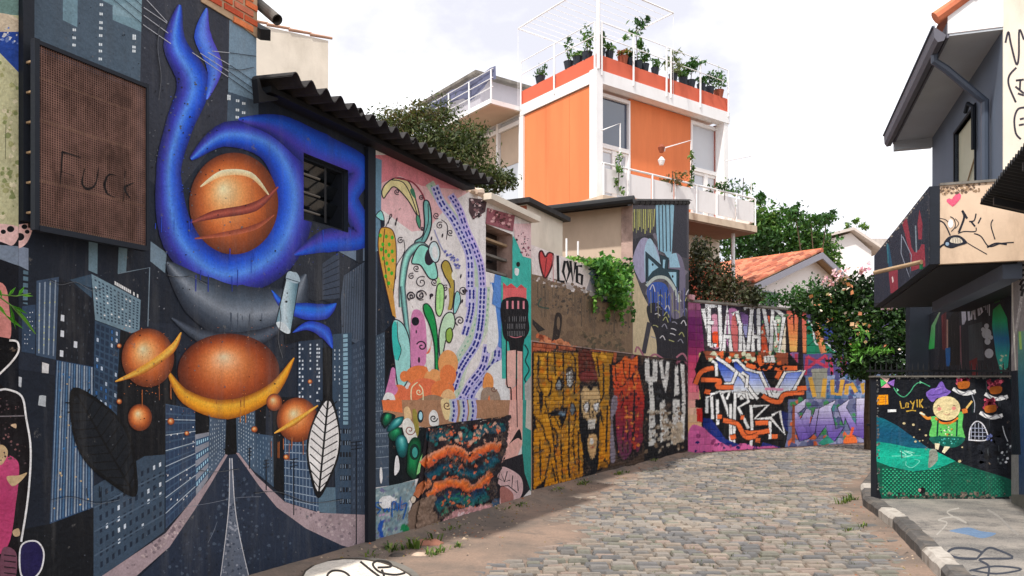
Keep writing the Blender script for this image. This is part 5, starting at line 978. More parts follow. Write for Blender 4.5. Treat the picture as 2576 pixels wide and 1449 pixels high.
# ------------------------------------------------------------------ house with the tall grey graffiti gable and beige side
bh = thing('beige_house', 'beige low house with dark gutter, its tall street wall painted grey with an arrow letter', 'house', (2.5, 17.5, 0))
hs0, hs1 = bM, b1; sl_h = (6.38 - 5.44) / (hs1 - hs0)
q = MB(); a = [L3.W(hs0, 2.36, -.25), L3.W(hs1, 2.36, -.25), L3.W(hs1, 6.38, -.25), L3.W(hs0, 5.44, -.25)]; a2 = [p + L3.n * .245 for p in a]
q.add(a + a2, [(0, 1, 2, 3)[::-1], (4, 5, 6, 7), (0, 1, 5, 4), (1, 2, 6, 5), (2, 3, 7, 6), (3, 0, 4, 7)]); q.build('street_wall', M['plaster2'], bh)
q = MB(); BW.box(q, .12, 4.2, 0, 5.4, -.25, .0); q.build('side_wall', M['beige'], bh)
PG = Paint(L3, [[pv(L3, hs0, 5.44), pv(L3, hs1, 6.38), pv(L3, hs1, 2.345), pv(L3, hs0, 2.345)]], 1.1, 35); PG.fr = J
PG.poly([(850, 150), (1400, 150), (1400, 1600), (850, 1600)], (88, 86, 92)); PG.flecks([(890, 200), (1330, 200), (1330, 1400), (890, 1400)], 160, [(70, 68, 76), (110, 106, 112), (130, 124, 134), (56, 56, 64)], 12, 46)
PG.poly([(880, 300), (1100, 270), (1100, 420), (960, 480), (890, 600)], (78, 76, 82)); 
for k in range(14): PG.line([(895 + k * 14, 250), (900 + k * 13, 380 + (k * 37) % 60)], 7, (196, 196, 120) if k % 3 else (150, 150, 110), False)
PG.poly([(880, 600), (900, 660), (980, 880), (1040, 1000), (1100, 1100), (1090, 1400), (880, 1400)], (206, 190, 158)); PG.poly([(900, 480), (1060, 440), (1080, 560), (960, 600), (890, 700), (885, 560)], (58, 58, 66)); PG.sm([(910, 640), (970, 480), (1040, 480), (1100, 560), (1110, 700), (1000, 800), (960, 780)], (170, 166, 190))
PG.poly([(1085, 220), (1225, 200), (1205, 590), (1190, 640), (1150, 580), (1105, 560), (1090, 420)], (150, 190, 206))
for x in (1108, 1135, 1160, 1190): PG.line([(x, 220), (x + 6, 570)], 8, (52, 66, 80), False)
PG.poly([(1225, 200), (1320, 180), (1320, 620), (1230, 600), (1210, 560)], (62, 62, 72)); PG.sm([(1190, 620), (1240, 580), (1290, 640), (1310, 800), (1290, 1040), (1240, 1080), (1200, 1040), (1180, 800)], (128, 122, 140)); PG.sm([(1000, 560), (1040, 470), (1090, 560), (1130, 720), (1060, 740), (1010, 800)], (170, 200, 214))
PG.outp([(1010, 570), (1130, 680), (1110, 590), (1180, 620), (1175, 700), (1260, 710), (1258, 900), (1190, 800), (1130, 760), (1060, 770), (1012, 800)], (44, 72, 82), 10, (28, 42, 52)); PG.poly([(1030, 620), (1105, 690), (1060, 720), (1030, 760)], (160, 200, 216)); PG.poly([(1140, 630), (1158, 632), (1150, 700), (1138, 690)], (160, 200, 216)); PG.poly([(1180, 725), (1240, 725), (1240, 840)], (164, 204, 218)); PG.poly([(1190, 590), (1240, 580), (1270, 690), (1190, 690)], (160, 196, 212)); PG.ell(1062, 668, 7, 10, (24, 36, 46)); PG.ell(1212, 758, 7, 10, (24, 36, 46))
PG.line([(1015, 830), (1080, 770), (1160, 770), (1220, 840), (1265, 950)], 24, (190, 198, 190)); PG.sm([(1020, 850), (1080, 800), (1160, 820), (1190, 920), (1180, 1060), (1120, 1000), (1040, 960)], (62, 98, 176)); PG.sm([(1020, 980), (1100, 960), (1190, 1060), (1240, 1080), (1320, 1080), (1330, 1400), (1130, 1400), (1080, 1200), (1030, 1080)], (46, 46, 54)); PG.poly([(1020, 1100), (1055, 1110), (1010, 1340), (975, 1340)], (74, 72, 80))
for k in range(26):
    x = 1040 + (k * 53) % 280; y = 860 + (k * 97) % 400; PG.line([(x, y), (x + 22, y - 40 + (k * 31) % 50), (x + 40, y + 14)], 7, ((206, 204, 206), (150, 150, 160), (170, 170, 120))[k % 3])
for k in range(16): x = 1030 + k * 18; PG.line([(x, 830 + (k * 41) % 60), (x + 2, 980 + (k * 53) % 120)], 6, ((90, 96, 150), (150, 146, 120), (36, 40, 60))[k % 3], False)
for pts in ([(930, 1330), (950, 1290), (1000, 1370)], [(1040, 1370), (1080, 1345), (1140, 1380)], [(1240, 1370), (1290, 1340), (1330, 1400)]): PG.line(pts, 14, (176, 120, 134))
PG.build('gable_painting', M['paint_rough'], bh, -.004)
# roof: shed slope rising away from the gutter, tile edges
rf = MB(); n = 22; ov = .35
for i in range(n):
    a0 = -.06 + i * .21; t0 = lambda s_, o_: BW.W(s_, 5.5 - o_ * (.94 / 4.39), o_)
    q = MB(); pts = []
    for j in range(7):
        aa = a0 + .21 * j / 6; hh = .05 * math.sin(math.pi * j / 6)
        pts += [t0(aa, ov) + Vector((0, 0, hh)), t0(aa, -4.6) + Vector((0, 0, hh))]
    rf.add(pts, [(2 * j, 2 * j + 2, 2 * j + 3, 2 * j + 1) for j in range(6)] + [(0, 2, 4, 6, 8, 10, 12)])
rfo = rf.build('roof', M['roof_dark'], bh)
rs = MB(); rs.box8([BW.W(.02, 5.34, .3), BW.W(4.3, 5.34, .3), BW.W(4.3, 6.36, -4.5), BW.W(.02, 6.36, -4.5), BW.W(.02, 5.45, .3), BW.W(4.3, 5.45, .3), BW.W(4.3, 6.47, -4.5), BW.W(.02, 6.47, -4.5)]); rs.build('roof_deck', M['black'], bh)
gt = MB(); gt.tube([BW.W(-.15, 5.42, .42), BW.W(4.4, 5.42, .42)], .085, 10); gt.build('gutter', M['black'], rfo)
for k in range(12):
    q = MB(); s_ = hs0 + (hs1 - hs0) * k / 12; z_ = 5.44 + (s_ - hs0) * sl_h; q.tube([L3.W(s_, z_ + .03, -.02), L3.W(s_ + .4, z_ + .03 + .4 * sl_h, -.02)], [.07, .055], 8); q.build('verge_tile', M['roof_dark'], rfo)
for u, y0, y1 in ((1425, 600, 655), (1454, 607, 655)):
    q = MB(); a = L3.hit(u, y0, -.2); b_ = L3.hit(u, y1, -.2); q.tube([a, b_], .018, 6); tag(q.build('wall_rod', M['white']), 'thin pale rod standing behind the wall top, %s one' % ('taller left' if u < 1440 else 'shorter right'), 'rod', 'rods behind the brick wall')
# ------------------------------------------------------------------ far graffiti wall
gw = thing('graffiti_wall', 'far block wall across the lane end, full of layered graffiti lettering', 'wall', L4.W(3, 0, 0))
PL = Paint(L4, None, 1.15, 41); PL.fr = (1690.6, 724.5, .2917)
PL.poly([(-100, -100), (2400, -100), (2400, 1700), (-100, 1700)], (52, 46, 58))
PL.vgrad([(120, 60), (240, 100), (280, 540), (260, 960), (280, 1480), (120, 1480)], [(206, 150, 160), (116, 44, 106), (124, 40, 100), (214, 84, 122), (226, 120, 140), (240, 196, 170), (232, 170, 120), (236, 200, 150)], 22); PL.line([(240, 560), (242, 1000)], 14, (220, 206, 140), False); PL.line([(205, 120), (215, 900)], 6, (120, 60, 90), False)
for x, y, w_, h_, c_ in ((330, 250, 80, 250, (206, 150, 170)), (480, 200, 90, 300, (176, 120, 160)), (560, 220, 90, 120, (120, 90, 140)), (760, 260, 100, 280, (216, 110, 80)), (880, 260, 100, 280, (150, 176, 150)), (350, 380, 60, 120, (222, 90, 50)), (600, 320, 100, 100, (150, 150, 190)), (700, 200, 80, 120, (60, 60, 80)), (940, 330, 70, 320, (222, 210, 190)), (520, 240, 70, 300, (196, 110, 110))): PL.sm([(x, y), (x + w_, y + 10), (x + w_ + 8, y + h_), (x - 5, y + h_ - 8)], c_)
PL.flecks([(760, 280), (980, 280), (980, 560), (760, 560)], 60, [(220, 90, 50), (240, 230, 210), (120, 170, 120)], 8, 22)
for pts in ([(240, 120), (300, 110), (330, 480), (380, 500)], [(265, 180), (340, 510)], [(320, 150), (320, 500)], [(320, 155), (410, 150)], [(320, 300), (360, 300)], [(370, 130), (455, 130)], [(408, 130), (425, 545)], [(445, 545), (475, 150), (508, 545)], [(455, 420), (500, 420)], [(520, 230), (560, 200), (630, 545)], [(590, 300), (590, 545)], [(620, 180), (680, 150), (700, 545)], [(655, 540), (690, 180)], [(640, 160), (720, 160)], [(735, 170), (800, 165)], [(745, 180), (750, 540)], [(790, 170), (850, 520)], [(850, 545), (870, 170), (830, 170)], [(885, 280), (920, 560), (965, 250)], [(890, 180), (960, 240)], [(705, 420), (745, 420)]): PL.line(pts, 46, (44, 36, 46), False); PL.line(pts, 30, (240, 238, 236), False)
for y in (215, 315, 400, 470): PL.line([(240, y), (1000, y + 18)], 4, (60, 50, 60), False)
PL.poly([(980, 160), (1180, 170), (1180, 700), (980, 700)], (40, 32, 38)); PL.vgrad([(985, 165), (1035, 170), (1052, 400), (1060, 170), (1090, 175), (1078, 550), (1018, 550)], [(206, 100, 96), (226, 140, 90), (240, 184, 110)], 8); PL.vgrad([(1120, 175), (1158, 180), (1158, 560), (1128, 560)], [(206, 100, 100), (226, 150, 96)], 6); PL.poly([(1160, 200), (2000, 200), (2000, 600), (1160, 600)], (86, 78, 118)); PL.poly([(1162, 285), (1200, 290), (1250, 480), (1330, 480), (1420, 560), (1420, 690), (1330, 600), (1160, 570)], (22, 132, 100)); PL.line([(1175, 285), (1210, 330), (1240, 480), (1330, 480), (1400, 540)], 12, (216, 226, 222)); PL.line([(1170, 500), (1240, 440)], 8, (16, 70, 56)); PL.ribbon([(1250, 270), (1265, 400), (1310, 560)], [50, 60, 50], [(206, 130, 90), (236, 170, 110), (190, 110, 80)], 3); PL.sm([(1300, 320), (1400, 300), (1420, 400), (1330, 440)], (64, 84, 160))
# pink/blue upper right letters
PL.poly([(1000, 560), (1090, 555), (1085, 700), (1010, 690)], (150, 110, 160)); PL.poly([(1130, 570), (1540, 560), (1540, 770), (1140, 770)], (92, 86, 138)); 
for pts in ([(1150, 750), (1165, 590)], [(1165, 590), (1330, 680)], [(1165, 690), (1330, 580)], [(1330, 580), (1335, 690)], [(1370, 600), (1380, 750)], [(1450, 590), (1470, 740), (1510, 600)], [(1020, 570), (1025, 690)], [(1070, 570), (1070, 690)]): PL.line(pts, 26, (186, 66, 96), False)
PL.poly([(1150, 760), (2100, 740), (2100, 960), (1160, 960)], (108, 132, 166)); PL.flecks([(1150, 760), (1750, 750), (1750, 950), (1160, 950)], 90, [(60, 110, 150), (150, 160, 190), (84, 84, 130)], 10, 30); PL.poly([(1200, 700), (1340, 690), (1330, 960), (1240, 960)], (150, 150, 140))
for pts in ([(1190, 770), (1230, 940)], [(1300, 940), (1320, 780)], [(1380, 790), (1385, 910), (1450, 920), (1470, 790)], [(1500, 920), (1510, 840), (1550, 830), (1590, 900)], [(1640, 820), (1650, 905), (1690, 840), (1700, 905), (1740, 900), (1740, 800)]): PL.line(pts, 38, (206, 164, 76), False)
# central burner
PL.poly([(255, 540), (1010, 560), (1130, 700), (1160, 870), (1060, 960), (1000, 1300), (940, 1480), (260, 1480), (250, 960), (195, 700)], (18, 18, 26)); OC = (234, 116, 64)
PL.poly([(270, 545), (1000, 560), (1000, 680), (800, 690), (640, 600), (300, 620)], (150, 84, 60)); PL.flecks([(280, 545), (980, 560), (980, 660), (300, 620)], 70, [(40, 90, 60), (20, 20, 26), (216, 110, 60), (206, 206, 180)], 10, 28); PL.poly([(790, 590), (880, 580), (890, 640), (800, 640)], (226, 224, 220)); PL.line([(815, 595), (820, 630), (845, 630), (848, 595)], 8, (30, 30, 36), False)
BLU = [(26, 44, 128), (74, 104, 190), (150, 166, 224), (206, 212, 240), (236, 238, 248)]
PL.vgrad([(370, 600), (450, 640), (540, 700), (530, 620), (600, 640), (680, 720), (780, 720), (870, 900), (960, 720), (1140, 720), (1060, 880), (950, 960), (860, 940), (760, 900), (700, 960), (540, 940), (430, 760)], BLU, 16)
for pts in ([(345, 630), (380, 650), (385, 760)], [(380, 600), (460, 650), (600, 760), (690, 900), (740, 960)], [(520, 630), (560, 620), (640, 700), (760, 730), (850, 930)], [(880, 900), (980, 720), (1140, 715), (1040, 900), (930, 960)], [(450, 830), (520, 820), (560, 720)], [(640, 860), (650, 760), (600, 730)], [(290, 950), (340, 930), (350, 1130)], [(300, 960), (300, 1080)], [(330, 920), (420, 890), (510, 1150)], [(390, 960), (395, 1180)], [(420, 900), (500, 890), (470, 960)], [(530, 1360), (545, 900), (640, 900), (660, 980), (570, 1030), (660, 1210)], [(505, 1000), (505, 1370)], [(680, 1010), (690, 1200), (680, 1380)], [(700, 1020), (830, 1010), (710, 1130), (860, 1120)], [(850, 1120), (970, 1260), (930, 1060), (860, 1100)], [(845, 1150), (845, 1300)], [(590, 960), (600, 940), (605, 960)]): PL.line(pts, 40, (20, 20, 30), False); PL.line(pts, 25, (244, 244, 246), False)
PL.line([(800, 870), (960, 875)], 22, (216, 150, 180), False)
for pts in ([(200, 830), (240, 740), (300, 700), (360, 690)], [(250, 790), (410, 800), (390, 850), (530, 855)], [(280, 890), (330, 900)], [(640, 660), (760, 690), (1080, 690)], [(750, 580), (770, 660), (880, 670)], [(780, 930), (850, 970), (930, 980), (970, 920), (1140, 900)], [(1080, 870), (1160, 860)], [(440, 1140), (560, 1170), (610, 1240), (720, 1250), (840, 1230)], [(720, 1165), (830, 1160)], [(600, 1240), (650, 1290), (740, 1270)], [(860, 1280), (910, 1280)], [(500, 1290), (550, 1280)], [(720, 1310), (760, 1315)], [(390, 1110), (430, 1110)], [(590, 1115), (620, 1120)], [(820, 690), (930, 700), (900, 780)]): PL.line(pts, 54, (24, 18, 24)); PL.line(pts, 38, OC)
PL.flecks([(640, 640), (1000, 660), (1000, 700), (700, 720)], 18, [(18, 18, 26)], 10, 20); PL.poly([(270, 1120), (340, 1130), (460, 1300), (600, 1360), (520, 1400), (300, 1300), (265, 1180)], (26, 52, 130)); PL.poly([(780, 1330), (930, 1370), (940, 1400), (760, 1400)], (26, 52, 130)); PL.poly([(940, 1060), (1010, 1080), (1000, 1240), (960, 1200)], (22, 40, 110)); PL.sm([(160, 1200), (260, 1200), (330, 1260), (420, 1330), (520, 1370), (620, 1340), (720, 1370), (900, 1370), (940, 1480), (160, 1480)], (206, 108, 162)); PL.flecks([(180, 1260), (900, 1380), (900, 1430), (180, 1430)], 26, [(30, 40, 110), (150, 70, 120)], 9, 22); PL.poly([(200, 960), (262, 960), (262, 1040), (200, 1030)], (20, 18, 22)); PL.poly([(210, 1040), (262, 1040), (262, 1160), (215, 1150)], (206, 50, 44))
# silver and violet letters at right
PL.poly([(1000, 960), (2100, 950), (2100, 1480), (950, 1480), (1000, 1250)], (112, 118, 150)); PL.flecks([(1000, 960), (1750, 960), (1750, 1380), (960, 1380)], 130, [(70, 130, 130), (150, 150, 180), (206, 110, 70), (84, 90, 130), (70, 140, 90)], 12, 40)
VG = [(206, 204, 222), (180, 172, 208), (130, 110, 180), (104, 80, 160)]
for p in ([(1045, 1030), (1150, 960), (1145, 1030), (1080, 1080), (1110, 1130), (1160, 1040), (1200, 1060), (1180, 1210), (1240, 1040), (1280, 1040), (1240, 1240), (1170, 1300), (1100, 1320), (1040, 1140)], [(1270, 1040), (1410, 970), (1370, 1040), (1410, 1220), (1480, 1200), (1400, 1320), (1350, 1280), (1330, 1180), (1250, 1290), (1240, 1240)], [(1430, 1030), (1530, 960), (1500, 1030), (1590, 1190), (1590, 950), (1720, 950), (1720, 1000), (1660, 980), (1690, 1110), (1650, 1300), (1560, 1260), (1490, 1110), (1480, 1180)]): PL.line(p, 16, (44, 34, 70), False, False, True); PL.vgrad(p, VG, 12)
PL.sm([(1480, 1340), (1510, 1270), (1580, 1280), (1590, 1340)], (224, 120, 60)); PL.line([(1540, 1280), (1560, 1200)], 24, (220, 100, 60)); PL.poly([(1690, 1150), (1730, 1140), (1740, 1340), (1700, 1340)], (216, 150, 90)); PL.poly([(1260, 1340), (1340, 1270), (1400, 1330), (1300, 1360)], (60, 150, 130)); PL.poly([(1040, 1000), (1060, 1010), (1060, 1330), (1030, 1330)], (150, 84, 60))
l0 = L4.sz(1731, 1100)[0]
q = MB(); L4.box(q, l0, 8.4, -.1, 3.86, -.22, -.008); q.build('core', M['plaster2'], gw)
masonry(L4, l0, 8.4, 0, 3.84, .395, .192, .009, 20, 10, PL, lin((90, 84, 92)), gw, M['piece'], 'block', .006, .002, 300, -.002, None, .3, .3)
q = MB(); L4.box(q, l0 - .05, 8.4, 3.86, 3.92, -.26, .03); q.build('coping', M['concrete'], gw)
q = MB(); q.tube([L4.W(l0 + .08, 3.9, .02), L4.W(l0 + .1, 4.02, .02)], [.09, .1], 8); q.build('post_cap', mat_rgb('pink_paint', (214, 160, 164), .8), gw)
# ------------------------------------------------------------------ orange house
oh = thing('orange_house', 'orange house with white frame, roof terrace and long white balcony', 'house', (2.37, 22, 0))
def so(u, off=0): return OR.sz(u, 500, off)[0]
def sl2(u, off=0): return OL.sz(u, 500, off)[0]
eR = so(1832); eL = sl2(1312); ZB0, ZB1, ZP = 10.22, 10.58, 11.03; ZF = 6.75
FO = -.35
def part(name, mat, boxes, pl=OR, par=None):
    q = MB()
    for b in boxes: pl.box(q, *b)
    return q.build(name, mat, par or oh)
x1a, x1b = so(1511, FO), so(1580, FO); x2a, x2b = so(1741, FO), so(1810, FO)
part('facade_panel', M['orange'], [(x1b + .06, x2a - .06, ZF, ZB0, FO - .15, FO)])
part('facade_strip', M['red_orange'], [(x2b + .05, eR - .2, ZF, ZB0, FO - .15, FO)])
part('lower_wall', M['red_orange'], [(0, eR, 0, ZF - .95, FO - .2, FO - .02)]); part('lower_band', M['cream'], [(0, eR, ZF - .95, ZF - .2, FO - .2, FO)])
lp = np.linspace(.12, eL - .1, 4)
for i in range(3): part('wall_panel', M['orange'], [(lp[i] + .004, lp[i + 1] - .004, ZF - 3, ZB0, -.2, -.03)], OL)
part('left_backing', M['red_orange'], [(.12, eL - .1, ZF - 3, ZB0, -.24, -.045)], OL); part('left_lower_wall', M['red_orange'], [(.1, eL - .05, 0, ZF - 3, -.22, -.06)], OL)
part('corner_post', M['white'], [(-.05, .2, ZF - 3, ZB1 + .02, -.25, .03)]); part('end_post', M['white'], [(eR - .2, eR, ZF, ZB0, FO - .2, .0)]); part('left_post', M['white'], [(eL - .12, eL + .06, ZF - 3.5, ZB0, -.2, .04)], OL)
part('roof_beam', M['white'], [(.2, eR + .05, ZB0, ZB1, -.3, .02)]); part('roof_beam', M['white'], [(.05, eL + .06, ZB0 + .03, ZB1, -.3, .02)], OL)
part('parapet', M['red_orange'], [(.02, eR, ZB1, ZP, -.25, -.03)]); part('parapet', M['red_orange'], [(.26, eL + .1, ZB1, ZP, -.25, -.03)], OL)
part('roof_slab', M['white'], [(.1, eR, ZB1 - .2, ZB1 - .05, -6, -.3)])
for a, b in ((x1a, x1b), (x2a, x2b)):
    zt = ZB0 - .18; zm = 8.62
    wn = part('window', M['blind'] if a == x2a else M['glass'], [(a, b, zm + .08, zt, FO - .12, FO - .06)])
    part('frame', M['white'], [(a - .07, a, ZF, zt + .1, FO - .14, FO + .03), (b, b + .07, ZF, zt + .1, FO - .14, FO + .03), (a, b, zt, zt + .1, FO - .14, FO + .03), (a, b, zm - .05, zm + .07, FO - .14, FO + .035)], OR, wn)
    dr = part('door', M['white'], [(a, a + .09, ZF, zm - .05, FO - .1, FO - .01), (b - .09, b, ZF, zm - .05, FO - .1, FO - .01), ((a + b) / 2 - .09, (a + b) / 2 + .09, ZF, zm - .05, FO - .1, FO), (a + .09, b - .09, ZF, ZF + .5, FO - .1, FO - .02), (a + .09, b - .09, zm - .14, zm - .06, FO - .1, FO - .015)])
    for c, d in ((a + .09, (a + b) / 2 - .09), ((a + b) / 2 + .09, b - .09)): part('pane', M['glass_pale'], [(c, d, ZF + .5, zm - .14, FO - .08, FO - .05)], OR, dr)
part('painted_beam_shade', M['black'], [(.2, eR - .2, ZB0 - .08, ZB0, FO - .3, FO - .13)])  # black strip painting in the shade below the roof beam
# balcony
bo = 1.0; bs0, bs1 = -.75, 5.78; RL = 7.6
bal = part('balcony_slab', mat_rgb('stained_slab', (206, 186, 164), .85, .1, 3, .2, .006, dirt=(140, 96, 66), dirt_amt=.6), [(bs0, bs1 + .05, ZF - .2, ZF, FO, bo + .05)])
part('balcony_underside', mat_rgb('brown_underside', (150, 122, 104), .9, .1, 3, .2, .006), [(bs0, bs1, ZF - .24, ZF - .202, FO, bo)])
M['panel'] = mat_rgb('pale_balcony_panel', (230, 226, 224), .5, .03, 2, .05, .002, dirt=(190, 176, 168), dirt_amt=.35)
ps = np.linspace(bs0 + .05, bs1, 8)
for i in range(7): part('balcony_panel', M['panel'], [(ps[i] + .04, ps[i + 1] - .04, ZF + .1, RL - .12, bo - .02, bo)])
for i in range(8): q = MB(); q.tube([OR.W(ps[i], ZF - .12, bo + .02), OR.W(ps[i], RL, bo + .02)], .025, 6); q.build('railing_post', M['white'], oh)
q = MB(); q.tube([OR.W(bs0, RL, bo), OR.W(bs1, RL, bo), OR.W(bs1, RL, FO)], .028, 6); q.build('hand_rail', M['white'], oh)
part('balcony_panel', M['panel'], [(bs1 - .02, bs1, ZF + .1, RL - .12, FO, bo - .05)])
q = MB(); a = OR.W(bs1 - .55, 0, .6); q.tube([a, a + Vector((0, 0, ZF - .2))], .06, 8); q.build('column', M['white'], oh)
# bracket lamp and clothes frames on the facade
q = MB(); a = OR.hit(1738, 353, .4); b_ = OR.hit(1672, 372, .4); q.tube([OR.hit(1738, 460, .4), a, b_, b_ + Vector((0, 0, -.1))], .02, 5); q.build('bracket', M['white'], oh)
q = MB(); q.tube([OR.hit(1514, 328, .3), OR.hit(1560, 310, .3), OR.hit(1560, 440, .3)], .02, 5); q.build('bracket', M['white'], oh)
for y, c in ((373, 'pot_clay'), (405, 'pot_clay')):
    q = MB(); p = OR.hit(1664, y, .4); q.tube([p + Vector((0, 0, .12)), p + Vector((0, 0, .02)), p - Vector((0, 0, .12))], [.03, .11, .06], 10); q.build('hanging_pot', M['white'] if y == 405 else M['pot_clay'], oh)
q = MB(); q.tube([OR.hit(1826, 405, .2), OR.hit(1890, 393, 1.0), OR.hit(1890, 505, 1.0)], .016, 5); q.build('bracket', M['white'], oh)
# roof railing
def rail(pl, s_list, z0, z1, off, name='terrace_rail'):
    for k in range(len(s_list) - 1):
        pass
    for s in s_list: q = MB(); q.tube([pl.W(s, ZB1 - .15, off), pl.W(s, z1, off)], .03, 6); q.build('railing_post', M['white'], oh)
    for z in (z1, (z0 + z1) / 2 + .05): q = MB(); q.tube([pl.W(s_list[0], z, off), pl.W(s_list[-1], z, off)], .014, 5); q.build(name, M['white'], oh)
rail(OR, [.16, so(1592), so(1675), so(1686), so(1760), eR - .03], ZP, 11.92, .03)
rail(OL, [.05, sl2(1396), eL], ZP, 11.92, .03)
q = MB(); q.tube([OR.W(.03, ZB1, .03), OR.W(.03, 13.4, .03)], .05, 8); q.build('pergola_post', M['white'], oh)
PZ = 13.05; O0 = OR.p; dR, dL = OR.d, OL.d; rl, ll = 3.15, 3.65
for a, b in ((O0, O0 + dL * ll), (O0 + dR * rl, O0 + dR * rl + dL * ll), (O0, O0 + dR * rl), (O0 + dL * ll, O0 + dL * ll + dR * rl)):
    q = MB(); q.tube([a + Vector((0, 0, PZ)), b + Vector((0, 0, PZ))], .024, 5); q.build('pergola_edge', M['white'], oh)
for k in range(1, 13):
    a = O0 + dL * ll * k / 13; q = MB(); q.tube([a + Vector((0, 0, PZ)), a + dR * rl + Vector((0, 0, PZ))], .009, 4); q.build('pergola_wire', M['white'], oh)
for a in (O0 + dR * rl, O0 + dR * rl + dL * ll, O0 + dL * ll): q = MB(); q.tube([a + Vector((0, 0, ZB1)), a + Vector((0, 0, PZ))], .006, 5); q.build('pergola_stay', M['white'], oh)
# left wing: slab, windows, terrace with shade cloth
wz = 10.42; wo = 1.15; we = 9.8
part('wing_slab', M['white'], [(eL + .08, we, wz, wz + .14, -.3, wo)], OL); part('wing_soffit', M['beige'], [(eL + .1, we - .03, wz - .03, wz - .002, -.28, wo - .04)], OL)
part('wing_wall', M['cream'], [(eL + .07, we, 0, 7.0, -.3, -.05)], OL)
sw = np.linspace(eL + .15, we, 6)
for i in range(5):
    wn = part('window', M['glass_pale'], [(sw[i] + .08, sw[i + 1] - .02, 7.0, wz - .05, -.25, -.18)], OL)
    part('frame', M['white'], [(sw[i] - .02, sw[i] + .08, 7.0, wz - .04, -.26, -.06), (sw[i] + .08, sw[i + 1] - .02, wz - .35, wz - .22, -.17, -.08)], OL, wn); part('blind', M['beige'], [(sw[i] + .1, sw[i + 1] - .04, 8.9, wz - .36, -.178, -.165)], OL, wn)
for s in np.linspace(eL + .1, we - .1, 6): q = MB(); q.tube([OL.W(s, wz, wo - .05), OL.W(s, wz + 1.05, wo - .05)], .03, 6); q.build('railing_post', M['white'], oh)
for z in (.5, .78, 1.05): q = MB(); q.tube([OL.W(eL, wz + z, wo - .05), OL.W(we - .1, wz + z, wo - .05)], .014, 5); q.build('terrace_rail', M['white'], oh)
part('terrace_room', mat_rgb('lilac_grey_wall', (176, 172, 178), .8, .04), [(6.2, 9.4, wz + .14, wz + 1.95, -2.5, -.3)], OL); part('room_roof', M['concrete'], [(5.9, 9.7, wz + 1.95, wz + 2.05, -2.8, .1)], OL)
M['cloth'] = mat_rgb('navy_shade_cloth', (96, 100, 126), .8, .2, 4, .1, .003)
q = MB(); n = 16; vs = []
for i in range(n + 1):
    s = 3.4 + 5.0 * i / n; vs += [OL.W(s, wz + 1.12 + .03 * math.sin(i * 1.7), wo - .1), OL.W(s, wz + .62 + .12 * math.sin(i * .9 + 1) + .05 * math.sin(i * 2.3), wo - .12 + .05 * math.sin(i))]
q.add(vs, [(2 * i, 2 * i + 2, 2 * i + 3, 2 * i + 1) for i in range(n)]); q.build('shade_cloth', M['cloth'], oh)
# ------------------------------------------------------------------ cream building behind the corrugated roof
cb = thing('cream_building', 'plain cream wall rising behind the corrugated roof, tile coping', 'building', (-3.5, 12.5, 0))
CB = Plane((-2.8, 12), (1.69, 1), (0, -1))
q = MB(); CB.box(q, -7, 0, 0, 6.93, -3, 0); q.build('wall', M['cream'], cb)
for k in range(22):
    q = MB(); q.tube([CB.W(-7 + k * .32, 6.96, .0), CB.W(-7 + k * .32 + .34, 6.98, .0)], [.026, .02], 8); q.build('coping_tile', mat_rgb('faded_coping', (190, 150, 126), .9) if k == 0 else bpy.data.materials['faded_coping'], cb)
# brick shed with slab roof between the flower wall and the orange house
sh = thing('brick_shed', 'small shed with thin dark slab roof behind the flower wall', 'shed', (-.4, 13, 0))
SP = Plane((.25, 13.2), (-1, .512), (0, -1))
q = MB(); SP.box(q, 0, 1.1, 0, 4.75, -1.5, 0); q.build('wall', M['cream'], sh)
q = MB(); SP.box(q, -.12, 1.25, 4.72, 4.8, -1.6, .15); q.build('roof', M['roof_dark'], sh)
for k in range(9):
    q = MB(); SP.box(q, 0, .26 - (k % 2) * .06, 3.95 + k * .085, 4.02 + k * .085, 0, .012, lin(random.choice([(176, 100, 74), (190, 120, 92), (160, 92, 70)]))); q.build('brick', M['brick'], sh)
# ------------------------------------------------------------------ tiled house
th = thing('tiled_house', 'white house with orange clay tile roof and grey bargeboard', 'house', (11, 29, 0))
kk = 31 / 27; AP = Vector((10.64 * kk, 31, EYE + (6.37 - EYE) * kk)); gd = Vector((1, .908, 0)).normalized(); rd = Vector((-.908, 1, 0)).normalized()
lw_, rw_ = 4.95, 4.4; drop = 1.70; pl_, pr_ = drop / lw_, drop / lw_
E1 = AP - gd * lw_ - Vector((0, 0, drop)); E2 = AP + gd * rw_ - Vector((0, 0, rw_ * pr_)); RLEN = 6.2
M['white_wall'] = mat_rgb('whitewashed_wall', (236, 232, 230), .8, .03, 2, .1, .004)
inn = .55; a0 = AP - gd * (lw_ - .9) - Vector((0, 0, (lw_ - .9) * pl_)) + rd * inn; a1 = AP + gd * (rw_ - .5) - Vector((0, 0, (rw_ - .5) * pr_)) + rd * inn; at_ = AP + rd * inn - Vector((0, 0, .1))
q = MB(); g = [Vector((a0.x, a0.y, 0)), Vector((a1.x, a1.y, 0)), a1 - Vector((0, 0, .1)), at_, a0 - Vector((0, 0, .1))]; g2 = [p + rd * 5 for p in g]
q.add(g + g2, [(0, 1, 2, 3, 4), (9, 8, 7, 6, 5)] + [(i, 5 + i, 5 + (i + 1) % 5, (i + 1) % 5) for i in range(5)]); q.build('wall', M['white_wall'], th)
dk = MB()
for e in (E1, E2): dk.add([AP + Vector((0, 0, -.05)), e + Vector((0, 0, -.05)), e + rd * RLEN + Vector((0, 0, -.05)), AP + rd * RLEN + Vector((0, 0, -.05))], [(0, 1, 2, 3)])
rfo = dk.build('roof', M['wood'], th)
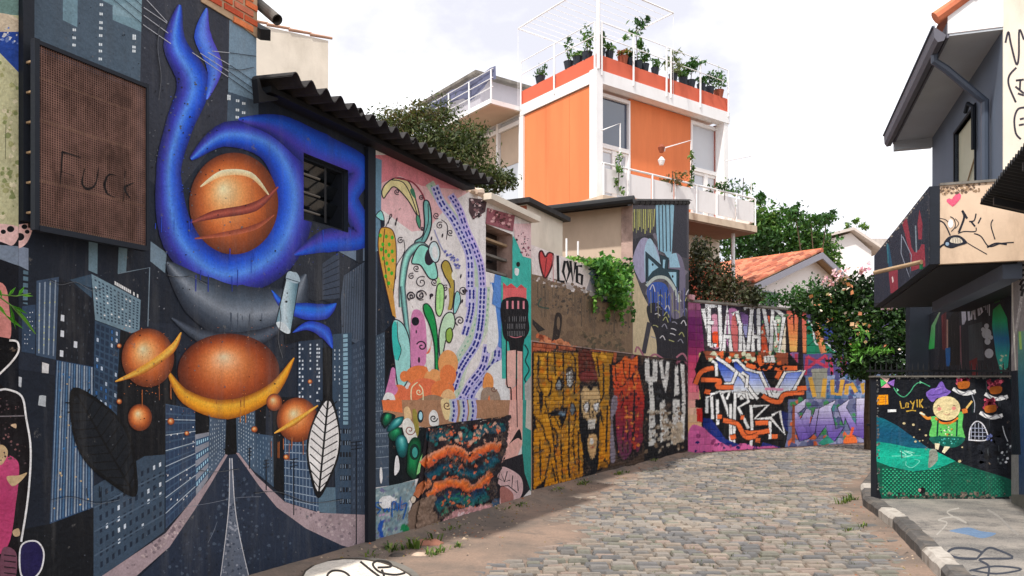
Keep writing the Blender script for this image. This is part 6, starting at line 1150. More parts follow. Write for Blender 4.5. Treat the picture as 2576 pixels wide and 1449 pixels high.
for e in (E1, E2):
    q = MB(); up = Vector((0, 0, 1)); q.box8([AP - up * .28 - rd * .03, e - up * .28 - rd * .03, e - up * .28 + rd * .03, AP - up * .28 + rd * .03, AP - up * .04 - rd * .03, e - up * .04 - rd * .03, e - up * .04 + rd * .03, AP - up * .04 + rd * .03]); q.build('bargeboard', mat_rgb('grey_bargeboard', (150, 150, 160), .7, .05) if e is E1 else bpy.data.materials['grey_bargeboard'], th)
# one clay tile mesh, shared
tm = MB(); nL = 6
for e0, e1, r0, r1 in ((0, 1, .5, .44),):
    vs = []
    for (x, r, z) in ((0, .5, .0), (1, .46, .02)):
        for j in range(nL + 1): a = math.pi * j / nL; vs.append((x, math.cos(a) * r, z + math.sin(a) * r * .6))
    tm.add(vs, [(j, j + 1, nL + 2 + j, nL + 1 + j) for j in range(nL)] + [tuple(range(nL + 1))[::-1]])
tmv = []
for i_, c_ in enumerate(((188, 114, 86), (168, 94, 70), (198, 128, 98), (146, 86, 68))):
    tms = tm.mesh('roof_tile'); tms.materials.append(mat_rgb('clay_tile_%d' % i_, c_, .85, .2, 9, .3, .004, dirt=(120, 70, 54), dirt_amt=.5)); tmv.append(tms)
from mathutils import Matrix
sl_dir = (AP - E1).normalized(); nrm = rd.cross(sl_dir).normalized(); nrm = nrm if nrm.z > 0 else -nrm
ncol, nrow = 27, 11; L_ = (AP - E1).length
for i in range(ncol):
    for j in range(nrow):
        o = bpy.data.objects.new('roof_tile', random.choice(tmv)); COL.objects.link(o); o.parent = rfo
        p = E1 + rd * (.08 + i * .23) + sl_dir * (L_ * j / nrow) + nrm * (.01 + random.uniform(0, .03))
        mt = Matrix((sl_dir * (L_ / nrow * 1.12), rd * .2, nrm * .3)).transposed().to_4x4(); mt.translation = p; o.matrix_local = mt
q = MB()
for i in range(20): q.tube([AP + rd * (i * .32) + Vector((0, 0, .03)), AP + rd * (i * .32 + .34) + Vector((0, 0, .045))], [.11, .095], 8)
q.build('ridge', M['tile'], rfo)
wp = MB(); p = a0 + gd * .5; d1 = gd * 1.0; zz = Vector((0, 0, 1)); base = Vector((p.x, p.y, a0.z - 1.7)) - rd * .03
wp.box8([base, base + d1, base + d1 + rd * .05, base + rd * .05, base + zz * 1.3, base + d1 + zz * 1.3, base + d1 + zz * 1.3 + rd * .05, base + zz * 1.3 + rd * .05]); wp.build('window', M['glass_dark'], th)
# ------------------------------------------------------------------ white house far behind
wh = thing('white_house', 'distant plain white house with pale roof beyond the trees', 'house', (19, 45, 0))
Yw = 45.0; f = lambda x, y: Vector(((x - CX) / FV * Yw, Yw, EYE + (HY - y) / FV * Yw))
ap = f(2148, 578); el = f(2062, 600); er = f(2222, 628); gx = [Vector((el.x + .6, Yw + .4, 0)), Vector((er.x - .5, Yw + .4, 0)), Vector((er.x - .5, Yw + .4, er.z)), Vector((ap.x, Yw + .4, ap.z - .1)), Vector((el.x + .6, Yw + .4, el.z))]
q = MB(); q.add(gx + [p + Vector((-1.5, 6, 0)) for p in gx], [(0, 1, 2, 3, 4), (9, 8, 7, 6, 5)] + [(i, 5 + i, 5 + (i + 1) % 5, (i + 1) % 5) for i in range(5)]); q.build('wall', M['white_wall'], wh)
q = MB(); bk = Vector((-1.8, 7, 0)); up = Vector((0, 0, .16))
for e in (el, er): q.box8([ap, e, e + bk, ap + bk, ap + up, e + up, e + bk + up, ap + bk + up])
rr_ = q.build('roof', mat_rgb('pale_roof', (206, 196, 188), .85, .1, 3, .2, .01), wh)
q = MB(); a = f(2205, 602); q.box(tuple(a - Vector((.1, -.3, .35))), tuple(a + Vector((1.4, 4, .1)))); q.build('side_extension', mat_rgb('grey_ext', (186, 178, 172), .85), wh)
# ------------------------------------------------------------------ right: low wall with the child mural
rw = thing('low_mural_wall', 'low black wall on the pavement painted with a child in a purple hat', 'wall', (6, 10.7, .13))
r1 = 7.1; q = MB(); q.box((4.93, 10.65, 0), (7.1, 10.82, 1.775)); q.build('wall', M['dark'], rw)
q = MB(); q.box((4.91, 10.63, 1.778), (7.1, 10.84, 1.8)); q.build('coping', M['concrete'], rw)
P = Paint(R1, [[(2205, 947), (2606, 947), (2606, 1255), (2205, 1255)]], 1.15, 51); P.fr = (2133.3, 909.7, .2611)
P.poly([(200, 100), (1900, 100), (1900, 1449), (200, 1449)], (24, 28, 38)); P.poly([(1560, 100), (1900, 100), (1900, 1400), (1650, 1200)], (26, 62, 66)); P.flecks([(1000, 650), (1600, 650), (1650, 1100), (1100, 1000)], 40, [(14, 16, 24), (36, 40, 50)], 16, 50)
P.vgrad([(275, 530), (340, 545), (480, 620), (700, 780), (800, 850), (275, 860)], [(20, 110, 124), (18, 88, 118), (20, 100, 120)], 6); P.vgrad([(275, 770), (420, 790), (600, 830), (800, 840), (1040, 960), (860, 1030), (620, 1060), (400, 1010), (275, 960)], [(20, 150, 132), (24, 176, 150), (20, 150, 130)], 6)
P.poly([(275, 960), (420, 1020), (650, 1060), (870, 1030), (1030, 960), (1200, 1020), (1500, 1110), (1650, 1170), (1650, 1300), (1300, 1310), (330, 1330), (290, 1200)], (12, 90, 74))
P.ly += 1
for i in range(-8, 60):
    for j in range(0, 20):
        x = 300 + i * 38 + (j % 2) * 19; y = 1000 + j * 19
        if 320 < x < 1500 and y < 1300 and (y > 1030 + (x - 320) * .06 if x < 650 else (y > 1070 - (x - 650) * .23 if x < 1030 else y > 985 + (x - 1030) * .34)): P.raw(P.X([(x - 10, y), (x, y - 7), (x + 10, y), (x, y + 7)]), (62, 186, 140) if x < 900 else (40, 130, 100))
P.line([(500, 860), (560, 900), (520, 920), (620, 900), (540, 860), (640, 880)], 9, (150, 220, 200)); P.line([(420, 910), (700, 905)], 6, (120, 206, 186)); P.line([(560, 960), (560, 1000), (620, 1020), (690, 960), (640, 940)], 7, (120, 206, 186)); P.sm([(790, 850), (850, 850), (865, 940), (820, 1000), (775, 1020), (780, 920)], (146, 150, 140))
P.poly([(310, 160), (375, 205), (320, 240)], (90, 190, 110)); P.poly([(310, 150), (375, 205), (400, 160)], (224, 190, 180)); P.poly([(375, 205), (450, 170), (440, 240)], (150, 110, 190)); P.poly([(320, 250), (375, 205), (410, 250)], (222, 150, 170)); P.line([(440, 250), (480, 310), (540, 340), (600, 290), (640, 230), (700, 200), (790, 240)], 9, (84, 170, 130)); P.poly([(470, 255), (490, 275), (470, 290)], (130, 200, 160)); P.poly([(690, 185), (715, 200), (690, 215)], (130, 200, 160))
P.poly([(280, 322), (385, 318), (388, 412), (282, 418)], (236, 154, 24)); P.poly([(382, 462), (465, 460), (465, 484), (383, 487)], (222, 224, 224))
for k in range(3): P.line([(292, 345 + k * 22), (372, 342 + k * 22)], 5, (190, 110, 20), False)
for pts in ([(500, 380), (515, 450), (545, 445)], [(560, 400), (555, 440), (580, 440), (580, 400), (560, 398)], [(600, 380), (620, 410), (640, 370), (620, 455)], [(665, 365), (668, 440)], [(690, 365), (692, 440)], [(720, 360), (694, 405), (722, 445)], [(560, 480), (620, 468), (655, 474)]): P.line(pts, 12, (196, 162, 72), False)
P.sm([(750, 310), (800, 265), (850, 250), (880, 205), (910, 195), (945, 260), (990, 290), (930, 340), (860, 350), (810, 390)], (132, 104, 186)); P.line([(770, 320), (850, 320), (960, 290)], 9, (96, 72, 150)); P.line([(840, 270), (900, 250)], 6, (176, 150, 216)); P.sm([(790, 540), (850, 530), (900, 590), (1040, 580), (1070, 490), (1110, 500), (1100, 620), (1120, 700), (1100, 740), (800, 730), (810, 600)], (108, 196, 108)); P.ell(950, 450, 132, 118, (236, 208, 164)); P.line([(840, 540), (900, 590), (1000, 585), (1060, 540)], 20, (220, 130, 50)); P.ell(880, 455, 20, 18, (232, 150, 140)); P.ell(1020, 450, 20, 18, (232, 150, 140)); P.line([(860, 430), (872, 422), (884, 432)], 6, (120, 70, 60)); P.line([(1010, 428), (1022, 420), (1034, 430)], 6, (120, 70, 60)); P.line([(920, 500), (950, 512), (985, 500)], 5, (200, 130, 120))
P.line([(868, 560), (858, 720)], 16, (20, 76, 64), False); P.line([(1052, 560), (1046, 720)], 16, (20, 76, 64), False); P.flecks([(890, 600), (1030, 600), (1030, 720), (880, 720)], 20, [(26, 60, 80), (214, 140, 60), (240, 230, 200)], 6, 11); P.sm([(800, 725), (1110, 730), (1070, 810), (960, 830), (880, 800), (820, 790)], (20, 104, 92)); P.flecks([(830, 740), (1080, 740), (1050, 800), (850, 790)], 20, [(110, 200, 190), (40, 150, 140)], 5, 11); P.poly([(835, 785), (885, 790), (870, 850), (840, 840)], (236, 214, 184)); P.poly([(930, 815), (985, 820), (930, 885), (905, 870)], (236, 214, 184)); P.line([(700, 490), (760, 545), (800, 540)], 26, (220, 150, 70)); P.line([(690, 490), (740, 515)], 18, (230, 224, 200)); P.line([(1100, 480), (1150, 470)], 44, (214, 130, 60)); P.line([(1140, 450), (1195, 380)], 20, (222, 190, 120))
for x, y, r in ((540, 595, 14), (630, 608, 14), (690, 655, 8), (750, 710, 12), (635, 728, 8), (650, 770, 12), (690, 765, 8), (1075, 960, 16), (1100, 825, 9), (720, 760, 7)): P.ell(x, y, r, r * .8, (206, 190, 150))
for x, y in ((1110, 190), (1420, 240), (1370, 420)):
    P.flecks([(x - 80, y - 60), (x + 80, y - 60), (x + 60, y + 20), (x - 60, y + 20)], 40, [(176, 70, 96), (206, 100, 120), (120, 40, 60)], 10, 24); P.sm([(x - 50, y + 10), (x + 55, y), (x + 50, y + 60), (x - 40, y + 70)], (176, 104, 40)); P.line([(x - 100, y + 70), (x - 40, y + 105), (x + 30, y + 120), (x + 120, y + 95)], 34, (226, 226, 226)); P.line([(x - 80, y + 60), (x - 20, y + 125), (x + 60, y + 90), (x + 110, y + 125)], 12, (150, 150, 156))
P.line([(1165, 760), (1180, 640), (1240, 575), (1310, 620), (1340, 750), (1165, 755)], 12, (214, 214, 220))
for k in range(4): P.line([(1190 + k * 34, 610 - 20 * math.sin(k)), (1185 + k * 38, 750)], 7, (176, 180, 196), False)
for k in range(3): P.line([(1180, 640 + k * 38), (1330, 645 + k * 38)], 7, (160, 166, 186), False)
P.flecks([(1330, 700), (1390, 700), (1390, 760), (1330, 760)], 10, [(110, 120, 170)], 8, 16); P.line([(1490, 620), (1510, 700), (1540, 770)], 9, (180, 184, 190)); P.line([(1190, 310), (1220, 400), (1215, 490)], 8, (170, 174, 184)); P.flecks([(1400, 930), (1620, 700), (1620, 1000), (1450, 1000)], 16, [(206, 208, 212), (120, 126, 130)], 7, 16); P.ell(712, 1240, 34, 30, (24, 26, 30)); P.ell(690, 1238, 14, 16, (190, 150, 150))
P.flecks([(270, 145), (1650, 145), (1650, 160), (270, 160)], 60, [(150, 146, 140), (110, 108, 104), (60, 62, 66)], 5, 15); P.flecks([(272, 150), (292, 150), (310, 1320), (280, 1320)], 46, [(130, 126, 122), (90, 90, 90)], 5, 14); P.flecks([(300, 1270), (1700, 1260), (1700, 1320), (300, 1325)], 130, [(96, 90, 82), (120, 112, 102), (40, 60, 56)], 5, 20)
for k in range(16): x = P.r.uniform(320, 1500); y = P.r.uniform(180, 1000); P.line([(x, y), (x + 2, y + P.r.uniform(30, 120))], P.r.uniform(3, 6), P.r.choice([(60, 66, 76), (20, 70, 66), (90, 96, 100)]), False)
P.build('child_mural', M['paint_rough'], rw)
# iron railing behind the low wall
ir = thing('iron_railing', 'dark spiked iron railing just behind the low black wall', 'railing', (6, 11.1, 0))
for k in range(46):
    x = 5.05 + k * .075; q = MB(); z = 1.98 + .02 * (k % 2); q.tube([(x, 11.1, .9), (x, 11.1, z - .06), (x, 11.1, z)], [.01, .01, .002], 5); q.build('bar', M['black'], ir)
for z in (1.1, 1.86): q = MB(); q.box((5.0, 11.085, z), (8.5, 11.115, z + .03)); q.build('rail', M['black'], ir)
# ------------------------------------------------------------------ grey house
gh = thing('grey_house', 'slate grey house with wide eave, downpipe and painted balcony over dark porch', 'house', (6.8, 12, 0))
def sg(u, off=0): return GW.sz(u, 500, off)[0]
n0, n1 = GW.sz(2522, 500)[0], GW.sz(2345, 500)[0]; ZS = 6.13; ZG = 4.15
wq0, wq1 = sg(2454), sg(2403); wzA = GW.sz(2454, 300)[1]
q = MB(); GW.box(q, n0, wq0, 3.0, ZS, -.25, 0); GW.box(q, wq1, n1, 3.0, ZS, -.25, 0); GW.box(q, wq0, wq1, wzA + .18, ZS, -.25, 0); GW.box(q, wq0, wq1, 3.0, ZG, -.25, 0); q.build('upper_wall', M['grey_house'], gh)
wn = MB(); GW.box(wn, wq0, wq1, ZG, wzA + .18, -.12, -.05); wn = wn.build('window', mat_rgb('olive_shutter', (196, 194, 170), .6, .06, 3, .1, .003), gh)
f = MB(); GW.box(f, wq0 - .05, wq0, ZG, wzA + .22, -.1, .02); GW.box(f, wq1, wq1 + .05, ZG, wzA + .22, -.1, .02); GW.box(f, wq0, wq1, wzA + .18, wzA + .22, -.1, .02); f.build('frame', M['dark'], wn)
q = MB(); q.bar(GW.W(wq0 + .1, 5.0, -.03), GW.W(wq1 - .1, 4.4, -.03), .012); q.build('stay', M['wood'], wn)
# near gable wall with scrawls
q = MB(); GE.box(q, 0, 4.5, 3.6, 8.0, -.25, 0); q.build('gable_wall', M['cream'], gh)
q = MB(); p = [GE.W(0, 7.9, -.25), GE.W(4.5, 7.9, -.25)]; q.build('x', M['cream'], gh) if False else None
P = Paint(GE, None, 1.0, 61); P.fr = (2093, 0, .25)
for pts in ([(1745, 430), (1775, 320), (1800, 440), (1855, 645), (1880, 560), (1885, 300), (1932, 400)], [(1855, 680), (1785, 760), (1780, 860), (1850, 1030)], [(1850, 810), (1930, 800)], [(1895, 810), (1890, 900)], [(1845, 870), (1932, 940)], [(1870, 940), (1932, 960)], [(1940, 1080), (1870, 1100), (1835, 1200), (1850, 1340), (1900, 1400)], [(1890, 1200), (1932, 1190)], [(1880, 1260), (1932, 1250)]): P = Paint(GE, None, 1.0, 61); P.fr = (2093, 0, .25); P.line(pts, 20, (70, 66, 76)); P.build('scrawl_stroke', M['paint_rough'], gh)
# eave: soffit, fascia, gutter, roof tiles
eo = .60
q = MB(); GW.box(q, n0 - .02, n1 + .08, ZS, ZS + .03, 0, eo); q.build('soffit', M['soffit'], gh)
q = MB(); GW.box(q, n0 - .02, n1 + .1, ZS - .02, ZS + .17, eo, eo + .03); q.build('fascia', M['fascia'], gh)
gu = MB()
prof = [(eo + .035, ZS + .02), (eo + .06, ZS - .05), (eo + .13, ZS - .06), (eo + .17, ZS + .0), (eo + .18, ZS + .15)]
vs = [];
for s in (n0 - .02, n1 + .1):
    for o, z in prof: vs.append(GW.W(s, z, o))
gu.add(vs, [(i, i + 1, 6 + i, 5 + i) for i in range(4)] + [(0, 1, 2, 3, 4), (9, 8, 7, 6, 5)]); gu = gu.build('gutter', M['fascia'], gh)
q = MB(); GW.box(q, n0 - .02, n1 + .1, ZS + .14, ZS + .16, eo + .165, eo + .2); q.build('gutter_lip', M['gutter'], gu)
q = MB(); GW.box(q, n1 - .02, n1 + .1, ZS - .16, ZS, .0, eo + .02); q.build('eave_end_board', M['soffit'], gh)
q = MB(); q.add([GW.W(n0 - .03, ZS + .03, eo + .02), GW.W(n0 - .03, ZS + .03, 0), GW.W(n0 - .03, ZS + .72, 0), GW.W(n0 - .03, ZS + .26, eo + .02)], [(0, 1, 2, 3)]); q.build('eave_cheek', M['white'], gh)
dp = MB(); a = [(eo + .09, ZS - .02, n0 + .42), (eo + .09, ZS - .14, n0 + .42), (eo - .05, ZS - .25, n0 + .44), (.16, ZS - .62, n0 + .52), (.07, ZS - .7, n0 + .54), (.07, ZS - .85, n0 + .54), (.07, 3.4, n0 + .54)]
dp.tube([GW.W(s, z, o) for o, z, s in a], .05, 8); dp.build('downpipe', M['gutter'], gh)
# roof over the eave
rq = MB(); rq.add([GW.W(n0 - .06, ZS + .24, eo + .1), GW.W(n1 + .1, ZS + .24, eo + .1), GW.W(n1 + .1, ZS + 2.3, -2.6), GW.W(n0 - .06, ZS + 2.3, -2.6)], [(0, 1, 2, 3)]); ro = rq.build('roof', M['tile'], gh)
for k in range(8):
    o0 = eo + .16 - k * .42; z0 = ZS + .25 + k * .27; q = MB(); q.tube([GW.W(n0 - .02, z0, o0), GW.W(n0 - .02, z0 + .29, o0 - .45)], [.085, .07], 10); q.build('verge_tile', M['tile'], ro)
q = MB(); q.box8([GW.W(n0 - .01, ZS + .1, eo + .02), GW.W(n0 + .02, ZS + .1, eo + .02), GW.W(n0 + .02, ZS + 1.9, -2.2), GW.W(n0 - .01, ZS + 1.9, -2.2), GW.W(n0 - .01, ZS + .2, eo + .02), GW.W(n0 + .02, ZS + .2, eo + .02), GW.W(n0 + .02, ZS + 2.1, -2.2), GW.W(n0 - .01, ZS + 2.1, -2.2)]); q.build('verge_board', M['white'], ro)
# lamp arm by the window
q = MB(); q.tube([GW.W(wq0 - .1, 5.0, .05), GW.W(wq0 - .1, 5.6, .05), GW.W(wq0 - .02, 5.68, .1), GW.W(wq0 + .12, 5.6, .1)], .03, 6); q.build('vent_pipe', M['dark'], gh)
# balcony
bz0, bz1 = 3.2, 4.19; e0 = math.hypot(1, .325) * 10.0; e1 = e0 + 5.26 * math.hypot(1, .325)
s0 = BS.sz(2338, 500)[0]; s1 = BS.sz(2199, 700)[0]
q = MB(); BS.box(q, s0, s1, bz0, bz1, -.12, 0); q.build('balcony_front', M['dark'], gh)
q = MB(); BE.box(q, .12, 1.75, bz0, bz1, -.12, 0); q.build('balcony_end', mat_rgb('peach_render', (216, 190, 164), .85, .06, 3, .25, .006, dirt=(140, 116, 96), dirt_amt=.45), gh)
q = MB(); BS.box(q, s0 + .1, s1, bz0 - .02, bz0 + .1, -1.0, -.12); q.build('balcony_floor', M['black'], gh)
q = MB(); BE.box(q, .12, .95, bz1, bz1 + .03, -.14, .02); q.build('balcony_coping', M['concrete'], gh)
P = Paint(BS, [[pv(BS, s0, bz1), pv(BS, s1, bz1), pv(BS, s1, bz0), pv(BS, s0, bz0)]], 1.2, 63); P.fr = (2093, 362.3, .25)
P.poly([(300, 300), (1100, 300), (1100, 1600), (300, 1600)], (50, 54, 70)); P.poly([(540, 980), (575, 1020), (610, 1240), (570, 1250)], (36, 92, 120)); P.poly([(880, 540), (960, 460), (1000, 1180), (930, 1240), (920, 800)], (44, 52, 66))
RD = (150, 60, 76)
for p in ([(700, 780), (750, 730), (780, 900), (800, 1040), (830, 1090), (880, 1060), (900, 1010), (930, 1010), (940, 1230), (800, 1280), (780, 1090), (740, 930)], [(860, 800), (880, 660), (910, 800), (905, 960), (870, 960)], [(570, 1290), (660, 1240), (665, 1500), (590, 1500)]): P.poly(p, RD)
P.line([(700, 910), (695, 1100), (780, 1340), (800, 1120), (710, 930)], 9, (150, 156, 170), False); P.line([(840, 820), (850, 1090)], 14, (136, 150, 160), False); P.poly([(880, 1190), (915, 1180), (915, 1260), (880, 1260)], (40, 130, 90)); P.poly([(600, 1340), (612, 1330), (622, 1380), (608, 1400)], (222, 200, 200)); P.line([(560, 1000), (565, 1200)], 10, (60, 130, 140), False)
P.flecks([(420, 1120), (970, 445), (970, 470), (430, 1150)], 90, [(110, 106, 104), (70, 72, 80), (150, 142, 134)], 4, 13); P.flecks([(950, 460), (985, 460), (1015, 1170), (980, 1190)], 40, [(120, 112, 106), (70, 72, 80)], 4, 13)
P.build('balcony_front_painting', M['paint_rough'], gh)
P = Paint(BE, [[pv(BE, .0, bz1), pv(BE, 1.75, bz1), pv(BE, 1.75, bz0), pv(BE, .0, bz0)]], 1.1, 65); P.fr = (2093, 362.3, .25)
P.flecks([(980, 455), (1560, 385), (1560, 470), (980, 520)], 120, [(150, 126, 102), (176, 150, 124), (110, 92, 78)], 5, 18)
stuff(P.build('rain_stains', M['paint'], gh))
PH = Paint(BE, None, 1.1, 65); PH.fr = P.fr; PH.poly([(1215, 632), (1180, 606), (1152, 578), (1156, 556), (1180, 546), (1206, 556), (1222, 530), (1250, 500), (1284, 494), (1300, 516), (1294, 550), (1262, 590), (1240, 612)], (222, 100, 130)); PH.build('painted_heart', M['paint'], gh)
for pts, w_ in (([(980, 755), (1060, 765), (1130, 800), (1190, 920)], 14), ([(1060, 745), (1140, 760), (1180, 800)], 8), ([(1190, 730), (1230, 760), (1240, 830), (1200, 880)], 10), ([(1240, 750), (1275, 800), (1240, 850)], 8), ([(1275, 890), (1330, 740), (1310, 670), (1360, 750)], 22), ([(1380, 780), (1430, 770), (1450, 700)], 14), ([(1500, 740), (1470, 800)], 14), ([(1270, 900), (1330, 880), (1440, 880), (1450, 840)], 11), ([(1400, 780), (1440, 830)], 18), ([(1640, 960), (1600, 820), (1620, 760)], 12), ([(1080, 1045), (1130, 1010), (1200, 1040), (1280, 1010)], 20), ([(1340, 980), (1420, 1030), (1560, 1110)], 9), ([(1430, 900), (1500, 930), (1580, 1030), (1700, 1000), (1830, 990)], 12), ([(1560, 1040), (1650, 1000), (1760, 1010)], 18)): P = Paint(BE, None, 1.1, 65); P.fr = (2093, 362.3, .25); P.line(pts, w_, (40, 42, 54)); P.build('painted_stroke', M['paint'], gh)
P = Paint(BE, None, 1.1, 66); P.fr = (2093, 362.3, .25)
P.sm([(1125, 990), (1180, 930), (1280, 920), (1360, 990), (1290, 1020), (1200, 1045), (1140, 1030)], (40, 44, 58)); P.sm([(1190, 985), (1210, 945), (1280, 945), (1315, 985), (1260, 1000)], (206, 196, 180)); P.ell(1160, 1005, 18, 18, (150, 170, 190)); P.ell(1195, 800, 26, 44, (230, 226, 226))
for k in range(4): P.line([(1215 + k * 24, 945), (1220 + k * 24, 995)], 4, (70, 70, 76), False)
P.build('painted_eye', M['paint'], gh, .004)
for pts in ([(985, 740), (1000, 770), (1030, 770)], [(1010, 1045), (1050, 1060), (1075, 1040)]): P = Paint(BE, None, 1.1, 66); P.fr = (2093, 362.3, .25); P.line(pts, 14, (220, 130, 120)); P.build('painted_stroke', M['paint'], gh, .003)
q = MB(); a = BS.hit(2200, 686, .5); b_ = BS.hit(2318, 659, .02); q.tube([a, b_], .03, 8); q.build('flag_pole', M['wood'], gh)
q = MB(); a = BS.hit(2238, 738, -.3); q.tube([a, a - Vector((0, 0, .22))], .02, 6); q.build('drip_pipe', M['white'], gh)
# porch walls under the balcony
PW = Plane((3.6, 0), (.325, 1), (-1, 0)); p0_, p1_ = PW.sz(2542, 900)[0], PW.sz(2325, 900)[0]
q = MB(); PW.box(q, p0_, p1_, 0, 3.3, -.25, 0); q.build('porch_wall', M['dark'], gh)
q = MB(); GW.box(q, n0 + .02, n1, 3.0, 3.3, -.9, -.26); q.build('floor_slab', M['black'], gh)
q = MB(); q.box((8.9, 17.6, 0), (12.5, 17.8, 3.6)); q.build('porch_end_wall', M['dark'], gh)
P = Paint(PW, [[pv(PW, p0_, 3.3), pv(PW, p1_, 3.3), pv(PW, p1_, .1), pv(PW, p0_, .1)]], 1.25, 67); P.fr = (2093, 644, .25)
P.poly([(900, 0), (1900, 0), (1900, 1400), (900, 1400)], (34, 38, 48)); P.poly([(1160, 350), (1290, 320), (1280, 420), (1170, 440)], (110, 46, 40)); P.vgrad([(1080, 560), (1100, 540), (1040, 700), (1030, 930), (970, 940), (1000, 700)], [(120, 130, 110), (90, 150, 100), (50, 160, 80)], 6); P.poly([(1100, 600), (1150, 560), (1150, 950), (1110, 940)], (96, 40, 46)); P.poly([(1165, 640), (1280, 500), (1290, 1100), (1190, 1100)], (12, 12, 16)); P.line([(1160, 640), (1160, 940)], 16, (150, 120, 110), False); P.vgrad([(1140, 930), (1190, 920), (1190, 1110), (1150, 1110)], [(40, 100, 150), (30, 90, 150)], 3); P.line([(1290, 700), (1300, 1130)], 12, (120, 84, 90), False)
for k in range(16): x = 1310 + k * 18; P.line([(x, 260 - k * 5), (x + 4, 420 - k * 3 + (k * 31) % 240)], 10, (150, 152, 160) if k % 3 else (196, 198, 204), False)
for pts in ([(1310, 500), (1320, 690), (1340, 640), (1330, 500)], [(1370, 480), (1380, 650)], [(1400, 640), (1420, 480), (1440, 640)], [(1470, 480), (1480, 600), (1510, 560), (1490, 500)]): P.line(pts, 22, (190, 192, 204), False)
P.poly([(1370, 700), (1510, 660), (1530, 1050), (1380, 1050)], (62, 70, 76)); P.poly([(1380, 1060), (1460, 1020), (1470, 1200), (1400, 1200)], (110, 30, 36))
for x, y, r in ((1555, 705, 24), (1555, 780, 48), (1565, 860, 30), (1580, 980, 44), (1520, 740, 20), (1600, 820, 20)): P.ell(x, y, r, r * 1.1, (176, 182, 190))
P.vgrad([(1620, 540), (1690, 480), (1760, 620), (1790, 900), (1770, 1120), (1700, 1180), (1650, 1000), (1610, 700)], [(60, 140, 70), (40, 170, 120), (30, 120, 170), (40, 170, 160), (50, 170, 150)], 12); P.poly([(1620, 100), (1690, 60), (1690, 460), (1630, 480)], (44, 96, 40)); P.flecks([(1660, 1000), (1760, 1000), (1760, 1160), (1670, 1160)], 14, [(190, 206, 180)], 6, 14)
P.build('porch_painting', M['paint'], gh)
# ------------------------------------------------------------------ near building at the right edge with corrugated awning
nb = thing('awning_building', 'grey scrawled wall at the right edge under a dark corrugated awning', 'building', (6.4, 9, 0))
NB = Plane((3.18, 0), (.325, 1), (-1, 0)); m0, m1 = NB.sz(2760, 900)[0], NB.sz(2544, 900)[0]
q = MB(); NB.box(q, m0, m1, 0, 3.9, -.4, 0); q.build('wall', M['concrete'], nb)
P = Paint(NB, [[pv(NB, m0, 3.6), pv(NB, m1, 3.6), pv(NB, m1, .13), pv(NB, m0, .13)]], 1.1, 71); P.fr = (2093, 644, .25)
P.poly([(1780, -200), (2700, -200), (2700, 2400), (1780, 2400)], (150, 146, 146)); P.line([(1812, 0), (1820, 600), (1850, 1150)], 14, (206, 204, 196), False)
for k in range(8): P.line([(1850 + k * 8, 20 + k * 55), (1932, -10 + k * 50), (2010, 40 + k * 52)], 26, (30, 30, 36))
P.vgrad([(1870, 760), (2600, 700), (2600, 2400), (1880, 2400)], [(130, 170, 140), (60, 120, 140), (50, 84, 130), (70, 84, 110)], 10); P.poly([(1780, 1160), (1870, 1150), (1900, 2000), (1780, 2000)], (36, 44, 56)); P.line([(1890, 760), (1900, 940)], 24, (170, 206, 120), False)
P.build('wall_painting', M['paint_rough'], nb)
aw = Plane((5.64 - .41 * 9.5, 0), (.41, 1), (-1, 0)); t0 = aw.sz(2465, 500)[0]
corrugated('awning_sheet', aw, t0 - 4.8, t0, 3.86, -2.2, .0, -.34, M['black'], nb, .12, .028, .007)
q = MB(); aw.box(q, t0 - 4.8, t0 - .1, 3.56, 3.62, -.6, -.5); q.build('awning_beam', M['black'], nb)
for k in range(3): q = MB(); s_ = t0 - .6 - k * 1.5; q.box8([aw.W(a, z + o * .34, o) for z in (3.72, 3.8) for a, o in ((s_, -.05), (s_ + .06, -.05), (s_ + .06, -2.2), (s_, -2.2))]); q.build('awning_rafter', M['black'], nb)
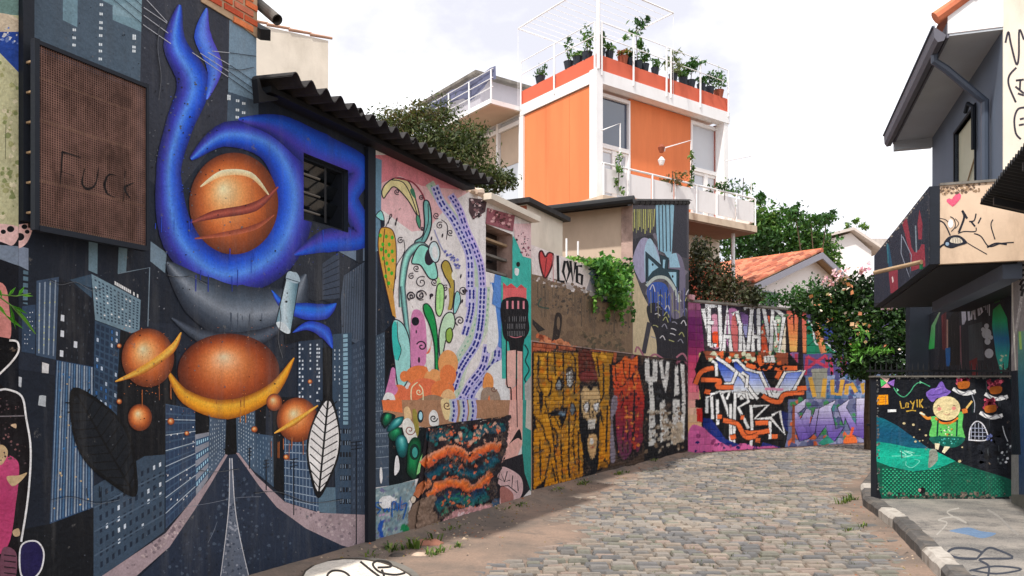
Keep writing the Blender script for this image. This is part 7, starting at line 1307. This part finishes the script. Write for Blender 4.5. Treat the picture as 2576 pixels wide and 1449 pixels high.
# ------------------------------------------------------------------ foliage
def leaves(name, blobs, size, cols, parent=None, mat=None, seed=1, flat=.0, asp=.55, droop=0):
    """blobs: (centre, radii, count); every leaf is a small folded pair of faces with its own colour"""
    r = np.random.default_rng(seed); Cs = []; N = []
    for c, rad, n in blobs:
        g = max(2, n // 14); p = r.normal(size=(g, 3)); p /= np.linalg.norm(p, axis=1)[:, None]; rr = r.random(g) ** (1 / 2.4)
        ctr = (p * rr[:, None])[r.integers(0, g, n)] + r.normal(size=(n, 3)) * np.clip(size * 1.5 / (np.mean(rad) + .01), .05, .3)
        Cs.append(np.array(c) + ctr * np.array(rad))
    P_ = np.concatenate(Cs); n = len(P_)
    d = r.normal(size=(n, 3)); d[:, 2] = d[:, 2] * (1 - flat) - droop; d /= np.linalg.norm(d, axis=1)[:, None]
    u = r.normal(size=(n, 3)); u -= d * (u * d).sum(1)[:, None]; u /= np.linalg.norm(u, axis=1)[:, None]
    sz = size * r.uniform(.4, 1.5, n)[:, None]; nm = np.cross(d, u)
    a = P_ - d * sz * .5; b = P_ + d * sz * .5; m1 = P_ + u * sz * asp * .5 + nm * sz * .12; m2 = P_ - u * sz * asp * .5 + nm * sz * .12
    V = np.stack([a, m1, b, m2], 1).reshape(-1, 3); F = (np.arange(n)[:, None] * 4 + np.array([[0, 1, 2, 3]]))
    F3 = np.concatenate([F[:, [0, 1, 2]], F[:, [0, 2, 3]]], 1).reshape(-1, 3)
    cl = np.array([lin(c) for c in cols]); ph = vnoise(P_[:, 0] * 1.0 + P_[:, 2] * .7, P_[:, 1] + P_[:, 2], 1.1 / max(.2, size * 8), seed); k = np.clip((ph * .75 + r.random(n) * .45 - .1) * len(cols), 0, len(cols) - 1).astype(int)
    cc = cl[k] * r.uniform(.75, 1.25, n)[:, None]
    m = bpy.data.meshes.new(name); m.vertices.add(len(V)); m.vertices.foreach_set('co', V.ravel().astype(np.float32))
    m.loops.add(len(F3) * 3); m.loops.foreach_set('vertex_index', F3.ravel().astype(np.int32)); m.polygons.add(len(F3)); m.polygons.foreach_set('loop_start', (np.arange(len(F3)) * 3).astype(np.int32)); m.polygons.foreach_set('loop_total', np.full(len(F3), 3, dtype=np.int32)); m.update()
    at = m.color_attributes.new('Col', 'FLOAT_COLOR', 'POINT'); at.data.foreach_set('color', np.concatenate([np.repeat(cc, 4, 0), np.ones((n * 4, 1))], 1).astype(np.float32).ravel())
    return obj(name, m, mat or M['leafcol'], parent)
def at(x, y, Y): return Vector(((x - CX) / FV * Y, Y, EYE + (HY - y) / FV * Y))
def trunk(parent, base, tips, r0, seed=0, name='trunk', mat=None):
    rr = random.Random(seed); q = MB(); base = Vector(base)
    mid = base + (sum((Vector(t) for t in tips), Vector()) / len(tips) - base) * .5
    q.tube([base, base.lerp(mid, .5) + Vector((rr.uniform(-.05, .05), 0, 0)), mid], [r0, r0 * .8, r0 * .65], 8)
    for t in tips:
        t = Vector(t); m2 = mid.lerp(t, .5) + Vector((rr.uniform(-.1, .1), rr.uniform(-.1, .1), rr.uniform(0, .12))); q.tube([mid, m2, t], [r0 * .5, r0 * .3, r0 * .1], 6)
    return q.build(name, mat or M['trunk'], parent)
def blobpx(lst, Y, n, depth=.8):
    out = []
    for x, y, rx, ry, k in lst: out.append((at(x, y, Y), (rx / FV * Y, max(rx, ry) / FV * Y * depth, ry / FV * Y), int(n * k)))
    return out
DG = [(54, 60, 40), (72, 80, 50), (90, 96, 60), (112, 106, 70), (128, 104, 78), (134, 132, 84)]; MG = [(34, 62, 34), (48, 84, 42), (66, 106, 50), (92, 128, 60), (122, 148, 76)]; BG_ = [(36, 70, 36), (52, 96, 44), (70, 122, 50), (96, 146, 60), (130, 170, 84)]
def tree(name, label, cat, base, tips, r0, blobs, size, cols, seed, group=None, asp=.5):
    t = thing(name, label, cat, base, group); trunk(t, base, tips, r0, seed); leaves('crown', blobs, size, cols, t, None, seed, asp=asp); return t
Y = 14.5
tree('feathery_tree', 'dark olive feathery tree rising behind the corrugated roof', 'tree', (at(1160, 0, Y).x, Y, 0), [at(1000, 330, Y), at(1080, 320, Y), at(1180, 380, Y), at(1260, 440, Y), at(1100, 400, Y)], .14,
     blobpx([(1010, 310, 50, 34, 1), (960, 310, 40, 26, .5), (1060, 295, 46, 34, .9), (1110, 285, 50, 34, .6), (1050, 350, 80, 50, 1.8), (1120, 360, 90, 60, 2.2), (1165, 400, 66, 56, 1.7), (1140, 430, 90, 50, 1.8), (1215, 452, 60, 36, 1.2), (1265, 458, 34, 20, .45), (1190, 345, 44, 24, .4), (930, 330, 30, 20, .2), (1285, 452, 18, 16, .15)], Y, 1000), .085, [(40, 50, 32), (56, 68, 40), (70, 84, 48), (90, 98, 56), (108, 96, 66)], 11, asp=.36)
vine = thing('wall_vine', 'bright green vine spilling over the brick wall top', 'vine', L3.W(S3(1530), 3.4, .1))
vb = [(L3.hit(x, y, o), (rx / FV * 14.5, .22, ry / FV * 14.5), n) for x, y, rx, ry, n, o in ((1500, 665, 36, 18, 260, .05), (1530, 690, 44, 34, 700, .12), (1550, 725, 32, 36, 560, .15), (1512, 715, 22, 30, 220, .1), (1568, 750, 18, 34, 200, .1), (1475, 660, 24, 9, 90, .03), (1450, 655, 14, 6, 26, .02), (1560, 672, 26, 14, 160, .04), (1588, 690, 8, 30, 60, .03), (1590, 770, 5, 44, 40, .02), (1528, 780, 5, 26, 34, .05), (1495, 745, 6, 30, 36, .05), (1560, 800, 6, 24, 34, .05), (1545, 765, 22, 18, 110, .08), (1580, 700, 12, 20, 90, .05))]
leaves('foliage', vb, .085, BG_, vine, None, 13, asp=.75); q = MB()
for pts in ([(1475, 655), (1520, 680), (1560, 720), (1575, 770)], [(1540, 660), (1550, 720), (1545, 770)]): q.tube([L3.hit(x, y, .05) for x, y in pts], .012, 5)
q.build('stem', M['trunk'], vine)
Y = 21.2
tree('dark_shrub', 'dark reddish green shrub leaning over wall between gable and column', 'shrub', (at(1790, 0, Y).x, Y, 0), [at(1760, 640, Y), at(1800, 680, Y), at(1850, 740, Y), at(1750, 700, Y)], .08, blobpx([(1765, 630, 30, 30, .6), (1755, 680, 34, 60, 1.6), (1800, 690, 40, 50, 1.2), (1790, 740, 60, 34, 1.6), (1850, 735, 44, 30, 1), (1830, 700, 26, 34, .5), (1890, 745, 30, 22, .6)], Y, 600), .11, [(40, 44, 34), (56, 60, 42), (70, 74, 48), (96, 82, 62)], 17)
tree('light_green_shrub', 'light green shrub along the far wall top below the tiled roof', 'shrub', (at(1970, 0, 24).x, 24.5, 0), [at(1900, 745, 24), at(1980, 745, 24), at(2040, 735, 24)], .06, blobpx([(1900, 750, 40, 20, .9), (1960, 748, 40, 22, 1), (2010, 745, 34, 26, .9), (2050, 730, 30, 30, .8)], 24, 420), .11, BG_, 19)
Y = 38
tree('broad_tree', 'large broad green tree behind the orange house balcony', 'tree', (at(1930, 0, Y).x, Y, 0), [at(1880, 560, Y), at(1960, 580, Y), at(2030, 560, Y)], .3, blobpx([(1885, 540, 46, 44, 1.2), (1910, 580, 60, 50, 1.8), (1960, 600, 60, 50, 1.8), (1880, 630, 60, 40, 1.5), (1950, 550, 36, 26, .6), (2010, 590, 50, 40, 1.3), (2040, 640, 46, 34, 1), (2070, 610, 40, 30, .8), (1960, 640, 80, 30, 1.2), (2090, 650, 26, 40, .6), (1840, 590, 30, 40, .7)], Y, 600), .24, MG, 23)
tree('spiky_tree', 'tall thin dark tree with drooping tufts above the tiled roof', 'tree', (at(2050, 0, 36).x, 36, 0), [at(2000, 530, 36), at(2080, 545, 36), at(2040, 560, 36)], .14, blobpx([(2003, 522, 14, 12, .15), (2000, 540, 24, 16, .35), (2075, 548, 26, 12, .35), (2050, 556, 34, 14, .4), (2095, 540, 12, 10, .12), (1915, 492, 8, 10, .08), (1908, 505, 20, 12, .2)], 36, 600), .2, MG[:3], 29)
tree('roof_top_sapling', 'small sapling showing beside the white house roof peak', 'tree', (at(2150, 0, 53).x, 53, 0), [at(2155, 558, 53), at(2130, 572, 53), at(2180, 570, 53)], .06, blobpx([(2155, 558, 10, 9, .3), (2135, 570, 10, 8, .2), (2170, 568, 16, 8, .25), (2185, 572, 8, 5, .1)], 53, 260), .24, MG, 31)
# flowering shrub at the lane's end
Y = 20.6
bg_ = thing('flowering_shrub', 'big flowering shrub with pink and peach blossoms hanging over the far wall', 'shrub', (at(2200, 0, 21).x, 21.4, 0)); trunk(bg_, (at(2200, 0, 21).x, 21.4, 0), [at(2110, 760, Y), at(2200, 740, Y), at(2260, 800, Y), at(2160, 850, Y)], .1, 3)
bl = blobpx([(2090, 760, 50, 40, 1.2), (2150, 740, 60, 40, 1.5), (2210, 740, 60, 40, 1.4), (2120, 820, 60, 50, 1.6), (2190, 820, 80, 70, 2.6), (2260, 850, 60, 80, 2.2), (2150, 890, 50, 44, 1.4), (2210, 910, 70, 40, 1.6), (2290, 900, 40, 60, 1.2), (2060, 745, 36, 24, .5), (2160, 935, 40, 16, .5), (2280, 790, 36, 40, .9), (2030, 765, 40, 26, .7), (2075, 800, 34, 34, .6)], Y, 620)
leaves('foliage', bl, .13, [(20, 34, 22), (28, 48, 26), (40, 66, 32), (58, 90, 40), (84, 116, 52)], bg_, None, 37)
fl = blobpx([(2120, 690, 44, 22, .9), (2080, 720, 30, 24, .4), (2160, 680, 30, 14, .3), (2185, 675, 20, 16, .25), (2215, 776, 20, 10, .2), (2240, 780, 16, 8, .15)], Y - .3, 55); leaves('pink_blossom', fl, .1, [(236, 182, 200), (244, 206, 214), (226, 160, 186)], bg_, None, 39, asp=.9)
fl = blobpx([(2110, 760, 60, 50, .6), (2180, 820, 70, 60, .8), (2140, 840, 50, 60, .5), (2200, 870, 60, 40, .35), (2270, 830, 40, 50, .25), (2060, 740, 30, 20, .2)], Y - .5, 30); leaves('peach_blossom', fl, .1, [(226, 160, 110), (236, 190, 150), (214, 140, 100), (240, 220, 200)], bg_, None, 41, asp=.9)
fl = blobpx([(2160, 860, 26, 40, .6), (2190, 885, 34, 14, .5)], Y - .9, 90); leaves('young_fronds', fl, .22, [(96, 150, 60), (120, 176, 74)], bg_, None, 43, asp=.25, droop=.5)
# sprig over the side wall at the left edge
sp = thing('leafy_sprig', 'green leafy sprig hanging into view at the left edge', 'plant', L1.W(S1(-30), 2.0, .1))
q = MB(); a = [L1.hit(-60, 690, .12), L1.hit(-10, 740, .14), L1.hit(30, 770, .16), L1.hit(88, 840, .18)]; q.tube(a, [.006, .005, .004, .002], 5); q.tube([a[1], L1.hit(40, 745, .16), L1.hit(78, 738, .2)], [.005, .004, .002], 5); q.build('stem', mat_rgb('green_stem', (84, 120, 50), .6), sp)
q = MB()
for x0, y0, x1, y1, wd in ((36, 770, 92, 842, 10), (25, 765, 40, 830, 8), (45, 745, 62, 720, 9), (20, 745, 40, 722, 8), (10, 790, 60, 828, 9), (30, 768, 70, 790, 9), (-10, 760, 20, 800, 9), (50, 742, 84, 745, 7), (5, 750, -5, 720, 8), (-20, 740, -40, 790, 10)):
    d = Vector((x1 - x0, y1 - y0)); nn_ = Vector((-d.y, d.x)).normalized() * wd / 2; o = .15 + .004 * (x0 % 9)
    q.add([L1.hit(x0, y0, o), L1.hit(x0 + d.x * .45 + nn_.x, y0 + d.y * .45 + nn_.y, o + .01), L1.hit(x1, y1, o - .01), L1.hit(x0 + d.x * .45 - nn_.x, y0 + d.y * .45 - nn_.y, o + .01)], [(0, 1, 2), (0, 2, 3)], lin(random.choice([(84, 150, 50), (70, 132, 44), (110, 168, 66)])))
q.build('foliage', M['leafcol'], sp)
# pots on the orange house terrace
PLT = [(OR, .3, .5, .16, 'slim upright plant in small pot beside the terrace corner post', 0), (OR, .62, .45, .16, 'round-topped small potted plant just right of terrace corner', 1), (OR, 1.15, .25, .2, 'low trailing potted plant in reddish tones on terrace edge', 2), (OR, 1.42, .3, .2, 'squat leafy potted plant left of the tall terrace plant', 1), (OR, 1.75, 1.75, .2, 'tallest potted plant on the terrace with broad leaves', 3), (OR, 2.05, .6, .18, 'potted plant with rounded leaves right beside the tallest one', 1), (OR, 2.5, .35, .16, 'short potted herb before the double railing post', 1), (OR, 3.3, .9, .18, 'potted spiky palm with thin arching leaves on terrace edge', 4), (OR, 3.75, .4, .18, 'bushy low potted plant right of the spiky palm', 1), (OR, 4.1, .8, .2, 'medium potted plant with upright leafy stem near terrace middle right', 3), (OR, 4.6, .35, .18, 'small dark potted plant before the last railing post', 1), (OR, 5.0, .7, .2, 'leafy potted shrub second from the terrace right end', 1), (OR, 5.45, .95, .22, 'tall bushy shrub in clay pot at the terrace right end', 1), (OL, .55, 1.0, .2, 'dense bushy potted plant left of the terrace corner', 1), (OL, .95, .3, .2, 'dark wide pot with short plant on the left parapet', 1), (OL, 1.35, .8, .2, 'thin stemmed potted plant on the left parapet', 0), (OL, 2.7, .45, .2, 'bright green potted plant at the far left parapet end', 2)]
for i, (pl, s, h, r, lab, kind) in enumerate(PLT):
    h *= .66; r *= .78
    b = pl.W(s, ZP - .02, -.14); t = thing('potted_plant', lab, 'potted plant', b, 'potted plants on the orange terrace'); q = MB(); q.tube([b, b + Vector((0, 0, .24)), b + Vector((0, 0, .25))], [r * .72, r, r * 1.06], 12); q.build('pot', M['pot_clay'] if 'clay' in lab or kind == 2 and pl is OR else M['pot'], t)
    top = b + Vector((0, 0, .25)); q = MB(); q.tube([top - Vector((0, 0, .05)), top + Vector((random.uniform(-.06, .06), 0, h * .9))], [.016, .008], 5); q.build('stem', M['trunk'], t)
    if kind == 0: bb = [(top + Vector((0, 0, h * k)), (.09, .09, .12), 26) for k in (.3, .6, .9, 1.3)]
    elif kind == 3: bb = [(top + Vector((.1, 0, h * .95)), (.26, .2, .16), 60), (top + Vector((-.15, 0, h * .7)), (.22, .2, .14), 45), (top + Vector((.05, 0, h * .55)), (.14, .14, .2), 30), (top + Vector((.3, 0, h * 1.05)), (.14, .12, .1), 24)]
    elif kind == 4: bb = [(top + Vector((0, 0, h * .6)), (.3, .25, .32), 70)]
    else: bb = [(top + Vector((0, 0, h * .5)), (r * 1.2, r * 1.2, h * .55), int(110 + 120 * h))]
    leaves('foliage', bb, .16 if kind == 3 else (.34 if kind == 4 else .1), [(170, 120, 70), (120, 130, 60), (150, 90, 60)] if 'reddish' in lab else ([(120, 130, 90), (80, 100, 60)] if kind == 4 else MG), t, None, 50 + i, asp=.12 if kind == 4 else .5)
for i, (u, y, h, off, lab) in enumerate(((1555, 440, .9, 1.05, 'climbing vine on the balcony rail near the first door'), (1690, 448, .5, 1.05, 'straggly red-green plant over the middle of the balcony rail'), (1738, 430, .8, 1.0, 'thin vine climbing the white bracket beside the second window'), (1822, 470, .4, 1.0, 'grassy plant at the right end of the balcony rail'), (1868, 470, .7, .6, 'arching plant at the far balcony corner'))):
    t = thing('balcony_plant', lab, 'plant', OR.hit(u, y + 30, off - .15), 'plants along the balcony rail'); c = OR.hit(u, y, off)
    bb = [(c + Vector((0, 0, h * k)), (.12, .12, .2), 40) for k in (-.4, 0, .4)] if 'vine' in lab else [(c, (.4, .2, .2), 110), (c + Vector((-.3, 0, -.12)), (.3, .15, .1), 40)]
    leaves('foliage', bb, .11, DG if 'red' in lab else MG, t, None, 80 + i); q = MB(); q.tube([c - Vector((0, 0, .4)), c + Vector((.03, 0, h * .4))], .012, 5); q.build('stem', M['trunk'], t)
# weeds, moss and grass at the wall foot and between the setts
def tuft(c, h, n, r, cols, seed, q):
    rr = random.Random(seed)
    for k in range(n):
        a = rr.uniform(0, 6.28); d = Vector((math.cos(a), math.sin(a), 0)); p = c + d * rr.uniform(0, r); l = h * rr.uniform(.5, 1.2); w_ = d.cross(Vector((0, 0, 1))) * l * .1; m_ = p + Vector((0, 0, l * .65)) + d * l * .25; e = p + Vector((0, 0, l * .8)) + d * l * .75
        q.add([p - w_, p + w_, m_ + w_ * .8, e, m_ - w_ * .8], [(0, 1, 2, 4), (4, 2, 3)], lin(rr.choice(cols)))
WG = [(84, 110, 48), (110, 134, 60), (64, 88, 40), (140, 150, 80)]
wl = [(980, 1395, 'weed tuft at the foot of the dark pilaster', .12), (1052, 1380, 'bright weed at the foot of the flower wall tag panel', .16), (1108, 1392, 'small weed growing through the dirt beside the white oval', .1), (1150, 1332, 'grass clump under the wavy orange band', .1), (1290, 1285, 'grass in the gap below the flower wall end', .12), (1400, 1240, 'weed tuft under the ochre lettering', .12), (1465, 1222, 'low weeds below the bearded face', .12), (1560, 1195, 'grass patch beneath the purple lettering', .12), (1640, 1165, 'dark grass at the end of the brick wall', .14), (2130, 1263, 'grass clump beside the curved kerb', .12), (2150, 1330, 'sparse weeds in the dirt along the kerb', .07)]
F0 = Floor(.0)
for i, (u, y, lab, h) in enumerate(wl):
    c = F0.hit(u, y); t = thing('weed', lab, 'weed', c, 'weeds along walls and kerb'); q = MB()
    for k in range(9 if h > .08 else 5): tuft(c + (L1.d if u < 2000 else Vector((.6, .8, 0))) * random.uniform(-.28, .28) + Vector((random.uniform(-.06, .06), 0, 0)), h * random.uniform(.5, 1), 9, .05, WG, i * 20 + k, q)
    stuff(q.build('blades', M['leafcol'], t))
q = MB(); rr = random.Random(77)
for k in range(700):
    y = rr.uniform(6.8, 15); f = rr.betavariate(2.2, 1.6); x = float(lx(y)) + (float(kx(y)) - float(lx(y))) * f
    if vnoise(np.array(x), np.array(y), .9, 9) < .45: continue
    tuft(Vector((x, y, -.012)), rr.uniform(.012, .035), 5, .05, [(84, 98, 52), (104, 112, 64), (70, 82, 46)], k, q)
g = stuff(q.build('joint_grass', M['leafcol'])); g['label'] = 'thin grass and moss growing in the joints of the setts'; g['category'] = 'grass'
q = MB()
for k in range(240):
    pl = L1 if k % 2 else L3; s = rr.uniform(S1(930), sF) if k % 2 else rr.uniform(b0 + .1, b1); o = rr.uniform(.01, .12); tuft(pl.W(s, .0, o), rr.uniform(.02, .06), 5, .05, WG[:3], 900 + k, q)
g = stuff(q.build('wall_foot_grass', M['leafcol'])); g['label'] = 'thin strip of grass along the foot of the left walls'; g['category'] = 'grass'
# rubble stones at the wall foot
for i, (u, y, r, lab) in enumerate(((1080, 1372, .16, 'flat reddish stone lying in the dirt by the flower wall'), (1055, 1400, .09, 'small pale stone beside the white oval'), (1165, 1362, .06, 'little grey stone on the dirt strip'), (1000, 1402, .1, 'dark stone against the pilaster foot'))):
    c = F0.hit(u, y); q = MB(); n = 9; vs = []
    for j, (f, z) in enumerate(((1.0, -.02), (.95, .02), (.6, .045))): vs += [(c.x + r * f * math.cos(a) * random.uniform(.85, 1.1), c.y + r * .8 * f * math.sin(a) * random.uniform(.85, 1.1), z * (r / .12)) for a in [2 * math.pi * i_ / n for i_ in range(n)]]
    q.add(vs, [(a * n + j, a * n + (j + 1) % n, (a + 1) * n + (j + 1) % n, (a + 1) * n + j) for a in range(2) for j in range(n)] + [tuple(range(2 * n, 3 * n))]); tag(q.build('stone', mat_rgb('rubble_%d' % i, ((170, 116, 96), (190, 168, 148), (120, 112, 106), (70, 64, 60))[i], .9, .2, 8, .5, .01)), lab, 'stone', 'stones at the wall foot')
# pebbles, chips and dry leaves collected along the walls and in the dirt
q = MB(); rr = random.Random(99)
for k in range(900):
    y = rr.uniform(6.6, 19) if k % 3 else rr.uniform(6.6, 11)
    wx = (.488 * y - 5.287) if y < 11.4 else (.512 * y - 5.793)
    x = wx + .05 + abs(rr.gauss(0, .5)) if k % 4 else float(kx(y)) - .03 - abs(rr.gauss(0, .45))
    z = float(dirt_h(np.array(x), np.array(y))); r = rr.uniform(.005, .02) * (1.6 if rr.random() < .08 else 1); c = lin(rr.choice([(150, 130, 112), (110, 100, 92), (176, 156, 134), (84, 76, 70), (150, 96, 70), (120, 104, 60)]))
    a0 = rr.uniform(0, 6); v = [(x + r * math.cos(a0 + a) * rr.uniform(.7, 1.3), y + r * math.sin(a0 + a) * rr.uniform(.7, 1.3), z - .003) for a in (0, 1.3, 2.6, 3.8, 5)]
    q.add(v + [(x, y, z + r * rr.uniform(.3, .9))], [(i, (i + 1) % 5, 5) for i in range(5)], c)
g = stuff(q.build('gravel_litter', M['brick'])); g['label'] = 'scattered pebbles, chips and dry leaves along walls and kerb'; g['category'] = 'gravel'
